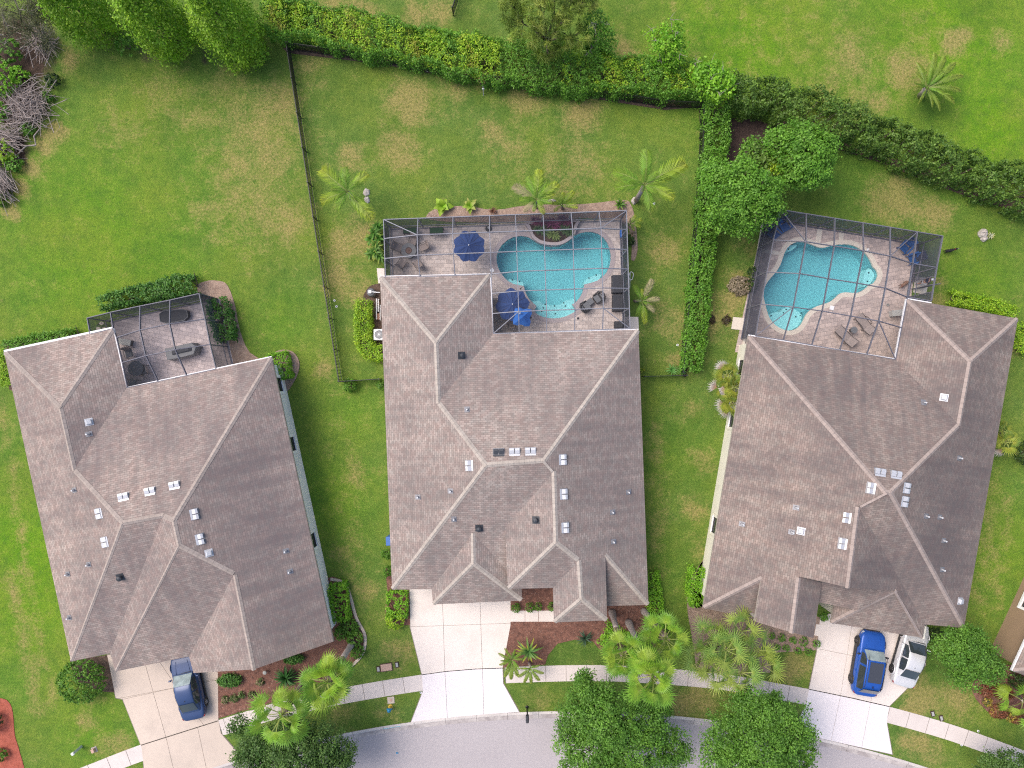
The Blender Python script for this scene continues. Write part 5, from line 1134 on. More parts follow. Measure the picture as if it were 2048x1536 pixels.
tree('pine_tree', 'pine tree with long needle tufts behind the long hedge', 'tree', [(1040, 45, 4.5, 42), (1085, 25, 6, 45), (1090, 75, 5, 42), (1140, 30, 5, 45), (1150, 80, 4, 38), (1020, 10, 5.5, 40), (1165, 5, 5, 36), (1095, 110, 3.2, 30), (1110, -25, 6.5, 48)], (1092, 92), 'pine', leaf=.5, dens=2.4, k=46, trunk_r=.2, tuft=True, width=.07, zmin=-.2, depth=(.35, 1.0))
tree('leafy_tree', 'small leafy tree with bare grey twigs right of the pine', 'tree', [(1192, 50, 3.4, 32), (1205, 80, 2.6, 24), (1185, 100, 1.8, 22)], (1188, 100), 'mid', leaf=.18, dens=7, k=20, trunk_r=.1, twigs=9)
tree('leafy_tree', 'thin bright green tree with gaps standing behind the hedge', 'tree', [(1330, 85, 3.6, 30), (1345, 62, 4.2, 22), (1312, 75, 3.4, 20), (1352, 105, 3, 24), (1330, 125, 2, 24)], (1331, 132), 'bright', leaf=.19, dens=6, k=18, trunk_r=.09, twigs=7)
tree('leafy_tree', 'fresh bright green bush tree where the two hedges meet', 'tree', [(1418, 148, 3.2, 26), (1445, 160, 3.4, 26), (1425, 178, 3.0, 26), (1460, 175, 2.8, 18), (1400, 140, 2.8, 18)], (1425, 176), 'bright', leaf=.22, dens=8, k=18, trunk_r=.09, twigs=8)
t_ = tree('shade_tree', 'large round green tree beside the corner of the right screen cage', 'tree', [(1468, 388, 4.6, 58), (1515, 395, 5.0, 52), (1440, 360, 4.0, 38), (1450, 420, 4.0, 42), (1495, 440, 3.6, 38), (1495, 350, 4.4, 38), (1532, 420, 3.8, 24)], (1482, 402), 'mid', leaf=.165, dens=8.5, k=50, trunk_r=.2, depth=(.4, 1.06))
tree('shade_tree', 'large green tree between the rough hedge and the right lawn', 'tree', [(1612, 315, 5.0, 54), (1640, 300, 4.6, 38), (1600, 280, 4.8, 36), (1595, 350, 4.2, 40), (1630, 345, 3.8, 34), (1560, 285, 4.2, 30)], (1596, 330), 'mid', leaf=.165, dens=8.5, k=50, trunk_r=.2, depth=(.4, 1.06))
tree('shrub_tree', 'yellowing bushy tree squeezed between the two large green trees', 'tree', [(1530, 315, 3.4, 42), (1505, 305, 3.0, 26), (1555, 325, 3.6, 26)], (1525, 330), 'hedge', pals=['hedge_b', 'hedge', 'lime'], leaf=.2, dens=7, k=22, trunk_r=.1)
OAKS = 'street trees along the kerb'
tree('street_tree', 'large street tree in front of the centre house, crown over the road', 'tree', [(1182, 1402, 5.2, 52), (1150, 1440, 4.8, 44), (1215, 1448, 6, 64), (1290, 1446, 5.2, 48), (1178, 1505, 5, 66), (1268, 1508, 5.6, 72), (1345, 1500, 4.6, 40), (1170, 1362, 4, 22), (1320, 1410, 4, 24), (1225, 1560, 5, 60)], (1236, 1432), 'oak', leaf=.145, dens=9, k=50, trunk_r=.24, group=OAKS, depth=(.4, 1.05))
tree('street_tree', 'large street tree left of the white driveway apron of the right house', 'tree', [(1500, 1435, 5.4, 54), (1560, 1448, 5.6, 58), (1450, 1482, 5, 50), (1530, 1502, 5.8, 76), (1600, 1488, 4.6, 38), (1470, 1530, 5, 58), (1488, 1392, 4.2, 20), (1543, 1400, 4.2, 18), (1570, 1545, 5, 50)], (1502, 1432), 'oak', leaf=.145, dens=9, k=50, trunk_r=.24, group=OAKS, depth=(.4, 1.05))
tree('street_tree', 'dark street tree under the two fan palms by the left driveway', 'tree', [(520, 1482, 4, 42), (580, 1476, 4.2, 48), (640, 1492, 4.2, 46), (600, 1522, 4.6, 64), (682, 1512, 3.8, 30), (505, 1522, 4, 44), (482, 1450, 3.2, 20), (560, 1550, 4.4, 50), (660, 1545, 4.2, 40)], (592, 1462), 'oak_dark', leaf=.14, dens=9, k=50, trunk_r=.2, group=OAKS, depth=(.4, 1.05))
tree('yard_tree', 'round dark green tree beside the silver car', 'tree', [(1928, 1306, 3.4, 48), (1898, 1292, 3, 34), (1965, 1328, 3.2, 38), (1930, 1345, 3, 34), (1940, 1275, 3, 28), (1985, 1345, 2.8, 22)], (1920, 1296), 'oak', leaf=.145, dens=9, k=50, trunk_r=.13)
tree('yard_tree', 'small tree cut off by the bottom right edge of the verge', 'tree', [(1985, 1538, 3.2, 34), (2025, 1542, 3.4, 40), (2060, 1550, 3, 36)], (1998, 1505), 'oak_dark', leaf=.14, dens=9, k=50, trunk_r=.12)

# brush thicket on the left edge
tree('thicket_tree', 'grey green scrubby tree filling the top left corner', 'tree', [(40, 25, 4, 46), (78, 50, 3.4, 34), (20, 70, 3.4, 38), (85, 15, 3.6, 32), (100, 85, 2.4, 18)], (58, 60), 'grey', leaf=.24, dens=6, k=30, width=.14, trunk_r=.14, twigs=14)
for i, (x, y, r, h, pl, lb) in enumerate([(28, 110, 24, 1.3, 'mid', 'leafy green bush above the dead branch pile'), (18, 168, 32, 1.6, 'bright', 'bright green bush left of the dead branch pile'), (50, 158, 18, 1.0, 'bright', 'small bright bush touching the top of the dead branch pile'), (112, 165, 14, .8, 'dark', 'low dark weed bush between brush and lawn'), (12, 228, 18, 1.0, 'mid', 'green bush between the two dead branch piles'),
                                          (12, 310, 26, 1.2, 'lime', 'yellow green bush below the dead branch piles'), (35, 330, 16, .8, 'mid', 'low green bush at the foot of the brush'), (62, 262, 14, .7, 'hedge', 'weedy tuft between the branch piles'), (100, 195, 10, .6, 'hedge', 'small weed beside the worn lawn edge'), (8, 400, 14, .7, 'hedge_b', 'dull green weed bush at the lowest end of the brush')]):
    shrub('brush_bush', lb, x, y, r, h, pl, leaf=.17, dens=70)
def brush_pile(label, px, py, rx, ry, n, seed, dirs=(0, 6.28)):
    rg = np.random.default_rng(seed); B0 = P(px, py, 0); t = thing('branch_pile', label, 'branch pile', B0); b = MB()
    for i in range(n):
        c = Vector((rg.normal(0, rx * .42), rg.normal(0, ry * .42), rg.uniform(.1, .8))); a = rg.uniform(*dirs); L_ = rg.uniform(.5, 1.4); d = Vector((math.cos(a), math.sin(a), rg.normal(0, .25))) * L_; m_ = Vector((rg.normal(0, .12), rg.normal(0, .12), .1))
        r = rg.uniform(.008, .026); b.tube([c - d, c + m_, c + d], [r * 1.3, r, r * .4], 5, False)
    b.build('branches', M['twig'], t)
    return t
brush_pile('grey pile of dead branches heaped on the brush edge', 62, 215, 1.7, 1.8, 270, 1)
brush_pile('dead palm branches fanned out at the left edge of the photo', 14, 280, 1.3, 1.0, 130, 2, (2.4, 3.6))
brush_pile('small bundle of dry branches at the lower end of the brush', 10, 365, .7, 1.2, 110, 3, (1.7, 2.6))
brush_pile('thin heap of dry sticks under the scrubby corner tree', 88, 92, 1.0, .9, 90, 4)
b = MB(); pts = [P(*q) for q in [(32, 312, .2), (52, 292, .35), (72, 290, .3), (68, 272, .35), (80, 257, .4), (66, 238, .5)]]; b.tube(pts, [.05, .06, .06, .05, .045, .02], 7); B0 = pts[0]
tag(b.build('fallen_branch', M['twig'], None, True, org=B0, loc=B0), 'bent pale fallen branch at the edge of the branch pile', 'branch')

# ------------------------------------------------------------------ shrubs and small plants near the houses
I = 'clipped ball shrubs in the front bed'
shrub('shrub', 'large round green bush beside the left driveway', 178, 1352, 45, 1.9, 'hedge', leaf=.13, dens=130, fl=.92)
shrub('shrub', 'bright round ball shrub beside the white driveway', 792, 1236, 17, 1.0, 'lime', leaf=.15, dens=110)
shrub('shrub', 'rounded mass of green ground shrubs in the corner bed by the white driveway', 796, 1205, 20, .7, 'bright', leaf=.11, dens=110, sq=(20, 26))
for x, y, r, lb in [(1032, 1213, 9.5, 'clipped dark ball shrub next to the driveway edge'), (1060, 1212, 9.5, 'clipped dark ball shrub, larger of the touching pair on the walkway'), (1076, 1210, 8, 'clipped dark ball shrub, smaller of the touching pair on the walkway'), (1104, 1210, 9, 'clipped dark ball shrub half under the porch roof')]:
    shrub('ball_shrub', lb, x, y, r, .72, 'hedge', leaf=.06, dens=420, tight=.04, group='ball shrubs along the centre walkway')
RB = 'ball shrubs in two rows below the right porch'
for i, (x, y, r, lb) in enumerate([(1541, 1269, 6.5, 'upper row ball shrub nearest the palm clump'), (1561, 1273, 7.5, 'upper row ball shrub, second from the palm clump'), (1583, 1278, 7, 'upper row ball shrub in the middle'), (1604, 1281, 9, 'largest ball shrub of the upper row'), (1630, 1285, 7.5, 'upper row ball shrub touching the driveway'),
                                   (1552, 1291, 6, 'lower row ball shrub nearest the palm clump'), (1570, 1294, 7, 'lower row ball shrub, second from the palm clump'), (1592, 1298, 7, 'lower row ball shrub, third from the palm clump'), (1613, 1300, 7.5, 'lower row ball shrub nearest the driveway')]):
    shrub('ball_shrub', lb, x, y, r, .55, 'mid', leaf=.065, dens=380, tight=.04, group=RB)
hedge('hedge', 'dark leafy hedge along the back of the left screen cage', [(215, 612), (250, 598), (300, 590), (350, 578), (400, 572)], [.45, .55, .6, .7, .6], [1.0, 1.1, 1.2, 1.3, 1.2], 'ixora', .16, 120, rough=.06)
hedge('hedge', 'fat dark leafy hedge along the right side of the left screen cage', [(441, 602), (452, 640), (460, 682)], [.6, .75, .62], [1.2, 1.3, 1.2], 'ixora', .16, 130, rough=.06)
shrub('shrub', 'clipped lime green hedge at the back corner of the left house', 566, 733, 20, 1.0, 'bright', leaf=.11, dens=130, sq=(19, 26), rz=.2)
shrub('hedge_block', 'clipped bright hedge block beside the white wall of the left house', 683, 1198, 17, 1.0, 'bright', leaf=.11, dens=140, sq=(17, 36), rz=.12, cat_='hedge')
for x, y, r, lb in [(700, 1252, 18, 'loose green shrub below the clipped block on the curved bed'), (712, 1272, 16, 'rounded green shrub in the middle of the curved bed'), (717, 1300, 13, 'narrow green shrub at the lower curve of the bed'), (684, 1262, 12, 'small brownish shrub against the left house corner')]:
    shrub('shrub', lb, x, y, r, .8, 'hedge', leaf=.12, dens=110)
hedge('hedge', 'clipped U shaped yellow green hedge around the air conditioner', [(731, 604), (731, 650), (733, 690), (750, 706), (772, 706)], [.50, .52, .55, .55, .5], [1.1, 1.15, 1.15, 1.1, 1.1], 'lime', .11, 170, rough=.03, round_=.12)
hedge('hedge', 'low green shrub row at the left side of the right house', [(1390, 1130), (1388, 1165), (1390, 1205)], [.5, .6, .55], [1.0, 1.0, 1.0], 'bright', .12, 140, rough=.05)
hedge('hedge', 'glossy green shrub strip at the right corner of the centre house', [(1300, 1140), (1306, 1185), (1310, 1230), (1318, 1275)], [.4, .45, .55, .4], [.8, .8, .8, .7], 'bright', .12, 120, rough=.06)
hedge('ground_cover', 'low strip of dark green liriope below the centre porch', [(1205, 1262), (1240, 1280), (1275, 1292), (1300, 1300)], [.9, .9, .8, .5], [.35, .35, .35, .3], 'bright', .14, 110, rough=.06, cat_='plants')
hedge('hedge', 'thin bright hedge behind the back corner of the right house', [(1890, 596), (1940, 605), (1990, 618), (2018, 630)], .42, .9, 'lime', .12, 130, rough=.05)
hedge('hedge', 'thin bright hedge down the outer wall of the right house', [(2032, 648), (2036, 680), (2030, 706)], .45, .9, 'lime', .12, 130, rough=.05)
hedge('hedge', 'low clipped shrub line behind the back wall of the left house', [(20, 700), (60, 688), (110, 680), (160, 672)], .5, .8, 'mid', .12, 110, rough=.06)
hedge('hedge', 'narrow shrub line along the left edge of the left house', [(14, 700), (20, 740), (26, 770)], .4, .7, 'lime', .12, 100, rough=.06)
for x, y, r, lb in [(776, 1104, 11, 'small green shrub at the left wall of the centre house'), (777, 1140, 9, 'narrow green shrub lower down the centre house wall'), (703, 771, 13, 'lone round dark shrub below the black fence'), (764, 770, 8, 'small shrub where the fence meets the centre house')]:
    shrub('shrub', lb, x, y, r, .8, 'hedge', leaf=.11, dens=110)
shrub('shrub', 'low dark shrub in the mulch under the left garage eave', 462, 1358, 24, .6, 'ixora', leaf=.11, dens=110, fl=.5)
shrub('shrub', 'dark green shrub under the front eave of the left house', 590, 1314, 20, .7, 'ixora', leaf=.12, dens=110, fl=.45)
for x, y, r, lb in [(452, 1398, 7, 'tiny flowering plant in the mulch nearest the driveway'), (470, 1395, 8, 'small flowering plant in the middle of the left mulch bed'), (485, 1388, 6, 'little leafy plant in the left mulch bed'), (522, 1362, 7, 'small grassy tuft in the mulch beside the path light'), (504, 1388, 6, 'small green tuft near the fan palm bed edge')]:
    shrub('bedding_plant', lb, x, y, r, .3, [(.05, .12, .02), (.08, .17, .03), (.4, .33, .2)], 'plant', leaf=.09, dens=90)
shrub('shrub', 'big dark bush cut off by the left edge on red mulch', -8, 1440, 20, 1.0, 'dark', leaf=.13, dens=110)
shrub('shrub', 'round green bush on red mulch at the lower left edge', 6, 1505, 13, .7, 'hedge', leaf=.12, dens=110)
shrub('shrub', 'black green shrub beside the neighbour roof corner', 2030, 1352, 20, .9, 'dark', leaf=.13, dens=100)
for x, y, r, lb in [(1975, 1378, 20, 'copper leaved bedding plants nearest the dark tree'), (2005, 1385, 18, 'copper leaved bedding plants in the middle of the right bed'), (1995, 1420, 20, 'copper leaved bedding plants at the lower curve of the right bed'), (2035, 1432, 18, 'copper leaved bedding plants at the right edge')]:
    shrub('bedding_plant', lb, x, y, r, .4, 'copper', 'plant', leaf=.13, dens=90, fl=.7)
for x, y, lb in [(1972, 1402, 'small yellow flower clump among copper plants'), (1986, 1421, 'wide yellow flower clump at the bed curve'), (2020, 1433, 'yellow flower clump nearest the right edge')]:
    shrub('flowers', lb, x, y, 8, .35, 'flower', 'flowers', leaf=.09, dens=100)
shrub('dead_shrub', 'dry tan dead shrub on the right side yard', 1478, 572, 24, .45, 'tan', leaf=.13, dens=70, fl=.75)
shrub('shrub', 'dark burnt shrub against the right screen cage wall', 1503, 560, 11, .7, 'dark', leaf=.12, dens=90, fl=2.4)
for x, y, r, lb in [(1420, 640, 9, 'dead weed patch beside the narrow hedge'), (1452, 640, 8, 'dead weed patch left of the cream landing')]:
    shrub('dead_shrub', lb, x, y, r, .25, [(.05, .035, .025), (.09, .065, .04)], leaf=.1, dens=60)
shrub('shrub', 'dark shrub at the right edge beside the palms', 2040, 905, 22, 1.2, 'dark', leaf=.14, dens=90)
shrub('shrub', 'small green shrub in the gap behind the right entry step', 1645, 1232, 8, .5, 'hedge', leaf=.11, dens=110)
shrub('shrub', 'shadowed shrub behind the silver car beside the house', 1866, 1268, 14, .6, 'dark', leaf=.12, dens=90)
shrub('shrub', 'dark green seedling bush at the outer cage wall of the centre patio', 1258, 483, 9, .7, 'dark', leaf=.12, dens=90)

# palms
FP = 'tall fan palms in the front yards'
fan_palm('big fan palm with round bright leaves over the left sidewalk', (705, 1286), (656, 1362), 6.2, 1.08, n=20, seed=1, group=FP)
fan_palm('leaning fan palm standing over the dark street tree', (622, 1345), (566, 1426), 6.4, 1.05, n=17, seed=2, group=FP, boots=.75)
fan_palm('fan palm whose grey swollen trunk rises beside the centre porch', (1224, 1224), (1246, 1308), 6.4, .98, n=17, seed=3, group=FP)
fan_palm('tallest fan palm leaning over the sidewalk towards the street tree', (1257, 1244), (1304, 1352), 8.4, 1.0, n=18, seed=4, group=FP)
fan_palm('fan palm at the right corner bed of the centre house', (1288, 1222), (1330, 1276), 5.6, 1.0, n=15, seed=6, group=FP)
# clump of stiff little fan palms
B0 = P(1452, 1282); clump = thing('clump_palm', 'dense clump of spiky fan palms between the centre and right houses', 'palm', B0); tb_ = MB(); rg = np.random.default_rng(3); cnt_ = 0
for cx, cy, cz in [(1452, 1300, 4.8), (1424, 1278, 3.4), (1480, 1262, 3.6), (1512, 1298, 3.6), (1436, 1342, 4.2), (1482, 1345, 4.2), (1524, 1330, 3.0), (1408, 1318, 2.8)]:
    tp = P(cx, cy, cz); rel = tp - B0; tb_.tube([Vector((rel.x * .15, rel.y * .15, -.1)), Vector((rel.x * .5, rel.y * .5, rel.z * .5)), rel], [.1, .08, .07], 8)
    for i in range(10):
        v = int(rg.integers(0, 3)); yl = v == 2
        me = leaf_mesh(('sp', v), lambda: fan_leaf(.86, .85, nseg=17, spread=120, droop=.10, pal=((.15, .27, .05), (.25, .39, .07)) if not yl else ((.23, .31, .05), (.32, .39, .07)), hub=(.28, .36, .07), seed=20 + v, jn=.36))
        put_leaf(me, clump, rel, i * 2.399 + rg.normal(0, .2), math.radians(-42 + 100 * (i + .5) / 10), rg.uniform(.85, 1.1), rg.normal(0, .3)); cnt_ += 1
tb_.build('trunk', M['palm_bark'], clump, True)
# yellowing palmetto clumps with dead grey leaves
def palmetto(label, base, crowns, seed, dead):
    B0 = P(*base); t = thing('palmetto', label, 'palm', B0, 0, 'palmettos with dead grey leaves'); rg = np.random.default_rng(seed); b = MB()
    for ci, (cx, cy, cz) in enumerate(crowns):
        rel = P(cx, cy, cz) - B0; b.tube([Vector((rel.x * .4, rel.y * .4, -.1)), rel], [.09, .08], 8)
        for i in range(8):
            v = int(rg.integers(0, 2)); me = leaf_mesh(('pm', v), lambda: fan_leaf(.62, .5, nseg=18, spread=120, droop=.25, pal=((.22, .28, .03), (.30, .32, .05)) if v else ((.13, .22, .03), (.22, .28, .04)), hub=(.36, .36, .05), seed=40 + v))
            put_leaf(me, t, rel, i * 2.4 + rg.normal(0, .3), math.radians(-20 + 80 * i / 8), rg.uniform(.85, 1.1), rg.normal(0, .3))
        for i in range(dead):
            me = leaf_mesh(('pd', i % 2), lambda: fan_leaf(.65, .55, nseg=16, spread=60, droop=.35, pal=((.40, .36, .34), (.52, .48, .46)), hub=(.38, .2, .1), seed=50 + i % 2)); put_leaf(me, t, rel, rg.uniform(1.6, 4.6), math.radians(rg.uniform(-25, 5)), 1.0, 0)
    b.build('trunk', M['palm_bark'], t, True)
palmetto('yellow palmetto clump with dead grey leaves against the right house cream wall', (1462, 772), [(1456, 750, 1.7), (1468, 775, 2.0), (1448, 782, 1.4), (1464, 808, 1.6)], 2, 2)
palmetto('yellow palmetto at the outer side of the right house', (2008, 876), [(2006, 862, 1.4), (2012, 885, 1.5)], 4, 2)
feather_palm('queen palm with four wide fronds on the centre lawn', (704, 397), (695, 384), 3.4, [(656, 354, 4), (742, 362, 4), (656, 414, 4), (686, 428, 0), (750, 444, 4), (700, 350, 0)], name='queen_palm', r0=.14, w=.36)
feather_palm('queen palm with star shaped fronds right of the pool cage', (1272, 402), (1288, 370), 4.6, [(1222, 361, 0), (1283, 322, 0), (1354, 346, 4), (1224, 392, 0), (1332, 410, 4), (1291, 434, 0), (1274, 398, 2), (1325, 372, 4)], name='queen_palm', r0=.15, w=.32)
feather_palm('date palm with many arching fronds alone on the upper right lawn', (1842, 192), (1852, 176), 1.9, [(1815, 140), (1850, 122), (1870, 128), (1890, 140), (1905, 165), (1900, 195), (1888, 218), (1860, 232), (1845, 226), (1818, 220), (1808, 188), (1815, 165), (1876, 150), (1862, 142)], pal=2, name='date_palm', r0=.2, w=.14, n=30, zt=.35, lw=.016)
feather_palm('palm clump leaning over the pool cage roof edge', (1072, 414), (1072, 400), 3.2, [(1078, 354, 4), (1058, 366, 0), (1028, 384, 3), (1112, 380, 4), (1048, 432, 3), (1086, 436, 4), (1055, 405, 0), (1100, 415, 0), (1090, 372, 0), (1040, 410, 0), (1066, 432, 0), (1046, 378, 0), (1104, 398, 4)], name='areca_palm', w=.32)
feather_palm('yellow green broad palm beside the clump at the cage back', (1124, 416), (1124, 410), 1.6, [(1146, 386, 4), (1154, 416, 4), (1108, 424, 4), (1126, 388, 4), (1100, 408, 4), (1140, 402, 4)], name='areca_palm', w=.30, zt=.8)
feather_palm('small palm with dry frond tips at the right wall of the pool cage', (1268, 602), (1284, 602), 1.5, [(1302, 562, 3), (1316, 599, 3), (1306, 624, 3), (1288, 646, 4), (1266, 572, 0), (1272, 632, 0), (1300, 612, 0), (1282, 580, 4)], name='areca_palm', w=.26, zt=.7)
feather_palm('tiny yellow fern palm at the upper right corner of the pool cage', (1256, 450), (1260, 448), .8, [(1282, 440, 4), (1280, 454, 4), (1268, 462, 4), (1270, 432, 4)], name='areca_palm', w=.3, zt=.8, r0=.05)
feather_palm('pygmy date palm with dull fronds at the driveway edge', (1028, 1308), (1024, 1318), 1.6, [(998, 1300, 2), (1000, 1322, 2), (1010, 1345, 2), (1036, 1344, 2), (1044, 1310, 2), (1030, 1292, 0), (1010, 1290, 2), (1022, 1350, 2)], name='pygmy_palm', w=.2, n=24, group='young palms in the red mulch')
feather_palm('pygmy date palm hanging over the sidewalk', (1058, 1326), (1060, 1336), 1.7, [(1036, 1345, 2), (1048, 1356, 2), (1062, 1358, 2), (1078, 1352, 2), (1086, 1338, 2), (1040, 1328, 4), (1078, 1322, 2)], name='pygmy_palm', w=.2, n=24, group='young palms in the red mulch')
rosette('dracaena', 'star shaped dracaena with yellow leaf tips in the red mulch', 1056, 1288, 1.15, .17, 20, ((.07, .18, .05), (.14, .25, .04)), 1.3, el=(-12, 60), tip=(.42, .38, .03), seed=1, lift=.25)
rosette('agave', 'thin dark spiky plant at the edge of the mulch by the porch', 1170, 1274, .75, .09, 22, ((.03, .07, .04), (.06, .11, .06)), .1, el=(0, 70), seed=3)
rosette('sago_palm', 'dark green round sago palm in front of the left house', 576, 1350, .98, .15, 46, ((.012, .05, .012), (.04, .13, .02)), .35, el=(-5, 70), seed=4)
YP = 'spiky yuccas beside the narrow hedge'
rosette('yucca', 'larger spiky yucca at the lower end of the narrow hedge', 1343, 740, .58, .06, 24, ((.08, .24, .05), (.14, .32, .06)), .1, el=(5, 60), seed=5, group=YP)
rosette('yucca', 'smaller spiky yucca touching the narrow hedge', 1362, 742, .48, .06, 22, ((.08, .24, .05), (.14, .32, .06)), .1, el=(5, 60), seed=6, group=YP)
rosette('leafy_plant', 'little yellow green plant where the fence meets the centre house', 1284, 740, .35, .12, 9, ((.10, .24, .02), (.35, .36, .03)), 0, seed=7)
TI = 'broad leaved plants beside the pool cage'
rosette('ti_plant', 'lush broad leaved plant at the upper left wall of the pool cage', 752, 470, .72, .16, 17, ((.045, .15, .02), (.10, .24, .025)), .5, seed=8, group=TI, tip=(.25, .32, .03), sub=[(0, 0, .6, 1), (.35, -.35, .5, .9), (-.3, -.4, .4, .9), (.3, .45, .6, .9)], el=(-15, 60))
rosette('ti_plant', 'lush broad leaved plant with yellow edges lower down the pool cage wall', 753, 508, .72, .16, 17, ((.045, .14, .02), (.12, .24, .03)), .5, seed=9, group=TI, tip=(.30, .32, .04), sub=[(0, 0, .6, 1), (.35, -.3, .5, .9), (-.35, -.1, .4, .9), (.1, .5, .5, .9)], el=(-15, 60))
rosette('elephant_ear', 'bright broad leaved plant behind the blue octagonal parasol', 886, 415, .85, .55, 8, ((.16, .34, .02), (.26, .38, .03)), .2, seed=10, el=(5, 55), arch=.25)
rosette('elephant_ear', 'smaller broad leaved plant with curled dry stems', 940, 414, .7, .38, 9, ((.14, .30, .02), (.24, .34, .03)), .2, seed=11, el=(5, 60), tip=(.4, .36, .12))
rosette('bromeliad', 'brown red spiky bromeliad behind the pool cage', 986, 423, .42, .06, 22, ((.10, .045, .03), (.17, .08, .05)), .05, seed=12, el=(10, 75))
rosette('ti_plant', 'dark green spiky plant at the back right corner of the pool cage', 1238, 411, .62, .13, 17, ((.03, .10, .015), (.09, .20, .025)), .2, seed=13, tip=(.25, .28, .04))
rosette('dry_grass', 'dry tan grass tuft at the right side of the pool cage', 1263, 468, .38, .07, 18, ((.30, .22, .15), (.42, .33, .24)), .05, seed=14)
fan_palm('small fan palm at the right edge of the copper bed', (2036, 1392), (2046, 1402), 2.0, .9, .9, n=10, r0=.12, r1=.12, seed=8, boots=0, swollen=False, group='low fan palms on the right edge')
rosette('seedling', 'staked little sapling with tan leaves in front of the long hedge', 966, 172, .42, .14, 16, ((.13, .20, .03), (.24, .24, .05)), 1.0, cat_='sapling', seed=15, tip=(.42, .30, .12), el=(-20, 60), sub=[(0, 0, 1.2, 1), (.3, .2, 1.0, .8), (-.3, .1, 1.0, .8), (0, .4, .9, .8)])
# planting in the raised bed by the centre pool
for i, (x, y, k_, c_, el_, lb) in enumerate([(1075, 446, .55, ((.10, .02, .06), (.22, .05, .12)), (10, 70), 'purple red ti plant at the left end of the pool planter'), (1104, 450, .6, ((.14, .03, .08), (.26, .06, .15)), (10, 70), 'purple red ti plant in the middle of the pool planter'), (1128, 444, .6, ((.11, .02, .06), (.22, .05, .11)), (10, 70), 'purple red ti plant at the right end of the pool planter'),
                                             (1082, 464, .5, ((.03, .08, .03), (.07, .14, .05)), (0, 60), 'dark grassy plant spilling over the left of the pool planter'), (1105, 472, .55, ((.10, .17, .04), (.20, .26, .08)), (-5, 60), 'pale green grass plant at the pool planter tip'), (1132, 464, .5, ((.03, .08, .03), (.08, .15, .05)), (0, 60), 'dark grassy plant spilling over the right of the pool planter')]):
    rosette('planter_plant', lb, x, y, k_, .06, 26, c_, .45, el=el_, seed=60 + i, sub=[(0, 0, .45, 1), (.25, -.15, .45, .8), (-.25, .1, .45, .8)])
# ------------------------------------------------------------------ vehicles
def paint(name, c, rough=.42, metal=.2): 
    t = NT(name); n = t.noise(1.5, 4, .6, t.obj()); t.b.inputs['Coat Weight'].default_value = .28; t.b.inputs['Coat Roughness'].default_value = .08
    return t.done(t.ramp(n, [(.3, tuple(x * .92 for x in c)), (.7, tuple(min(1, x * 1.06) for x in c))]), rough, metal)
M['blue_dull'] = paint('faded_blue_car_paint', (.030, .060, .155)); M['blue_vivid'] = paint('bright_blue_car_paint', (.014, .085, .39)); M['silver'] = paint('silver_car_paint', (.66, .66, .68), .3, .25)
M['tyre'] = plain('tyre_rubber', (.025, .024, .025), .85); M['rim'] = plain('alloy_rim', (.45, .45, .46), .35, .8); M['rim_dark'] = plain('dark_rim', (.08, .075, .075), .45, .6); M['trim'] = plain('black_car_trim', (.025, .025, .028), .5)
M['car_glass'] = plain('car_glass', (.035, .045, .05), .06, 0, 0, spec=.9); M['pale_glass'] = plain('windscreen_sky_reflection', (.27, .33, .34), .08, 0, .3, 2.0, spec=.9); M['lens'] = plain('headlight_lens', (.55, .58, .62), .15, .2); M['tail'] = plain('tail_light', (.25, .01, .015), .2)  # pale_glass: the reflected sky painted into the windscreen colour
M['roof_glass'] = plain('sunroof_glass', (.05, .055, .07), .12, 0, .05)
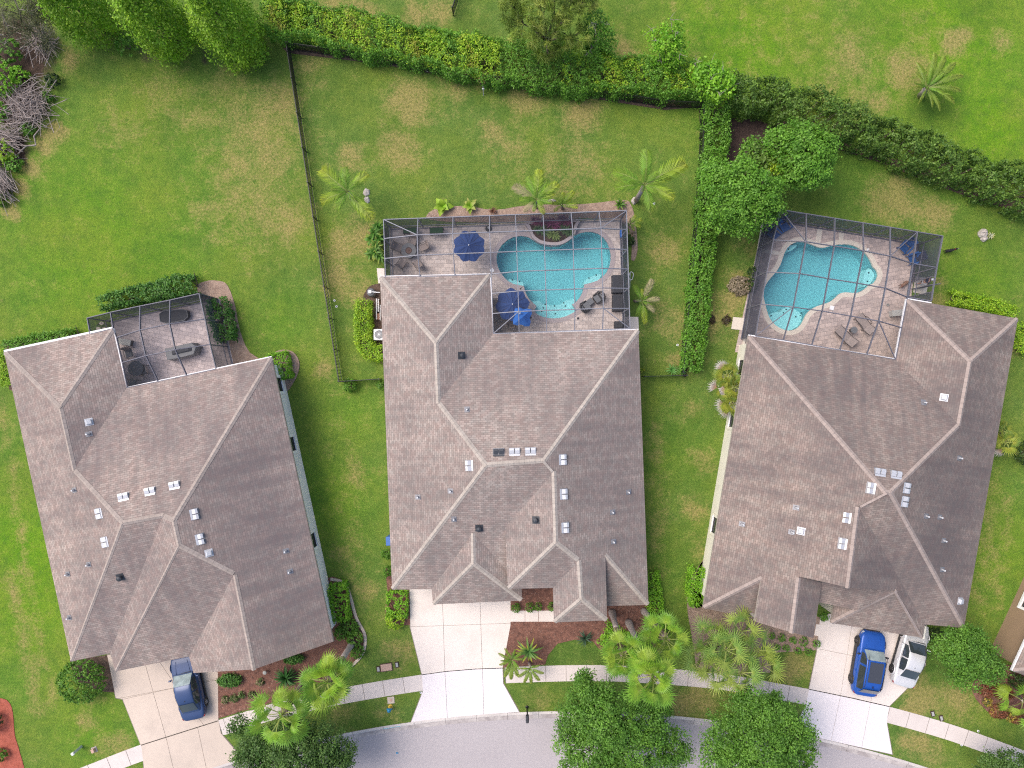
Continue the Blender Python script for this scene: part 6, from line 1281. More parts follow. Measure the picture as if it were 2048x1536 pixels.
def car(name, label, loc, heading, L, Wd, H, kind, mat, rim, suv=False, pale=True):
    t = thing(name, label, 'car', loc, heading); hw = Wd / 2; h2 = L / 2; g = .2 if suv else .17; belt = H * .60
    hood = belt * (.93 if suv else .90); b = MB()
    st = [(-h2, .66, g + .22, belt * .80, belt * .86), (-h2 + .07, .86, g + .1, belt * .86, belt * .95), (-h2 + .35, .965, g + .03, belt * .93, belt * 1.0), (-h2 + .9, 1.0, g, belt * .95, belt), (-.6, 1.0, g, belt * .94, belt), (.3, 1.0, g, belt * .92, belt * .99), (h2 - 1.45, .995, g, belt * .90, belt * .97), (h2 - 1.0, .985, g, belt * .87, hood), (h2 - .45, .955, g + .02, belt * .80, hood * .94), (h2 - .16, .87, g + .06, belt * .70, hood * .84), (h2 - .03, .70, g + .12, belt * .58, hood * .72), (h2, .55, g + .18, belt * .50, hood * .62)]
    rows = []
    for x, wf, zb, zs, zt in st:
        w = hw * wf; r = [(0, zb), (w * .80, zb), (w * .96, zb + .09), (w, zb + (zs - zb) * .45), (w * .985, zs - .06), (w * .90, zs + (zt - zs) * .25), (w * .78, zs + (zt - zs) * .62), (w * .42, zt - .008), (0, zt)]
        rows.append([(x, y, z) for y, z in r] + [(x, -y, z) for y, z in r[-2:0:-1]])
    b.grid(rows, closed=True); b.add([v for v in rows[0]], [tuple(range(len(rows[0])))[::-1]]); b.add([v for v in rows[-1]], [tuple(range(len(rows[-1])))])
    # cabin: (x, half width at belt, half width at roof, roof height)
    if suv: cb = [(h2 - 1.18, .80, .74, belt * .985), (h2 - 1.78, .90, .70, H * .955), (.35, .93, .70, H), (-.7, .93, .70, H * .99), (-h2 + .75, .90, .66, H * .955), (-h2 + .28, .84, .70, belt * 1.02)]
    else: cb = [(h2 - 1.28, .80, .74, belt * .985), (h2 - 1.98, .90, .66, H * .965), (.0, .92, .66, H), (-.6, .92, .655, H * .985), (-h2 + 1.45, .88, .61, H * .925), (-h2 + .62, .78, .66, belt * 1.02)]
    cr = []
    for x, wb, wr, zr in cb:
        zb = belt * .90; a, c = hw * wb, hw * wr; cr.append([(x, a, zb), (x, a * .985, zb + (zr - zb) * .25), (x, c + (a - c) * .35, zb + (zr - zb) * .72), (x, c, zr - .035 * (zr > belt * 1.1)), (x, c * .9, zr), (x, c * .5, zr + .022), (x, 0, zr + .03), (x, -c * .5, zr + .022), (x, -c * .9, zr), (x, -c, zr - .035 * (zr > belt * 1.1)), (x, -(c + (a - c) * .35), zb + (zr - zb) * .72), (x, -a * .985, zb + (zr - zb) * .25), (x, -a, zb)])
    b.grid(cr)
    b.build('body', mat, t, True, sub=1)
    def patch(nm, r0, r1, k0, k1, f0, f1, m, lift=.012, par=None, kk=(0., 1.)):  # a pane lying just above the cabin surface
        A = np.array(cr[r0]); B_ = np.array(cr[r1]); rws = []
        for i in range(4):
            f = f0 + (f1 - f0) * i / 3; R_ = A * (1 - f) + B_ * f; ks = np.linspace(k0, k1, int(2 * abs(k1 - k0)) + 3); row = []
            for q in ks: j = int(min(math.floor(q), len(R_) - 2)); p = R_[j] * (1 - q + j) + R_[j + 1] * (q - j); o = np.array([0, p[1] * .25, max(p[2] - belt * .8, .1)]); row.append(tuple(p + o / np.linalg.norm(o) * lift))
            rws.append(row)
        q = MB(); q.grid(rws); return q.build(nm, m, par or t, True)
    patch('windscreen', 0, 1, 3.35, 8.65, .08, .97, M['pale_glass'] if pale else M['car_glass'], .03); patch('rear_window', 4, 5, 3.45, 8.55, .04, .82, M['car_glass'], .03)
    for k0, k1 in ((1.05, 2.9), (10.95, 9.1)):
        A = np.array(cr)
        def side(r0, f0, r1, f1):
            rws = []
            for i in range(7):
                u = r0 + f0 + (r1 + f1 - r0 - f0) * i / 6; j = int(min(math.floor(u), len(cr) - 2)); R_ = A[j] * (1 - u + j) + A[j + 1] * (u - j); row = []
                for q in np.linspace(k0, k1, 4): jj = int(math.floor(q)); p = R_[jj] * (1 - q + jj) + R_[jj + 1] * (q - jj); row.append((p[0], p[1] + (.024 if k0 < 6 else -.024), p[2] + .006))
                rws.append(row)
            q = MB(); q.grid(rws); q.build('side_window', M['car_glass'], t, True)
        side(0, .45, 2, .2); side(2, .35, 4, .25)
    rw = .36 if suv else .33
    for x in (h2 - .92, -h2 + .95):
        for sg in (-1, 1):
            prof = [(rw * .58, -.11), (rw * .9, -.115), (rw, -.08), (rw, .08), (rw * .9, .115), (rw * .58, .11)]; wb_ = MB(); wb_.lathe(prof, 22, cap=False)
            o = wb_.build('wheel', M['tyre'], t, True); o.location = (x, sg * (hw - .10), rw); o.rotation_euler = (math.radians(-90 * sg), 0, 0)
            rb_ = MB(); rb_.lathe([(rw * .60, .02), (rw * .60, .10), (rw * .54, .105), (rw * .5, .05)], 22, cap=False); rb_.lathe([(.01, .09), (.06, .09), (.07, .05)], 10)
            for k in range(5): a = k * 1.2566; rb_.bar((.04 * math.cos(a), .04 * math.sin(a), .095), (rw * .56 * math.cos(a), rw * .56 * math.sin(a), .10), .075, .03)
            r_ = rb_.build('rim', rim, o)
            ab = MB(); pts = [(math.cos(a) * (rw + .045), math.sin(a) * (rw + .045), 0) for a in np.linspace(.0, math.pi, 13)]; ab.tube([(x + p[0], sg * (hw - .005), rw + p[1]) for p in pts], .03, 6); ab.build('wheel_arch', M['trim'] if suv else mat, t)
    for sg in (-1, 1):
        m_ = MB(); m_.box((h2 - 1.62, sg * (hw + .08), belt + .05), (.12, .2, .13), taper=.75); m_.box((h2 - 1.6, sg * (hw - .01), belt + .0), (.08, .12, .05)); m_.build('mirror', M['trim'] if suv else mat, t, bevel=.02)
        l_ = MB(); l_.box((h2 - .23, sg * hw * .68, belt * .60), (.30, .34, .12), rz=-sg * .45, taper=.8); l_.build('headlight', M['lens'], t, bevel=.02)
        l_ = MB(); l_.box((-h2 + .20, sg * hw * .74, belt * .80), (.16, .28, .10), rz=sg * .35); l_.build('tail_light', M['tail'], t, bevel=.02)
        for x in (.55, -.55): h_ = MB(); h_.box((x, sg * (hw + .012), belt * .80), (.18, .03, .035)); h_.build('door_handle', mat, t)
        d_ = MB(); d_.box((0, sg * (hw * .985), g + (.16 if suv else .05)), (L * .52, .07, .36 if suv else .13)); d_.build('sill', M['trim'], t)
    gr = MB(); gr.box((h2 - .02, 0, belt * .45), (.10, hw * 1.0, .22)); gr.box((h2 - .05, 0, belt * .28), (.12, hw * 1.25, .12)); gr.build('grille', M['trim'], t, bevel=.03)
    bp = MB(); bp.box((-h2 + .03, 0, g + .22), (.12, hw * 1.3, .16)); bp.build('rear_bumper', M['trim'] if suv else mat, t, bevel=.03)
    an = MB(); zr = cb[4][3] * .99 + .03; an.box((cb[4][0] + .22, 0, zr + .05), (.16, .05, .08), taper=.4); an.build('antenna', M['trim'], t)
    for sg in (-1, 1):                                      # bonnet creases
        q = MB(); q.tube([(h2 - 1.4, sg * hw * .56, belt * .975 + .0), (h2 - .9, sg * hw * .52, hood * .985), (h2 - .4, sg * hw * .44, hood * .925)], .012, 5); q.build('bonnet_crease', mat, t)
    if suv:
        q = MB(); z = H + .042; q.box((-.28, 0, z), (1.45, hw * .98, .02)); q.build('sunroof', M['roof_glass'], t, bevel=.01)
        for sg in (-1, 1): q = MB(); q.tube([(.85, sg * hw * .67, H * .985), (.75, sg * hw * .67, H + .05), (-1.3, sg * hw * .655, H + .03), (-1.45, sg * hw * .65, H * .96)], .018, 6); q.build('roof_rail', M['trim'], t)
    wp_ = MB(); wp_.bar((h2 - 1.24, -hw * .6, belt * .99 + .03), (h2 - 1.27, hw * .1, belt * .99 + .035), .03, .02); wp_.build('wiper', M['trim'], t)
    return t
def G(px, py, z): v = P(px, py, z); v.z = .036; return v
car('sedan', 'faded blue sedan parked nose in on the left driveway', G(373, 1376, .85), math.radians(102.5), 4.75, 1.86, 1.45, 'sedan', M['blue_dull'], M['rim'])
car('suv', 'bright blue sport utility vehicle with dark sunroof on the right driveway', G(1742, 1330, 1.0), math.radians(80.5), 4.62, 1.92, 1.68, 'suv', M['blue_vivid'], M['rim_dark'], suv=True)
car('sedan', 'white silver sedan half under the right garage eave', G(1825, 1312, .85), math.radians(74), 4.65, 1.82, 1.45, 'sedan', M['silver'], M['rim_dark'], pale=False)

# ------------------------------------------------------------------ fences
def fence(label, pts, h=1.2, step=2.4, pick=.105):
    W_ = [P(*p) for p in pts]; B0 = W_[0]; t = thing('fence', label, 'fence', B0); first = True
    for a, c in zip(W_, W_[1:]):
        L = (c - a).length; n = max(1, round(L / step)); d = (c - a) / n
        for i in range(n + 1):
            if i == 0 and not first: continue
            p = a + d * i; b = MB(); b.box((p.x, p.y, h / 2), (.065, .065, h + .06)); b.box((p.x, p.y, h + .05), (.085, .085, .03)); b.build('post', M['fence'], t, org=B0)
        first = False
        for i in range(n):
            p, q = a + d * i, a + d * (i + 1); b = MB(); up = Vector((0, 0, 1))
            for z in (h - .03, h - .2, .18): b.bar(p + up * z, q + up * z, .035, .035)
            m = int((q - p).length / pick)
            for k in range(1, m): r = p.lerp(q, k / m); b.box((r.x, r.y, h / 2 + .03), (.034, .034, h - .08))
            b.build('panel', M['fence'], t, org=B0)
fence('long black picket fence on the left side of the centre lawn', [(582, 101), (656, 577), (685, 762)])
fence('short black picket fence joining the corner to the centre house', [(686, 763), (764, 758)])
fence('short black picket fence between the centre house and the narrow hedge', [(1284, 753), (1366, 751)])
fence('black picket fence hidden along the left face of the narrow hedge', [(1400, 222), (1397, 330), (1384, 480), (1370, 620), (1359, 745)])
fence('low black picket fence along the foot of the long back hedge', [(586, 101), (760, 125), (965, 164), (1140, 185), (1330, 215), (1398, 217)])
fence('dark fence end at the top edge beyond the long hedge', [(922, -14), (907, 32)])

# ------------------------------------------------------------------ furniture
M['sling'] = plain('taupe_sling', (.26, .215, .20), .8); M['frame'] = plain('bronze_furniture_frame', (.055, .048, .045), .5, .3); M['slate'] = plain('slate_grey', (.13, .135, .145), .6); M['charcoal'] = plain('charcoal_cover', (.035, .037, .045), .8)
M['blue_fab'] = plain('navy_canvas', (.012, .040, .145), .85, var=.08, scale=4); M['blue_light'] = plain('light_blue_canvas', (.02, .12, .42), .85, var=.08, scale=4); M['blue_chair'] = plain('blue_plastic_lumber', (.022, .085, .25), .5); M['cush'] = plain('cream_cushion', (.62, .55, .48), .9); M['wicker'] = plain('dark_wicker', (.04, .038, .04), .8, var=.3, scale=40)
M['grey_seat'] = plain('grey_seat_fabric', (.20, .205, .22), .85); M['iron'] = plain('black_iron', (.02, .02, .022), .5, .5); M['artificial'] = plain('green_felt', (.015, .055, .022), .9); M['grey_box'] = plain('grey_resin', (.36, .36, .35), .6)
def onpatio(px, py, z=0.0): v = P(px, py, z); v.z = .046; return v
def sling_chair(label, loc, rz, group=None):
    t = thing('patio_chair', label, 'chair', loc, rz, group)
    b = MB(); b.box((0, 0, .40), (.52, .50, .03)); b.build('seat', M['sling'], t, bevel=.01)
    b = MB(); b.box((-.33, 0, .72), (.05, .50, .62), M=Matrix.Rotation(-.30, 3, 'Y')); b.build('backrest', M['sling'], t, bevel=.01)
    for s in (-1, 1):
        b = MB(); b.tube([(.30, s * .28, 0), (.27, s * .28, .60), (-.30, s * .28, .62), (-.40, s * .28, 1.0)], .018, 6); b.build('arm_frame', M['frame'], t)
        b = MB(); b.tube([(-.32, s * .28, .55), (-.40, s * .28, 0)], .018, 6); b.build('leg', M['frame'], t)
    return t
def adirondack(label, loc, rz):
    t = thing('adirondack_chair', label, 'chair', loc, rz, 'blue slatted garden chairs')
    b = MB()
    for i in range(6): b.box((.30 - i * .095, 0, .36 - i * .022), (.088, .54, .025), M=Matrix.Rotation(-.2, 3, 'Y'))
    b.build('seat', M['blue_chair'], t)
    b = MB()
    for i in range(6): y = -.27 + i * .108; b.box((-.47, y, .62), (.025, .10, .82 - abs(y) * .5), M=Matrix.Rotation(-.42, 3, 'Y'))
    b.bar((-.36, -.32, .42), (-.36, .32, .42), .05, .08); b.bar((-.56, -.30, .84), (-.56, .30, .84), .03, .06); b.build('backrest', M['blue_chair'], t)
    for s in (-1, 1):
        b = MB(); b.box((-.02, s * .36, .58), (.75, .13, .028)); b.build('armrest', M['blue_chair'], t, bevel=.01)
        b = MB(); b.box((.32, s * .33, .28), (.09, .03, .57)); b.build('leg', M['blue_chair'], t); b = MB(); b.bar((.36, s * .29, .40), (-.62, s * .29, .10), .03, .12); b.build('rail', M['blue_chair'], t)
    return t
def parasol(label, loc, R_, H_, mat, n=8, rz=0.0, tilt=0.0):
    t = thing('parasol', label, 'parasol', loc, rz); b = MB(); rows = []
    for f in (0.02, .35, .7, 1.0):
        row = []
        for k in range(n * 4):
            a = 2 * math.pi * k / (n * 4); c = 1 - .06 * (1 - abs(((k % 4) - 2) / 2)) * f - (1 - math.cos(math.pi / n)) * (1 - abs(((k % 4) - 2) / 2)) * 1.0 * f
            row.append((R_ * f * c * math.cos(a), R_ * f * c * math.sin(a), H_ - .42 * f - .06 * math.sin(f * 3.1) * (1 if k % 4 else 0)))
        rows.append(row)
    b.grid(rows, closed=True); b.add([(x, y, z - .015) for x, y, z in rows[-1]] + rows[-1], [(i, (i + 1) % (n * 4), (i + 1) % (n * 4) + n * 4, i + n * 4) for i in range(n * 4)])
    c = b.build('canopy', mat, t); c.rotation_euler = (tilt, 0, 0)
    rb_ = MB()
    for k in range(n): a = 2 * math.pi * (k + .5) / n; rb_.tube([(0, 0, H_ - .06), (R_ * .97 * math.cos(a), R_ * .97 * math.sin(a), H_ - .46)], .008, 4)
    rb_.build('ribs', M['frame'], t)
    b = MB(); b.tube([(0, 0, 0), (0, 0, H_ + .06)], .024, 8); b.build('pole', M['white'], t)
    b = MB(); b.lathe([(.03, H_), (.05, H_ + .04), (.02, H_ + .11)], 8); b.build('finial', M['white'], t)
    b = MB(); b.lathe([(.26, 0), (.25, .06), (.06, .10), (.05, .3)], 16); b.build('base', M['charcoal'], t); return t
def table(name, label, loc, r, h, mat, cat_='table', ped=True):
    t = thing(name, label, cat_, loc); b = MB(); b.lathe([(r * .97, h - .05), (r, h - .03), (r, h), (r * .3, h + .001)], 28); b.build('tabletop', mat, t)
    b = MB(); b.lathe([(r * .6, 0), (r * .5, .05), (.07, .09), (.07, h - .05)], 16); b.build('base', M['frame'], t); return t
# centre patio: fire table with five chairs
fc = onpatio(818, 502, .5); t = thing('fire_table', 'round slate fire table between five sling chairs', 'fire table', fc)
b = MB(); b.lathe([(.22, .58), (.52, .57), (.54, .60), (.54, .64), (.24, .64), (.22, .58)], 30, cap=False); b.build('tabletop', M['slate'], t); b = MB(); b.lathe([(.46, 0), (.44, .57)], 24); b.build('base', M['charcoal'], t); b = MB(); b.lathe([(.235, .60), (.20, .63), (.06, .635)], 20); b.lathe([(.05, .62), (.04, .70), (.02, .71)], 8); b.build('burner', plain('copper_burner', (.12, .06, .045), .6), t)
for x, y, dx, dy, lb in [(796, 495, 1, -.2, 'sling chair at the left of the fire table'), (826, 482, -.15, -1, 'sling chair at the top of the fire table'), (847, 494, -1, -.25, 'sling chair at the right of the fire table'), (804, 527, .45, 1, 'sling chair at the lower left of the fire table'), (835, 527, -.55, 1, 'sling chair at the lower right of the fire table')]:
    sling_chair(lb, onpatio(x, y, .5), math.atan2(fc.y - onpatio(x, y).y, fc.x - onpatio(x, y).x), 'sling chairs round the fire table')
for x, lb in [(820, 'dark planter table with green top in the upper left of the centre patio'), (873, 'dark planter table with green top next to the blue octagonal parasol')]:
    t = thing('planter_table', lb, 'table', onpatio(x, 461, .7), math.radians(2)); b = MB(); b.box((0, 0, .62), (1.0, .46, .16)); b.build('box', M['charcoal'], t, bevel=.015); b = MB(); b.box((0, 0, .712), (.92, .38, .02)); b.build('green_top', M['artificial'], t)
    for sx in (-1, 1):
        for sy in (-1, 1): b = MB(); b.box((sx * .46, sy * .2, .28), (.05, .05, .56)); b.build('leg', M['frame'], t)
    b = MB(); b.bar((-.5, -.3, .55), (.5, -.3, .55), .05, .03); b.build('handle_rail', M['frame'], t)
parasol('navy blue octagonal parasol alone on the centre patio', onpatio(938, 491, 2.4), 1.16, 2.55, M['blue_fab'], rz=math.radians(22.5))
parasol('navy blue parasol shading chairs by the pool steps', onpatio(1025, 609, 2.4), 1.22, 2.55, M['blue_fab'], rz=math.radians(8))
parasol('light blue small parasol overlapping the navy one', onpatio(1040, 627, 2.6), .82, 2.72, M['blue_light'], n=4, rz=math.radians(38), tilt=.12)
table('patio_table', 'round table mostly hidden under the navy parasol', onpatio(1020, 616, .7), .5, .72, M['slate'])
for x, y, a, lb in [(993, 605, 0, 'dark metal chair sticking out left of the navy parasol'), (1022, 645, 100, 'dark metal chair sticking out below the light blue parasol'), (996, 630, 40, 'dark metal chair under the left edge of the navy parasol')]:
    sling_chair(lb, onpatio(x, y, .5), math.radians(a), 'chairs under the pool parasols')
t = thing('umbrella_stand', 'round dark parasol stand without parasol by the pool', 'stand', onpatio(977, 457, .1)); b = MB(); b.lathe([(.24, 0), (.23, .08), (.05, .1)], 18); b.build('foot', M['charcoal'], t); b = MB(); b.lathe([(.055, .08), (.055, .45), (.035, .45), (.035, .2)], 10); b.build('sleeve', M['white'], t)
def wicker_chair(label, loc, rz):
    t = thing('lounge_chair', label, 'chair', loc, rz, 'dark wicker chairs by the pool'); b = MB(); b.box((0, 0, .22), (.66, .62, .38)); b.build('seat', M['wicker'], t, bevel=.05)
    b = MB(); b.tube([(.28, -.34, .45), (-.2, -.38, .56), (-.38, -.2, .74), (-.40, 0, .80), (-.38, .2, .74), (-.2, .38, .56), (.28, .34, .45)], [.05, .06, .07, .07, .07, .06, .05], 8); b.build('backrest', M['wicker'], t, True)
    b = MB(); b.box((.12, 0, .43), (.40, .54, .08)); b.build('cushion', M['slate'], t, bevel=.03); b = MB(); b.box((-.22, .0, .60), (.06, .36, .12), M=Matrix.Rotation(-.4, 3, 'Y')); b.build('pillow', M['grey_seat'], t, bevel=.03); return t
wicker_chair('dark wicker lounge chair nearer the pool steps', onpatio(1171, 614, .4), math.radians(35)); wicker_chair('dark wicker lounge chair nearer the covered sofa', onpatio(1197, 596, .4), math.radians(215))
t = thing('footstool', 'small dark wicker footstool between the two lounge chairs', 'footstool', onpatio(1180, 604, .3), math.radians(40)); b = MB(); b.box((0, 0, .2), (.48, .46, .36)); b.build('frame', M['wicker'], t, bevel=.03); b = MB(); b.box((0, 0, .41), (.46, .44, .07)); b.build('cushion', M['slate'], t, bevel=.03)
for (x0, y0, x1, y1, h, lb) in [(1225, 549, 1246, 586, .75, 'upper dark covered sofa section at the right wall of the pool cage'), (1226, 588, 1246, 622, .72, 'lower dark covered sofa section at the right wall of the pool cage'), (1229, 642, 1246, 656, .5, 'small dark storage box in the lower right corner of the pool cage')]:
    a_, c_ = P(x0, y0, h), P(x1, y1, h); m_ = (a_ + c_) / 2; m_.z = .046; t = thing('covered_sofa' if h > .6 else 'storage_box', lb, 'furniture', m_); sx, sy = abs(a_.x - c_.x), abs(a_.y - c_.y)
    b = MB(); b.box((0, 0, h * .45), (sx, sy, h * .9), taper=.96); b.build('cover', M['charcoal'], t, bevel=.05); b = MB(); b.box((sx * .38, 0, h * .55), (sx * .2, sy * .96, h * 1.1)); b.build('back', M['charcoal'], t, bevel=.04)
t = thing('towel', 'bright blue towel hung on the right wall of the pool cage', 'towel', onpatio(1243, 466, .9)); b = MB(); b.grid([[(.02 * math.sin(i * 1.3) + (-.06 if k < 3 else .06), -.30 + i * .1, .95 - abs(k - 2.5) * .22) for i in range(7)] for k in range(6)]); b.build('cloth', M['blue_light'], t)
# raised planter at the centre pool
pl = [P2(p) for p in smooth_poly(c3([(455, 290), (480, 370), (520, 470), (570, 525), (650, 572), (790, 596), (900, 585), (1000, 535), (1080, 460), (1110, 350), (1127, 262), (780, 265)]), 2)]
pl = ccw(pl); B0 = P(1105, 455); t = thing('planter', 'raised mauve stone planter bed jutting into the centre pool', 'planter', B0); inn = offset_poly(pl, .22)
b = MB(); b.grid([[(x, y, -.3) for x, y in pl], [(x, y, .45) for x, y in pl], [(x, y, .45) for x, y in inn], [(x, y, .36) for x, y in inn]], closed=True); b.build('wall', M['coping_b'], t, org=B0); b = MB(); b.prism(inn, .3, .38, side=False); b.build('soil', M['soil'], t, org=B0)
# skimmer lids
for x, y, sq, lb in [(984, 541, 0, 'round white skimmer lid at the left curve of the centre pool'), (1663, 616, 1, 'square white skimmer lid beside the right pool')]:
    b = MB(); (b.box((0, 0, .02), (.30, .30, .03), rz=-.3) if sq else b.lathe([(.15, 0), (.15, .025), (.02, .03)], 18)); o = b.build('skimmer_lid', M['white']); o.location = onpatio(x, y); tag(o, lb, 'lid')
for x, y, lb in [(1061, 635, 'small dark deck drain at the left of the pool steps'), (1156, 637, 'small dark deck drain at the right of the pool steps')]:
    b = MB(); b.lathe([(.09, 0), (.09, .02), (.02, .025)], 12); o = b.build('deck_drain', M['charcoal']); o.location = onpatio(x, y); tag(o, lb, 'drain')
# left patio
dd1 = lambda pts: crop(pts, 160, 560, 6.4)
def covered(name, label, poly, h, mat, cat_, slope=0.0):
    pts = [P(x, y, h) for x, y in poly]; c = sum(pts, Vector()) / len(pts); c.z = .046; t = thing(name, label, cat_, c); q = ccw([(p.x - c.x, p.y - c.y) for p in pts])
    b = MB(); n = len(q); b.grid([[(x * 1.03, y * 1.03, 0) for x, y in q], [(x, y, h * .9) for x, y in q], [(x * .96, y * .96, h - .05) for x, y in q]], closed=True); b.prism([(x * .96, y * .96) for x, y in q], h, h - .05, side=False); b.build('cover', mat, t); return t, q
t, q = covered('fire_table', 'dark elongated octagonal covered fire table on the left patio', dd1([(1020, 440), (1065, 400), (1300, 376), (1365, 392), (1378, 470), (1330, 515), (1110, 552), (1035, 530)]), .45, M['charcoal'], 'table')
b = MB(); b.tube([(x * 1.02, y * 1.02, .42) for x, y in q] + [(q[0][0] * 1.02, q[0][1] * 1.02, .42)], .03, 6); b.build('rim', M['slate'], t)
t, q = covered('covered_grill', 'long grey covered grill in the middle of the left patio', dd1([(1080, 880), (1425, 800), (1490, 850), (1455, 950), (1255, 1000), (1110, 1025)]), 1.0, M['slate'], 'grill')
b = MB(); b.box((0, .05, 1.02), (1.5, .30, .10), rz=math.radians(13), taper=.7); b.build('hood', M['charcoal'], t, bevel=.04)
table('patio_table', 'round grey table in the corner of the left patio', onpatio(272, 737, .74), .56, .75, M['slate'])
for x, y, a, lb in [(258, 707, -75, 'grey cushioned chair above the round table'), (288, 741, 195, 'dark chair at the right of the round table'), (266, 767, 80, 'grey cushioned chair below the round table')]:
    t = sling_chair(lb, onpatio(x, y, .5), math.radians(a), 'chairs round the left patio table'); b = MB(); b.box((0, 0, .46), (.54, .52, .09)); b.build('cushion', M['grey_seat'], t, bevel=.03)
t = thing('bench', 'pale grey slanted bench against the left cage wall', 'bench', onpatio(248, 684, .45), math.radians(-10)); b = MB(); b.box((0, 0, .40), (.98, .44, .06)); b.build('seat', M['grey_box'], t, bevel=.02)
for s in (-1, 1): b = MB(); b.box((s * .42, 0, .19), (.06, .4, .38)); b.build('leg', M['frame'], t)
t = thing('wire_table', 'black wire table with three cream pads in the left cage corner', 'table', onpatio(204, 654, .5)); b = MB(); b.tube([(.34 * math.cos(a), .34 * math.sin(a), .5) for a in np.linspace(0, 6.2832, 21)], .02, 6)
for k in range(3): a = k * 2.094 + .5; b.tube([(.0, 0, .5), (.34 * math.cos(a), .34 * math.sin(a), .5), (.38 * math.cos(a), .38 * math.sin(a), 0)], .018, 6)
b.build('frame', M['iron'], t)
for k in range(3): a = k * 2.094 + 1.55; b = MB(); b.lathe([(.17, .5), (.17, .53), (.05, .54)], 14, c=(.26 * math.cos(a), .26 * math.sin(a), 0), sy=.75); b.build('pad', M['cush'], t)
# right patio
for x, y, a, lb in [(1571, 452, -62, 'blue slatted chair in the back corner, nearer the cage wall centre'), (1549, 468, -45, 'blue slatted chair tucked into the left corner of the right cage'), (1812, 494, 225, 'blue slatted chair, upper one of the right pair'), (1829, 517, 198, 'blue slatted chair, lower one of the right pair')]:
    adirondack(lb, onpatio(x, y, .5), math.radians(a))
def chaise(label, head, foot):
    h_, f_ = onpatio(*head, .4), onpatio(*foot, .4); d = f_ - h_; L = d.length; t = thing('sun_lounger', label, 'lounger', h_, math.atan2(d.y, d.x), 'taupe sling loungers'); w = .62
    b = MB(); b.box((L * .66, 0, .36), (L * .66, w, .03)); b.build('seat', M['sling'], t, bevel=.01)
    b = MB(); b.add([(L * .34, -w / 2, .37), (L * .34, w / 2, .37), (.04, w / 2, .66), (.04, -w / 2, .66), (L * .34, -w / 2, .34), (L * .34, w / 2, .34), (.04, w / 2, .63), (.04, -w / 2, .63)], [(0, 1, 2, 3), (7, 6, 5, 4), (0, 3, 7, 4), (1, 5, 6, 2), (3, 2, 6, 7)]); b.build('backrest', M['sling'], t)
    for s in (-1, 1):
        b = MB(); b.tube([(L, s * w * .54, .35), (L * .33, s * w * .54, .35), (.0, s * w * .54, .68)], .02, 6); b.build('side_frame', M['frame'], t)
        b = MB(); b.tube([(L * .78, s * w * .56, .35), (L * .66, s * w * .62, .60), (L * .40, s * w * .62, .60), (L * .33, s * w * .56, .36)], .018, 6); b.build('armrest', M['frame'], t)
        for x in (L * .92, L * .3): b = MB(); b.tube([(x, s * w * .52, .35), (x, s * w * .54, 0)], .018, 6); b.build('leg', M['frame'], t)
chaise('taupe lounger at the left of the little round table', (1707, 690), (1676, 656)); chaise('taupe lounger at the right of the little round table', (1742, 666), (1717, 630))
table('side_table', 'little round table between the two taupe loungers', onpatio(1708, 660, .5), .24, .5, M['slate'])
t = thing('bench', 'grey storage bench beside the white gutter of the right house', 'bench', onpatio(1795, 626, .5), math.radians(-8 + 14)); b = MB(); b.box((0, 0, .26), (.80, .40, .5)); b.build('box', M['grey_box'], t, bevel=.02); b = MB(); b.box((0, 0, .53), (.86, .44, .05)); b.build('lid', M['grey_box'], t, bevel=.015)
for x, y, lb in [(1773, 610, 'small grey pot stand on the right patio'), (1733, 500, 'small white cup on the back ledge of the right cage')]:
    b = MB(); b.lathe([(.07, 0), (.09, .16), (.075, .16), (.06, .05)], 12); o = b.build('pot', M['grey_box'] if x > 1750 else M['white']); o.location = onpatio(x, y); tag(o, lb, 'pot')

# ------------------------------------------------------------------ yard and street objects
M['hyd_y'] = plain('hydrant_yellow', (.62, .42, .05), .5); M['hyd_b'] = plain('hydrant_blue', (.02, .22, .42), .5); M['tan_lid'] = plain('tan_lid', (.50, .33, .26), .8); M['bin_blue'] = plain('blue_bin', (.05, .14, .42), .5); M['greenish'] = plain('pale_green_plastic', (.45, .50, .46), .6)
b0 = Vector(P(1054, 1414)); t = thing('mailbox', 'black mailbox on a post leaning out over the kerb', 'mailbox', b0); b = MB(); b.box((0, 0, .55), (.10, .10, 1.15)); b.bar((0, .12, .98), (0, -.42, .98), .08, .06); b.lathe([(.13, -.02), (.12, .04), (.06, .07)], 14); b.build('post', M['iron'], t)
b = MB(); pr = [(.11, 0), (.11, .14), (.085, .21), (.04, .245), (-.04, .245), (-.085, .21), (-.11, .14), (-.11, 0)]; b.grid([[(x, y, 1.0 + z) for x, z in pr] for y in (-.06, -.58)], closed=True); b.add([(x, -.06, 1.0 + z) for x, z in pr], [tuple(range(8))]); b.add([(x, -.58, 1.0 + z) for x, z in pr], [tuple(range(8))[::-1]]); b.build('box', M['charcoal'], t); b = MB(); b.box((.13, -.3, 1.16), (.015, .12, .05)); b.build('flag', M['tail'], t)
t = thing('fire_hydrant', 'yellow fire hydrant with blue bonnet on the verge', 'hydrant', P(781, 1413)); b = MB(); b.lathe([(.17, 0), (.17, .05), (.11, .07), (.10, .5), (.14, .52), (.14, .56)], 14); b.build('barrel', M['hyd_y'], t); b = MB(); b.lathe([(.145, .56), (.14, .66), (.08, .74), (.03, .76), (.03, .82)], 14); b.build('bonnet', M['hyd_b'], t)
for s in (-1, 1): b = MB(); b.tube([(s * .09, 0, .42), (s * .2, 0, .42)], .055, 10); b.build('outlet', M['hyd_b'], t)
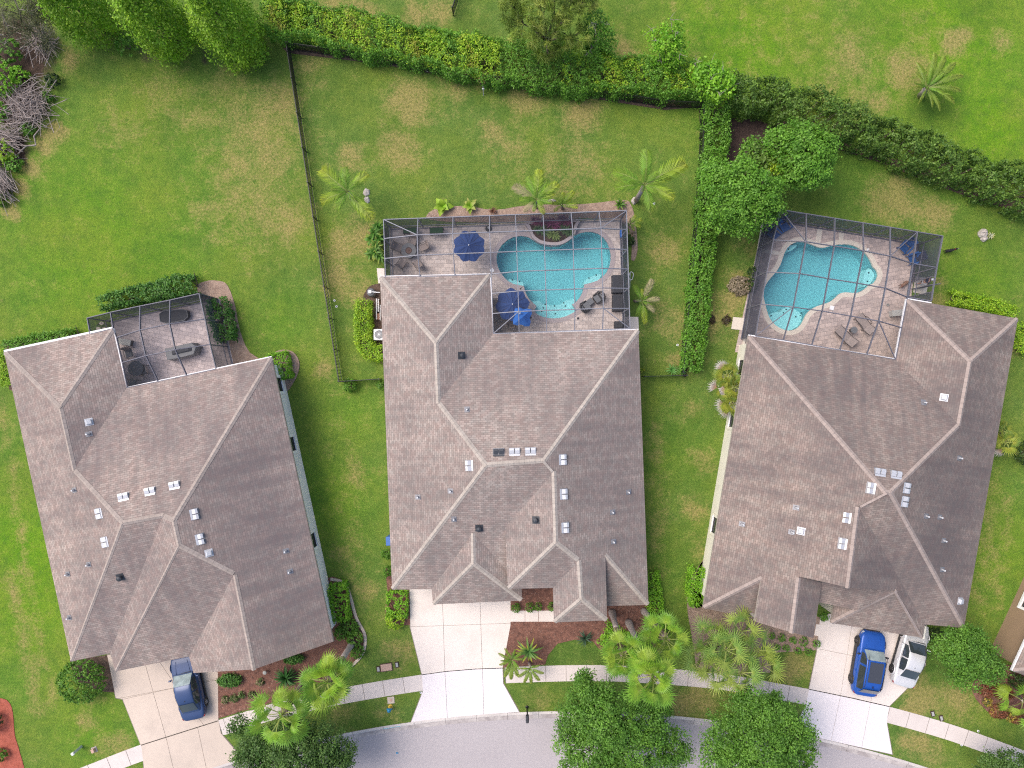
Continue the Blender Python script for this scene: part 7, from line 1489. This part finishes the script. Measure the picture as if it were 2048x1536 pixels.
t = thing('access_pad', 'small square concrete pad with yellow cap above the hydrant', 'utility cover', P(782, 1400), math.radians(4)); b = MB(); b.box((0, 0, .02), (.52, .5, .06)); b.build('pad', M['conc_old'], t, bevel=.02); b = MB(); b.lathe([(.09, .05), (.085, .08), (.03, .085)], 12); b.build('cap', M['tan_lid'], t)
t = thing('utility_box', 'wide tan utility box lid in the grass by the sidewalk', 'utility cover', P(773, 1334), math.radians(8)); b = MB(); b.box((0, 0, .04), (.80, .50, .12)); b.build('lid', M['tan_lid'], t, bevel=.02); b = MB(); b.box((0, 0, .03), (.88, .58, .08)); b.build('frame', M['mulch_dark'], t)
for x, y, a, lb in [(757, 1338, 8, 'small dark rimmed meter box left of the tan lid'), (794, 1329, 8, 'small dark rimmed meter box right of the tan lid'), (1865, 1427, 14, 'small meter box by the right sidewalk, farther from the kerb'), (1882, 1436, 14, 'small meter box touching the right sidewalk')]:
    t = thing('meter_box', lb, 'utility cover', P(x, y), math.radians(a)); b = MB(); b.box((0, 0, .02), (.28, .42, .08)); b.build('frame', M['soil'], t); b = MB(); b.box((0, 0, .06), (.17, .30, .03)); b.build('lid', M['grey_box'], t)
t = thing('utility_post', 'pale green cable marker post in the lower left lawn', 'utility post', P(163, 1493)); b = MB(); b.box((0, 0, .5), (.18, .18, 1.0), rz=.7); b.build('body', M['greenish'], t, bevel=.02); b = MB(); b.box((0, 0, 1.03), (.22, .22, .08), rz=.7, taper=.7); b.build('cap', M['white'], t)
t = thing('utility_box', 'little tan utility box left of the left driveway', 'utility box', P(189, 1499), math.radians(20)); b = MB(); b.box((0, 0, .13), (.26, .32, .3), taper=.85); b.build('body', M['tan_lid'], t, bevel=.03); b = MB(); b.box((0, 0, -.0), (.4, .4, .06)); b.build('base', M['grey_box'], t)
b = MB(); b.box((0, 0, 0), (.16, .10, .02)); b.box((0, 0, .015), (.10, .06, .015), taper=.6); o = b.build('road_reflector', M['hyd_b']); o.location = P(794, 1507) + Vector((0, 0, -.07)); tag(o, 'small blue reflector stuck on the road', 'reflector')
b = MB(); a0 = math.atan2(P(766, 1452).x - KC[0], P(766, 1452).y - KC[1]); a1 = math.atan2(P(800, 1446).x - KC[0], P(800, 1446).y - KC[1])
b.grid([[(KC[0] + r * math.sin(a0 + (a1 - a0) * k / 5), KC[1] + r * math.cos(a0 + (a1 - a0) * k / 5), z) for k in range(6)] for r, z in ((KR - .24, -.036), (KR - .20, .040), (KR - .15, .054))]); b.build('blue_paint_mark', plain('worn_blue_paint', (.30, .52, .58), .8, var=.3, scale=3), kerb)
SPR = 'sprinkler heads set in the turf'
spb = MB(); spb.lathe([(.035, 0), (.08, 0), (.085, .02), (.07, .035), (.04, .03)], 12, cap=False); spm = spb.mesh('ring', M['white']); spd = MB().lathe([(.035, .01), (.03, .03)], 8).mesh('nozzle', M['charcoal'])
for x, y, lb in [(1136, 182, 'white sprinkler ring below the long hedge'), (1355, 690, 'white sprinkler ring beside the narrow hedge'), (669, 601, 'white sprinkler ring by the picket fence, upper of two'), (673, 613, 'white sprinkler ring by the picket fence, lower of two'), (842, 1385, 'sprinkler ring at the apron corner of the centre driveway'), (580, 99, 'white sprinkler ring at the fence corner'), (1308, 407, 'white sprinkler ring near the star shaped palm'), (1956, 1462, 'sprinkler ring on the upper edge of the right sidewalk'), (1923, 1490, 'sprinkler ring on the lower edge of the right sidewalk'), (855, 142, 'sprinkler ring at the foot of the long hedge')]:
    t = thing('sprinkler', lb, 'sprinkler', P(x, y), 0, SPR); link('ring', spm, t); link('nozzle', spd, t)
def rock(label, px, py, rx, ry, h, seed, mat='stone', name='rock'):
    rg = np.random.default_rng(seed); b = MB(); prof = [(1, 0), (1.02, .3), (.8, .75), (.4, 1.0), (.05, 1.02)]; n = 11; ph = rg.uniform(.8, 1.15, n)
    rows = [[(rx * r * ph[k] * math.cos(6.283 * k / n) * rg.uniform(.94, 1.06), ry * r * ph[k] * math.sin(6.283 * k / n) * rg.uniform(.94, 1.06), h * z * rg.uniform(.85, 1.1) - .02) for k in range(n)] for r, z in prof]
    b.grid(rows, closed=True); b.add(rows[-1], [tuple(range(n))]); o = b.build(name, M[mat]); o.location = P(px, py); tag(o, label, 'rock'); return o
rock('pale flat stone beside the four fronded palm, upper one', 733, 385, .24, .3, .16, 1); rock('pale flat stone beside the four fronded palm, lower one', 734, 400, .22, .26, .12, 2); rock('grey rock at the foot of the star shaped palm', 1268, 402, .24, .28, .28, 3)
rock('white garden stone behind the pool cage between two palms', 1103, 402, .30, .14, .2, 4); rock('big grey brown boulder on the far right lawn', 1963, 468, .34, .40, .42, 5); rock('smaller brown boulder leaning on the far right boulder', 1967, 478, .26, .22, .3, 6)
rosette('flowering_plant', 'white and yellow flowering plant beside the far right boulder', 1978, 472, .34, .05, 22, ((.40, .44, .34), (.5, .5, .3)), .1, seed=21, tip=(.62, .52, .1), el=(0, 70))
rock('mossy mound of soil behind the thin bright tree', 1356, 130, .5, .3, .25, 8, 'soil', 'soil_mound')
t = thing('air_conditioner', 'white square air conditioner with round fan beside the centre house', 'air conditioner', Vector((P(758, 669, .8).x, P(758, 669, .8).y, 0))); b = MB(); b.box((0, 0, .42), (.80, .80, .80)); b.build('cabinet', M['white'], t, bevel=.06); b = MB(); b.lathe([(.30, .822), (.30, .832), (.02, .832)], 26); b.build('fan_well', M['slate'], t)
b = MB()
for k in range(20): a = k * .314; b.bar((.06 * math.cos(a), .06 * math.sin(a), .846), (.31 * math.cos(a), .31 * math.sin(a), .846), .012, .012)
for r in (.12, .2, .31): b.tube([(r * math.cos(a), r * math.sin(a), .842) for a in np.linspace(0, 6.2832, 25)], .007, 4)
b.lathe([(.06, .835), (.06, .86)], 12); b.build('grille', M['vent'], t)
t = thing('pool_filter', 'dark round pool filter with white cap beside the centre house', 'pool filter', Vector((P(741, 584, .7).x, P(741, 584, .7).y, 0))); b = MB(); b.lathe([(.30, 0), (.31, .5), (.27, .66), (.1, .74)], 18); b.build('tank', M['slate'], t); b = MB(); b.box((-.02, 0, .78), (.2, .2, .12)); b.tube([(.1, 0, .78), (.7, -.05, .78)], .035, 8); b.build('valve', M['white'], t)
t = thing('pool_pipes', 'white plumbing pipes along the left wall of the centre house', 'pipes', Vector((P(756, 618, .3).x, P(756, 618, .3).y, 0)))
for x, y0, y1, z in [(-.10, .75, -.75, .35), (.05, .7, -.2, .45), (.16, .3, -.8, .3)]: b = MB(); b.tube([(x, y0, .05), (x, y0, z), (x, y1, z), (x, y1, .05)], .035, 8); b.build('pipe', M['white'], t)
b = MB(); b.box((.0, -.55, .18), (.3, .45, .3)); b.build('pump', plain('copper_brown_pump', (.25, .11, .07), .6), t, bevel=.03); b = MB(); b.tube([(-.12, .1, .2), (-.12, -.3, .2)], .09, 10); b.build('motor', M['charcoal'], t)
t = thing('bin', 'blue bin tucked against the left wall of the centre house', 'bin', Vector((P(780, 1082, .9).x, P(780, 1082, .9).y, 0)), math.radians(2)); b = MB(); b.box((0, 0, .45), (.5, .56, .85), taper=1.1); b.build('body', M['bin_blue'], t, bevel=.03); b = MB(); b.box((0, 0, .92), (.58, .64, .06)); b.build('lid', M['bin_blue'], t, bevel=.02)
t = thing('path_light', 'small grey path light in the left mulch bed', 'path light', P(533, 1341)); b = MB(); b.lathe([(.02, 0), (.02, .38)], 8); b.build('stake', M['iron'], t); b = MB(); b.lathe([(.15, .38), (.12, .43), (.02, .46)], 14); b.build('hood', M['grey_box'], t)
t = thing('garden_hose', 'white hose looped at the outer right wall of the pool cage', 'hose', P(1262, 552)); b = MB(); b.tube([(.16 * math.cos(a) * (1 + .2 * math.sin(a * 2)), .30 * math.sin(a), .05 + .02 * math.sin(a * 3)) for a in np.linspace(-1.9, 8.5, 30)] + [(-.1, -.9, .04)], .022, 6); b.build('tube', M['white'], t)
t = thing('tree_stake', 'white stake and tag at the foot of the little sapling', 'stake', P(967, 184)); b = MB(); b.tube([(0, -.25, 0), (0, .1, .9)], .03, 6); b.build('post', M['grey_box'], t); b = MB(); b.box((0, -.02, .55), (.16, .05, .22)); b.build('tag_plate', M['white'], t)
# landscape edging stones round the curved bed of the left house
edge = smooth_poly([P2(p) for p in [(662, 1155), (690, 1163), (703, 1190), (716, 1235), (733, 1270), (728, 1308), (702, 1336)]], 5, False); B0 = Vector((*edge[10], 0)); t = thing('bed_edging', 'pale stone edging round the curved bed of the left house', 'edging', B0); e2 = band(edge, .2)
b = MB(); b.grid([[(x, y, z) for x, y in ln] for ln, z in ((edge, -.1), (edge, .09), (e2, .09), (e2, -.1))]); b.build('stone_border', M['conc_old'], t, org=B0)
edge = smooth_poly([P2(p) for p in [(560, 700), (585, 703), (599, 725), (593, 755), (572, 786)]], 5, False); B0 = Vector((*edge[8], 0)); t = thing('bed_edging', 'thin brown edging round the little bed at the left house corner', 'edging', B0); e2 = band(edge, .12); b = MB(); b.grid([[(x, y, z) for x, y in ln] for ln, z in ((edge, -.1), (edge, .07), (e2, .07), (e2, -.1))]); b.build('stone_border', M['mulch_tan'], t, org=B0)

# ------------------------------------------------------------------ person and dogs
def skin_mesh(name, mat, nodes, edges, parent, sub=2):
    me = bpy.data.meshes.new(name); me.from_pydata([n[:3] for n in nodes], edges, []); me.materials.append(mat); o = link(name, me, parent)
    sk = o.modifiers.new('skin', 'SKIN'); sk.use_smooth_shade = True
    for i, n in enumerate(nodes):
        d = me.skin_vertices[0].data[i]; d.radius = (n[3], n[4] if len(n) > 4 else n[3]); d.use_root = (i == 0)
    s = o.modifiers.new('sub', 'SUBSURF'); s.levels = s.render_levels = sub
    return o
def chain(nodes, edges, start, pts):
    for p in pts: nodes.append(p); edges.append((start, len(nodes) - 1)); start = len(nodes) - 1
    return start
M['skin'] = plain('skin', (.45, .27, .20), .6, var=.05); M['shirt'] = plain('navy_shirt', (.035, .045, .10), .85); M['shorts'] = plain('white_shorts', (.62, .62, .66), .85); M['hair'] = plain('dark_hair', (.03, .022, .018), .6); M['cap_white'] = plain('white_cap', (.7, .7, .72), .8); M['shoe'] = plain('pale_shoe', (.55, .50, .50), .8)
pb = onpatio(1835, 566); PE = thing('person', 'person in dark top and white shorts standing in the open cage door', 'person', pb, math.radians(-8))
nd = [(0, 0, .95, .13, .16)]; ed = []
ch = chain(nd, ed, 0, [(.0, 0, 1.12, .12, .15), (.01, 0, 1.30, .13, .17), (.0, 0, 1.42, .10, .15), (.01, 0, 1.50, .055)]); chain(nd, ed, ch, [(.03, 0, 1.58, .085), (.04, 0, 1.67, .095, .085), (.03, 0, 1.74, .06)])
for sg, fx, ft in ((1, .16, .0), (-1, -.18, .05)):
    k = chain(nd, ed, 0, [(fx * .2, sg * .10, .84, .092), (fx * .6 + .03, sg * .11, .48, .062), (fx * .75, sg * .11, .30, .056), (fx, sg * .115, .10, .038), (fx + .02, sg * .115, .045, .04)]); chain(nd, ed, k, [(fx + .15, sg * .125, .035, .035)])
    ax = .16 if sg < 0 else -.08
    w = chain(nd, ed, 3, [(.0, sg * .19, 1.40, .062), (ax * .3, sg * .24, 1.12, .043), (ax + .10, sg * .25, .90, .030), (ax + .13, sg * .25, .83, .028, .04)])
    for j, (dy, ln) in enumerate(((-.033, .075), (-.011, .085), (.011, .08), (.033, .062))): chain(nd, ed, w, [(ax + .15, sg * .25 + dy, .775, .010), (ax + .165, sg * .25 + dy, .775 - ln * .5, .009), (ax + .17 - .02, sg * .25 + dy, .775 - ln, .007)])
    chain(nd, ed, w, [(ax + .175, sg * (.25 - .03), .82, .012), (ax + .20, sg * (.25 - .035), .785, .009)])
body = skin_mesh('body', M['skin'], nd, ed, PE, 1)
sh = [(0, 0, 1.0, .145, .175)]; se = []; k = chain(sh, se, 0, [(.0, 0, 1.15, .135, .165), (.01, 0, 1.31, .145, .185), (.0, 0, 1.43, .11, .165), (.01, 0, 1.475, .075)])
for sg in (1, -1): ax = .16 if sg < 0 else -.08; chain(sh, se, 3, [(.0, sg * .195, 1.405, .078), (ax * .2, sg * .228, 1.22, .068)])
skin_mesh('shirt', M['shirt'], sh, se, PE, 1)
so_ = [(0, 0, .97, .15, .175)]; soe = []
for sg, fx in ((1, .16), (-1, -.18)): chain(so_, soe, 0, [(fx * .2, sg * .10, .83, .115), (fx * .45 + .02, sg * .11, .60, .10)])
skin_mesh('shorts', M['shorts'], so_, soe, PE, 1)
b = MB(); b.lathe([(.112, 1.655), (.108, 1.72), (.075, 1.775), (.02, 1.79)], 16, c=(.035, 0, 0), sx=1.05, sy=.92); b.box((.17, 0, 1.672), (.15, .15, .015)); b.build('cap', M['cap_white'], PE, True)
b = MB(); b.lathe([(.10, 1.57), (.106, 1.66)], 16, c=(.012, 0, 0), sy=.92); b.build('hair', M['hair'], PE, True)
for sg in (-1, 1):
    b = MB(); b.lathe([(.012, -.01), (.014, 0), (.004, .01)], 8, c=(.128, sg * .034, 1.645)); b.build('eye', M['hair'], PE); b = MB(); b.lathe([(.02, -.03), (.028, 0), (.01, .03)], 8, c=(.03, sg * .094, 1.63), sy=.5); b.build('ear', M['skin'], PE)
    fx = .16 if sg > 0 else -.18; b = MB(); b.box((fx + .06, sg * .12, .035), (.27, .10, .075), taper=.8); b.build('shoe', M['shoe'], PE, bevel=.02)
b = MB(); b.add([(.125, -.016, 1.61), (.125, .016, 1.61), (.15, 0, 1.605), (.125, 0, 1.645)], [(0, 2, 3), (2, 1, 3), (1, 2, 0)]); b.build('nose', M['skin'], PE)
b = MB(); b.box((.118, 0, 1.573), (.02, .05, .008)); b.build('mouth', plain('lips', (.3, .12, .1), .6), PE)
def dog(label, loc, rz, mat, muzzle, s=1.0, collar=None):
    t = thing('dog', label, 'dog', loc, rz); q = lambda *v: tuple(x * s for x in v)
    n = [q(-.25, 0, .50, .10, .115)]; e = []
    k = chain(n, e, 0, [q(-.05, 0, .50, .105, .12), q(.14, 0, .49, .125, .145), q(.27, 0, .53, .10, .11)]); k = chain(n, e, k, [q(.36, 0, .60, .07), q(.44, 0, .67, .078, .075)]); chain(n, e, k, [q(.53, 0, .655, .05), q(.62, 0, .635, .034)])
    chain(n, e, 0, [q(-.34, 0, .52, .045), q(-.45, 0, .56, .025), q(-.56, 0, .64, .014)])
    for sg in (-1, 1):
        chain(n, e, 2, [q(.20, sg * .09, .40, .055), q(.18, sg * .095, .26, .036), q(.20, sg * .095, .13, .027), q(.20, sg * .095, .04, .027), q(.25, sg * .095, .028, .028)])
        chain(n, e, 0, [q(-.28, sg * .09, .40, .07), q(-.19, sg * .10, .29, .045), q(-.31, sg * .10, .17, .028), q(-.29, sg * .10, .045, .026), q(-.23, sg * .10, .028, .028)])
    skin_mesh('body', mat, n, e, t, 1)
    for sg in (-1, 1): b = MB(); b.add([q(.40, sg * .05, .735), q(.47, sg * .055, .735), q(.42, sg * .115, .66), q(.40, sg * .06, .70)], [(0, 1, 2), (0, 2, 3), (1, 2, 3)]); b.build('ear', mat, t)
    b = MB(); b.lathe([(.0, 0), (.03 * s, .01 * s), (.036 * s, .05 * s), (.02 * s, .07 * s)], 10, c=q(.625, 0, .60)); b.build('muzzle', muzzle, t, True)
    b = MB(); b.tube([q(.345 + .02 * math.cos(a) , .078 * math.cos(a + 1.57), .60 + .078 * math.sin(a + 1.57)) for a in np.linspace(0, 6.2832, 15)], .012 * s, 5); b.build('collar', collar or M['tail'], t)
dog('brown dog walking across the right patio beside the pool', onpatio(1802, 570), math.radians(213), plain('brown_fur', (.20, .115, .08), .9, var=.25), M['hair'], .92)
dog('black dog standing on the lawn outside the right screen cage', P(1893, 503), math.radians(12), plain('black_fur', (.010, .010, .011), .85, var=.3), plain('grey_muzzle', (.35, .33, .30), .8), .85)
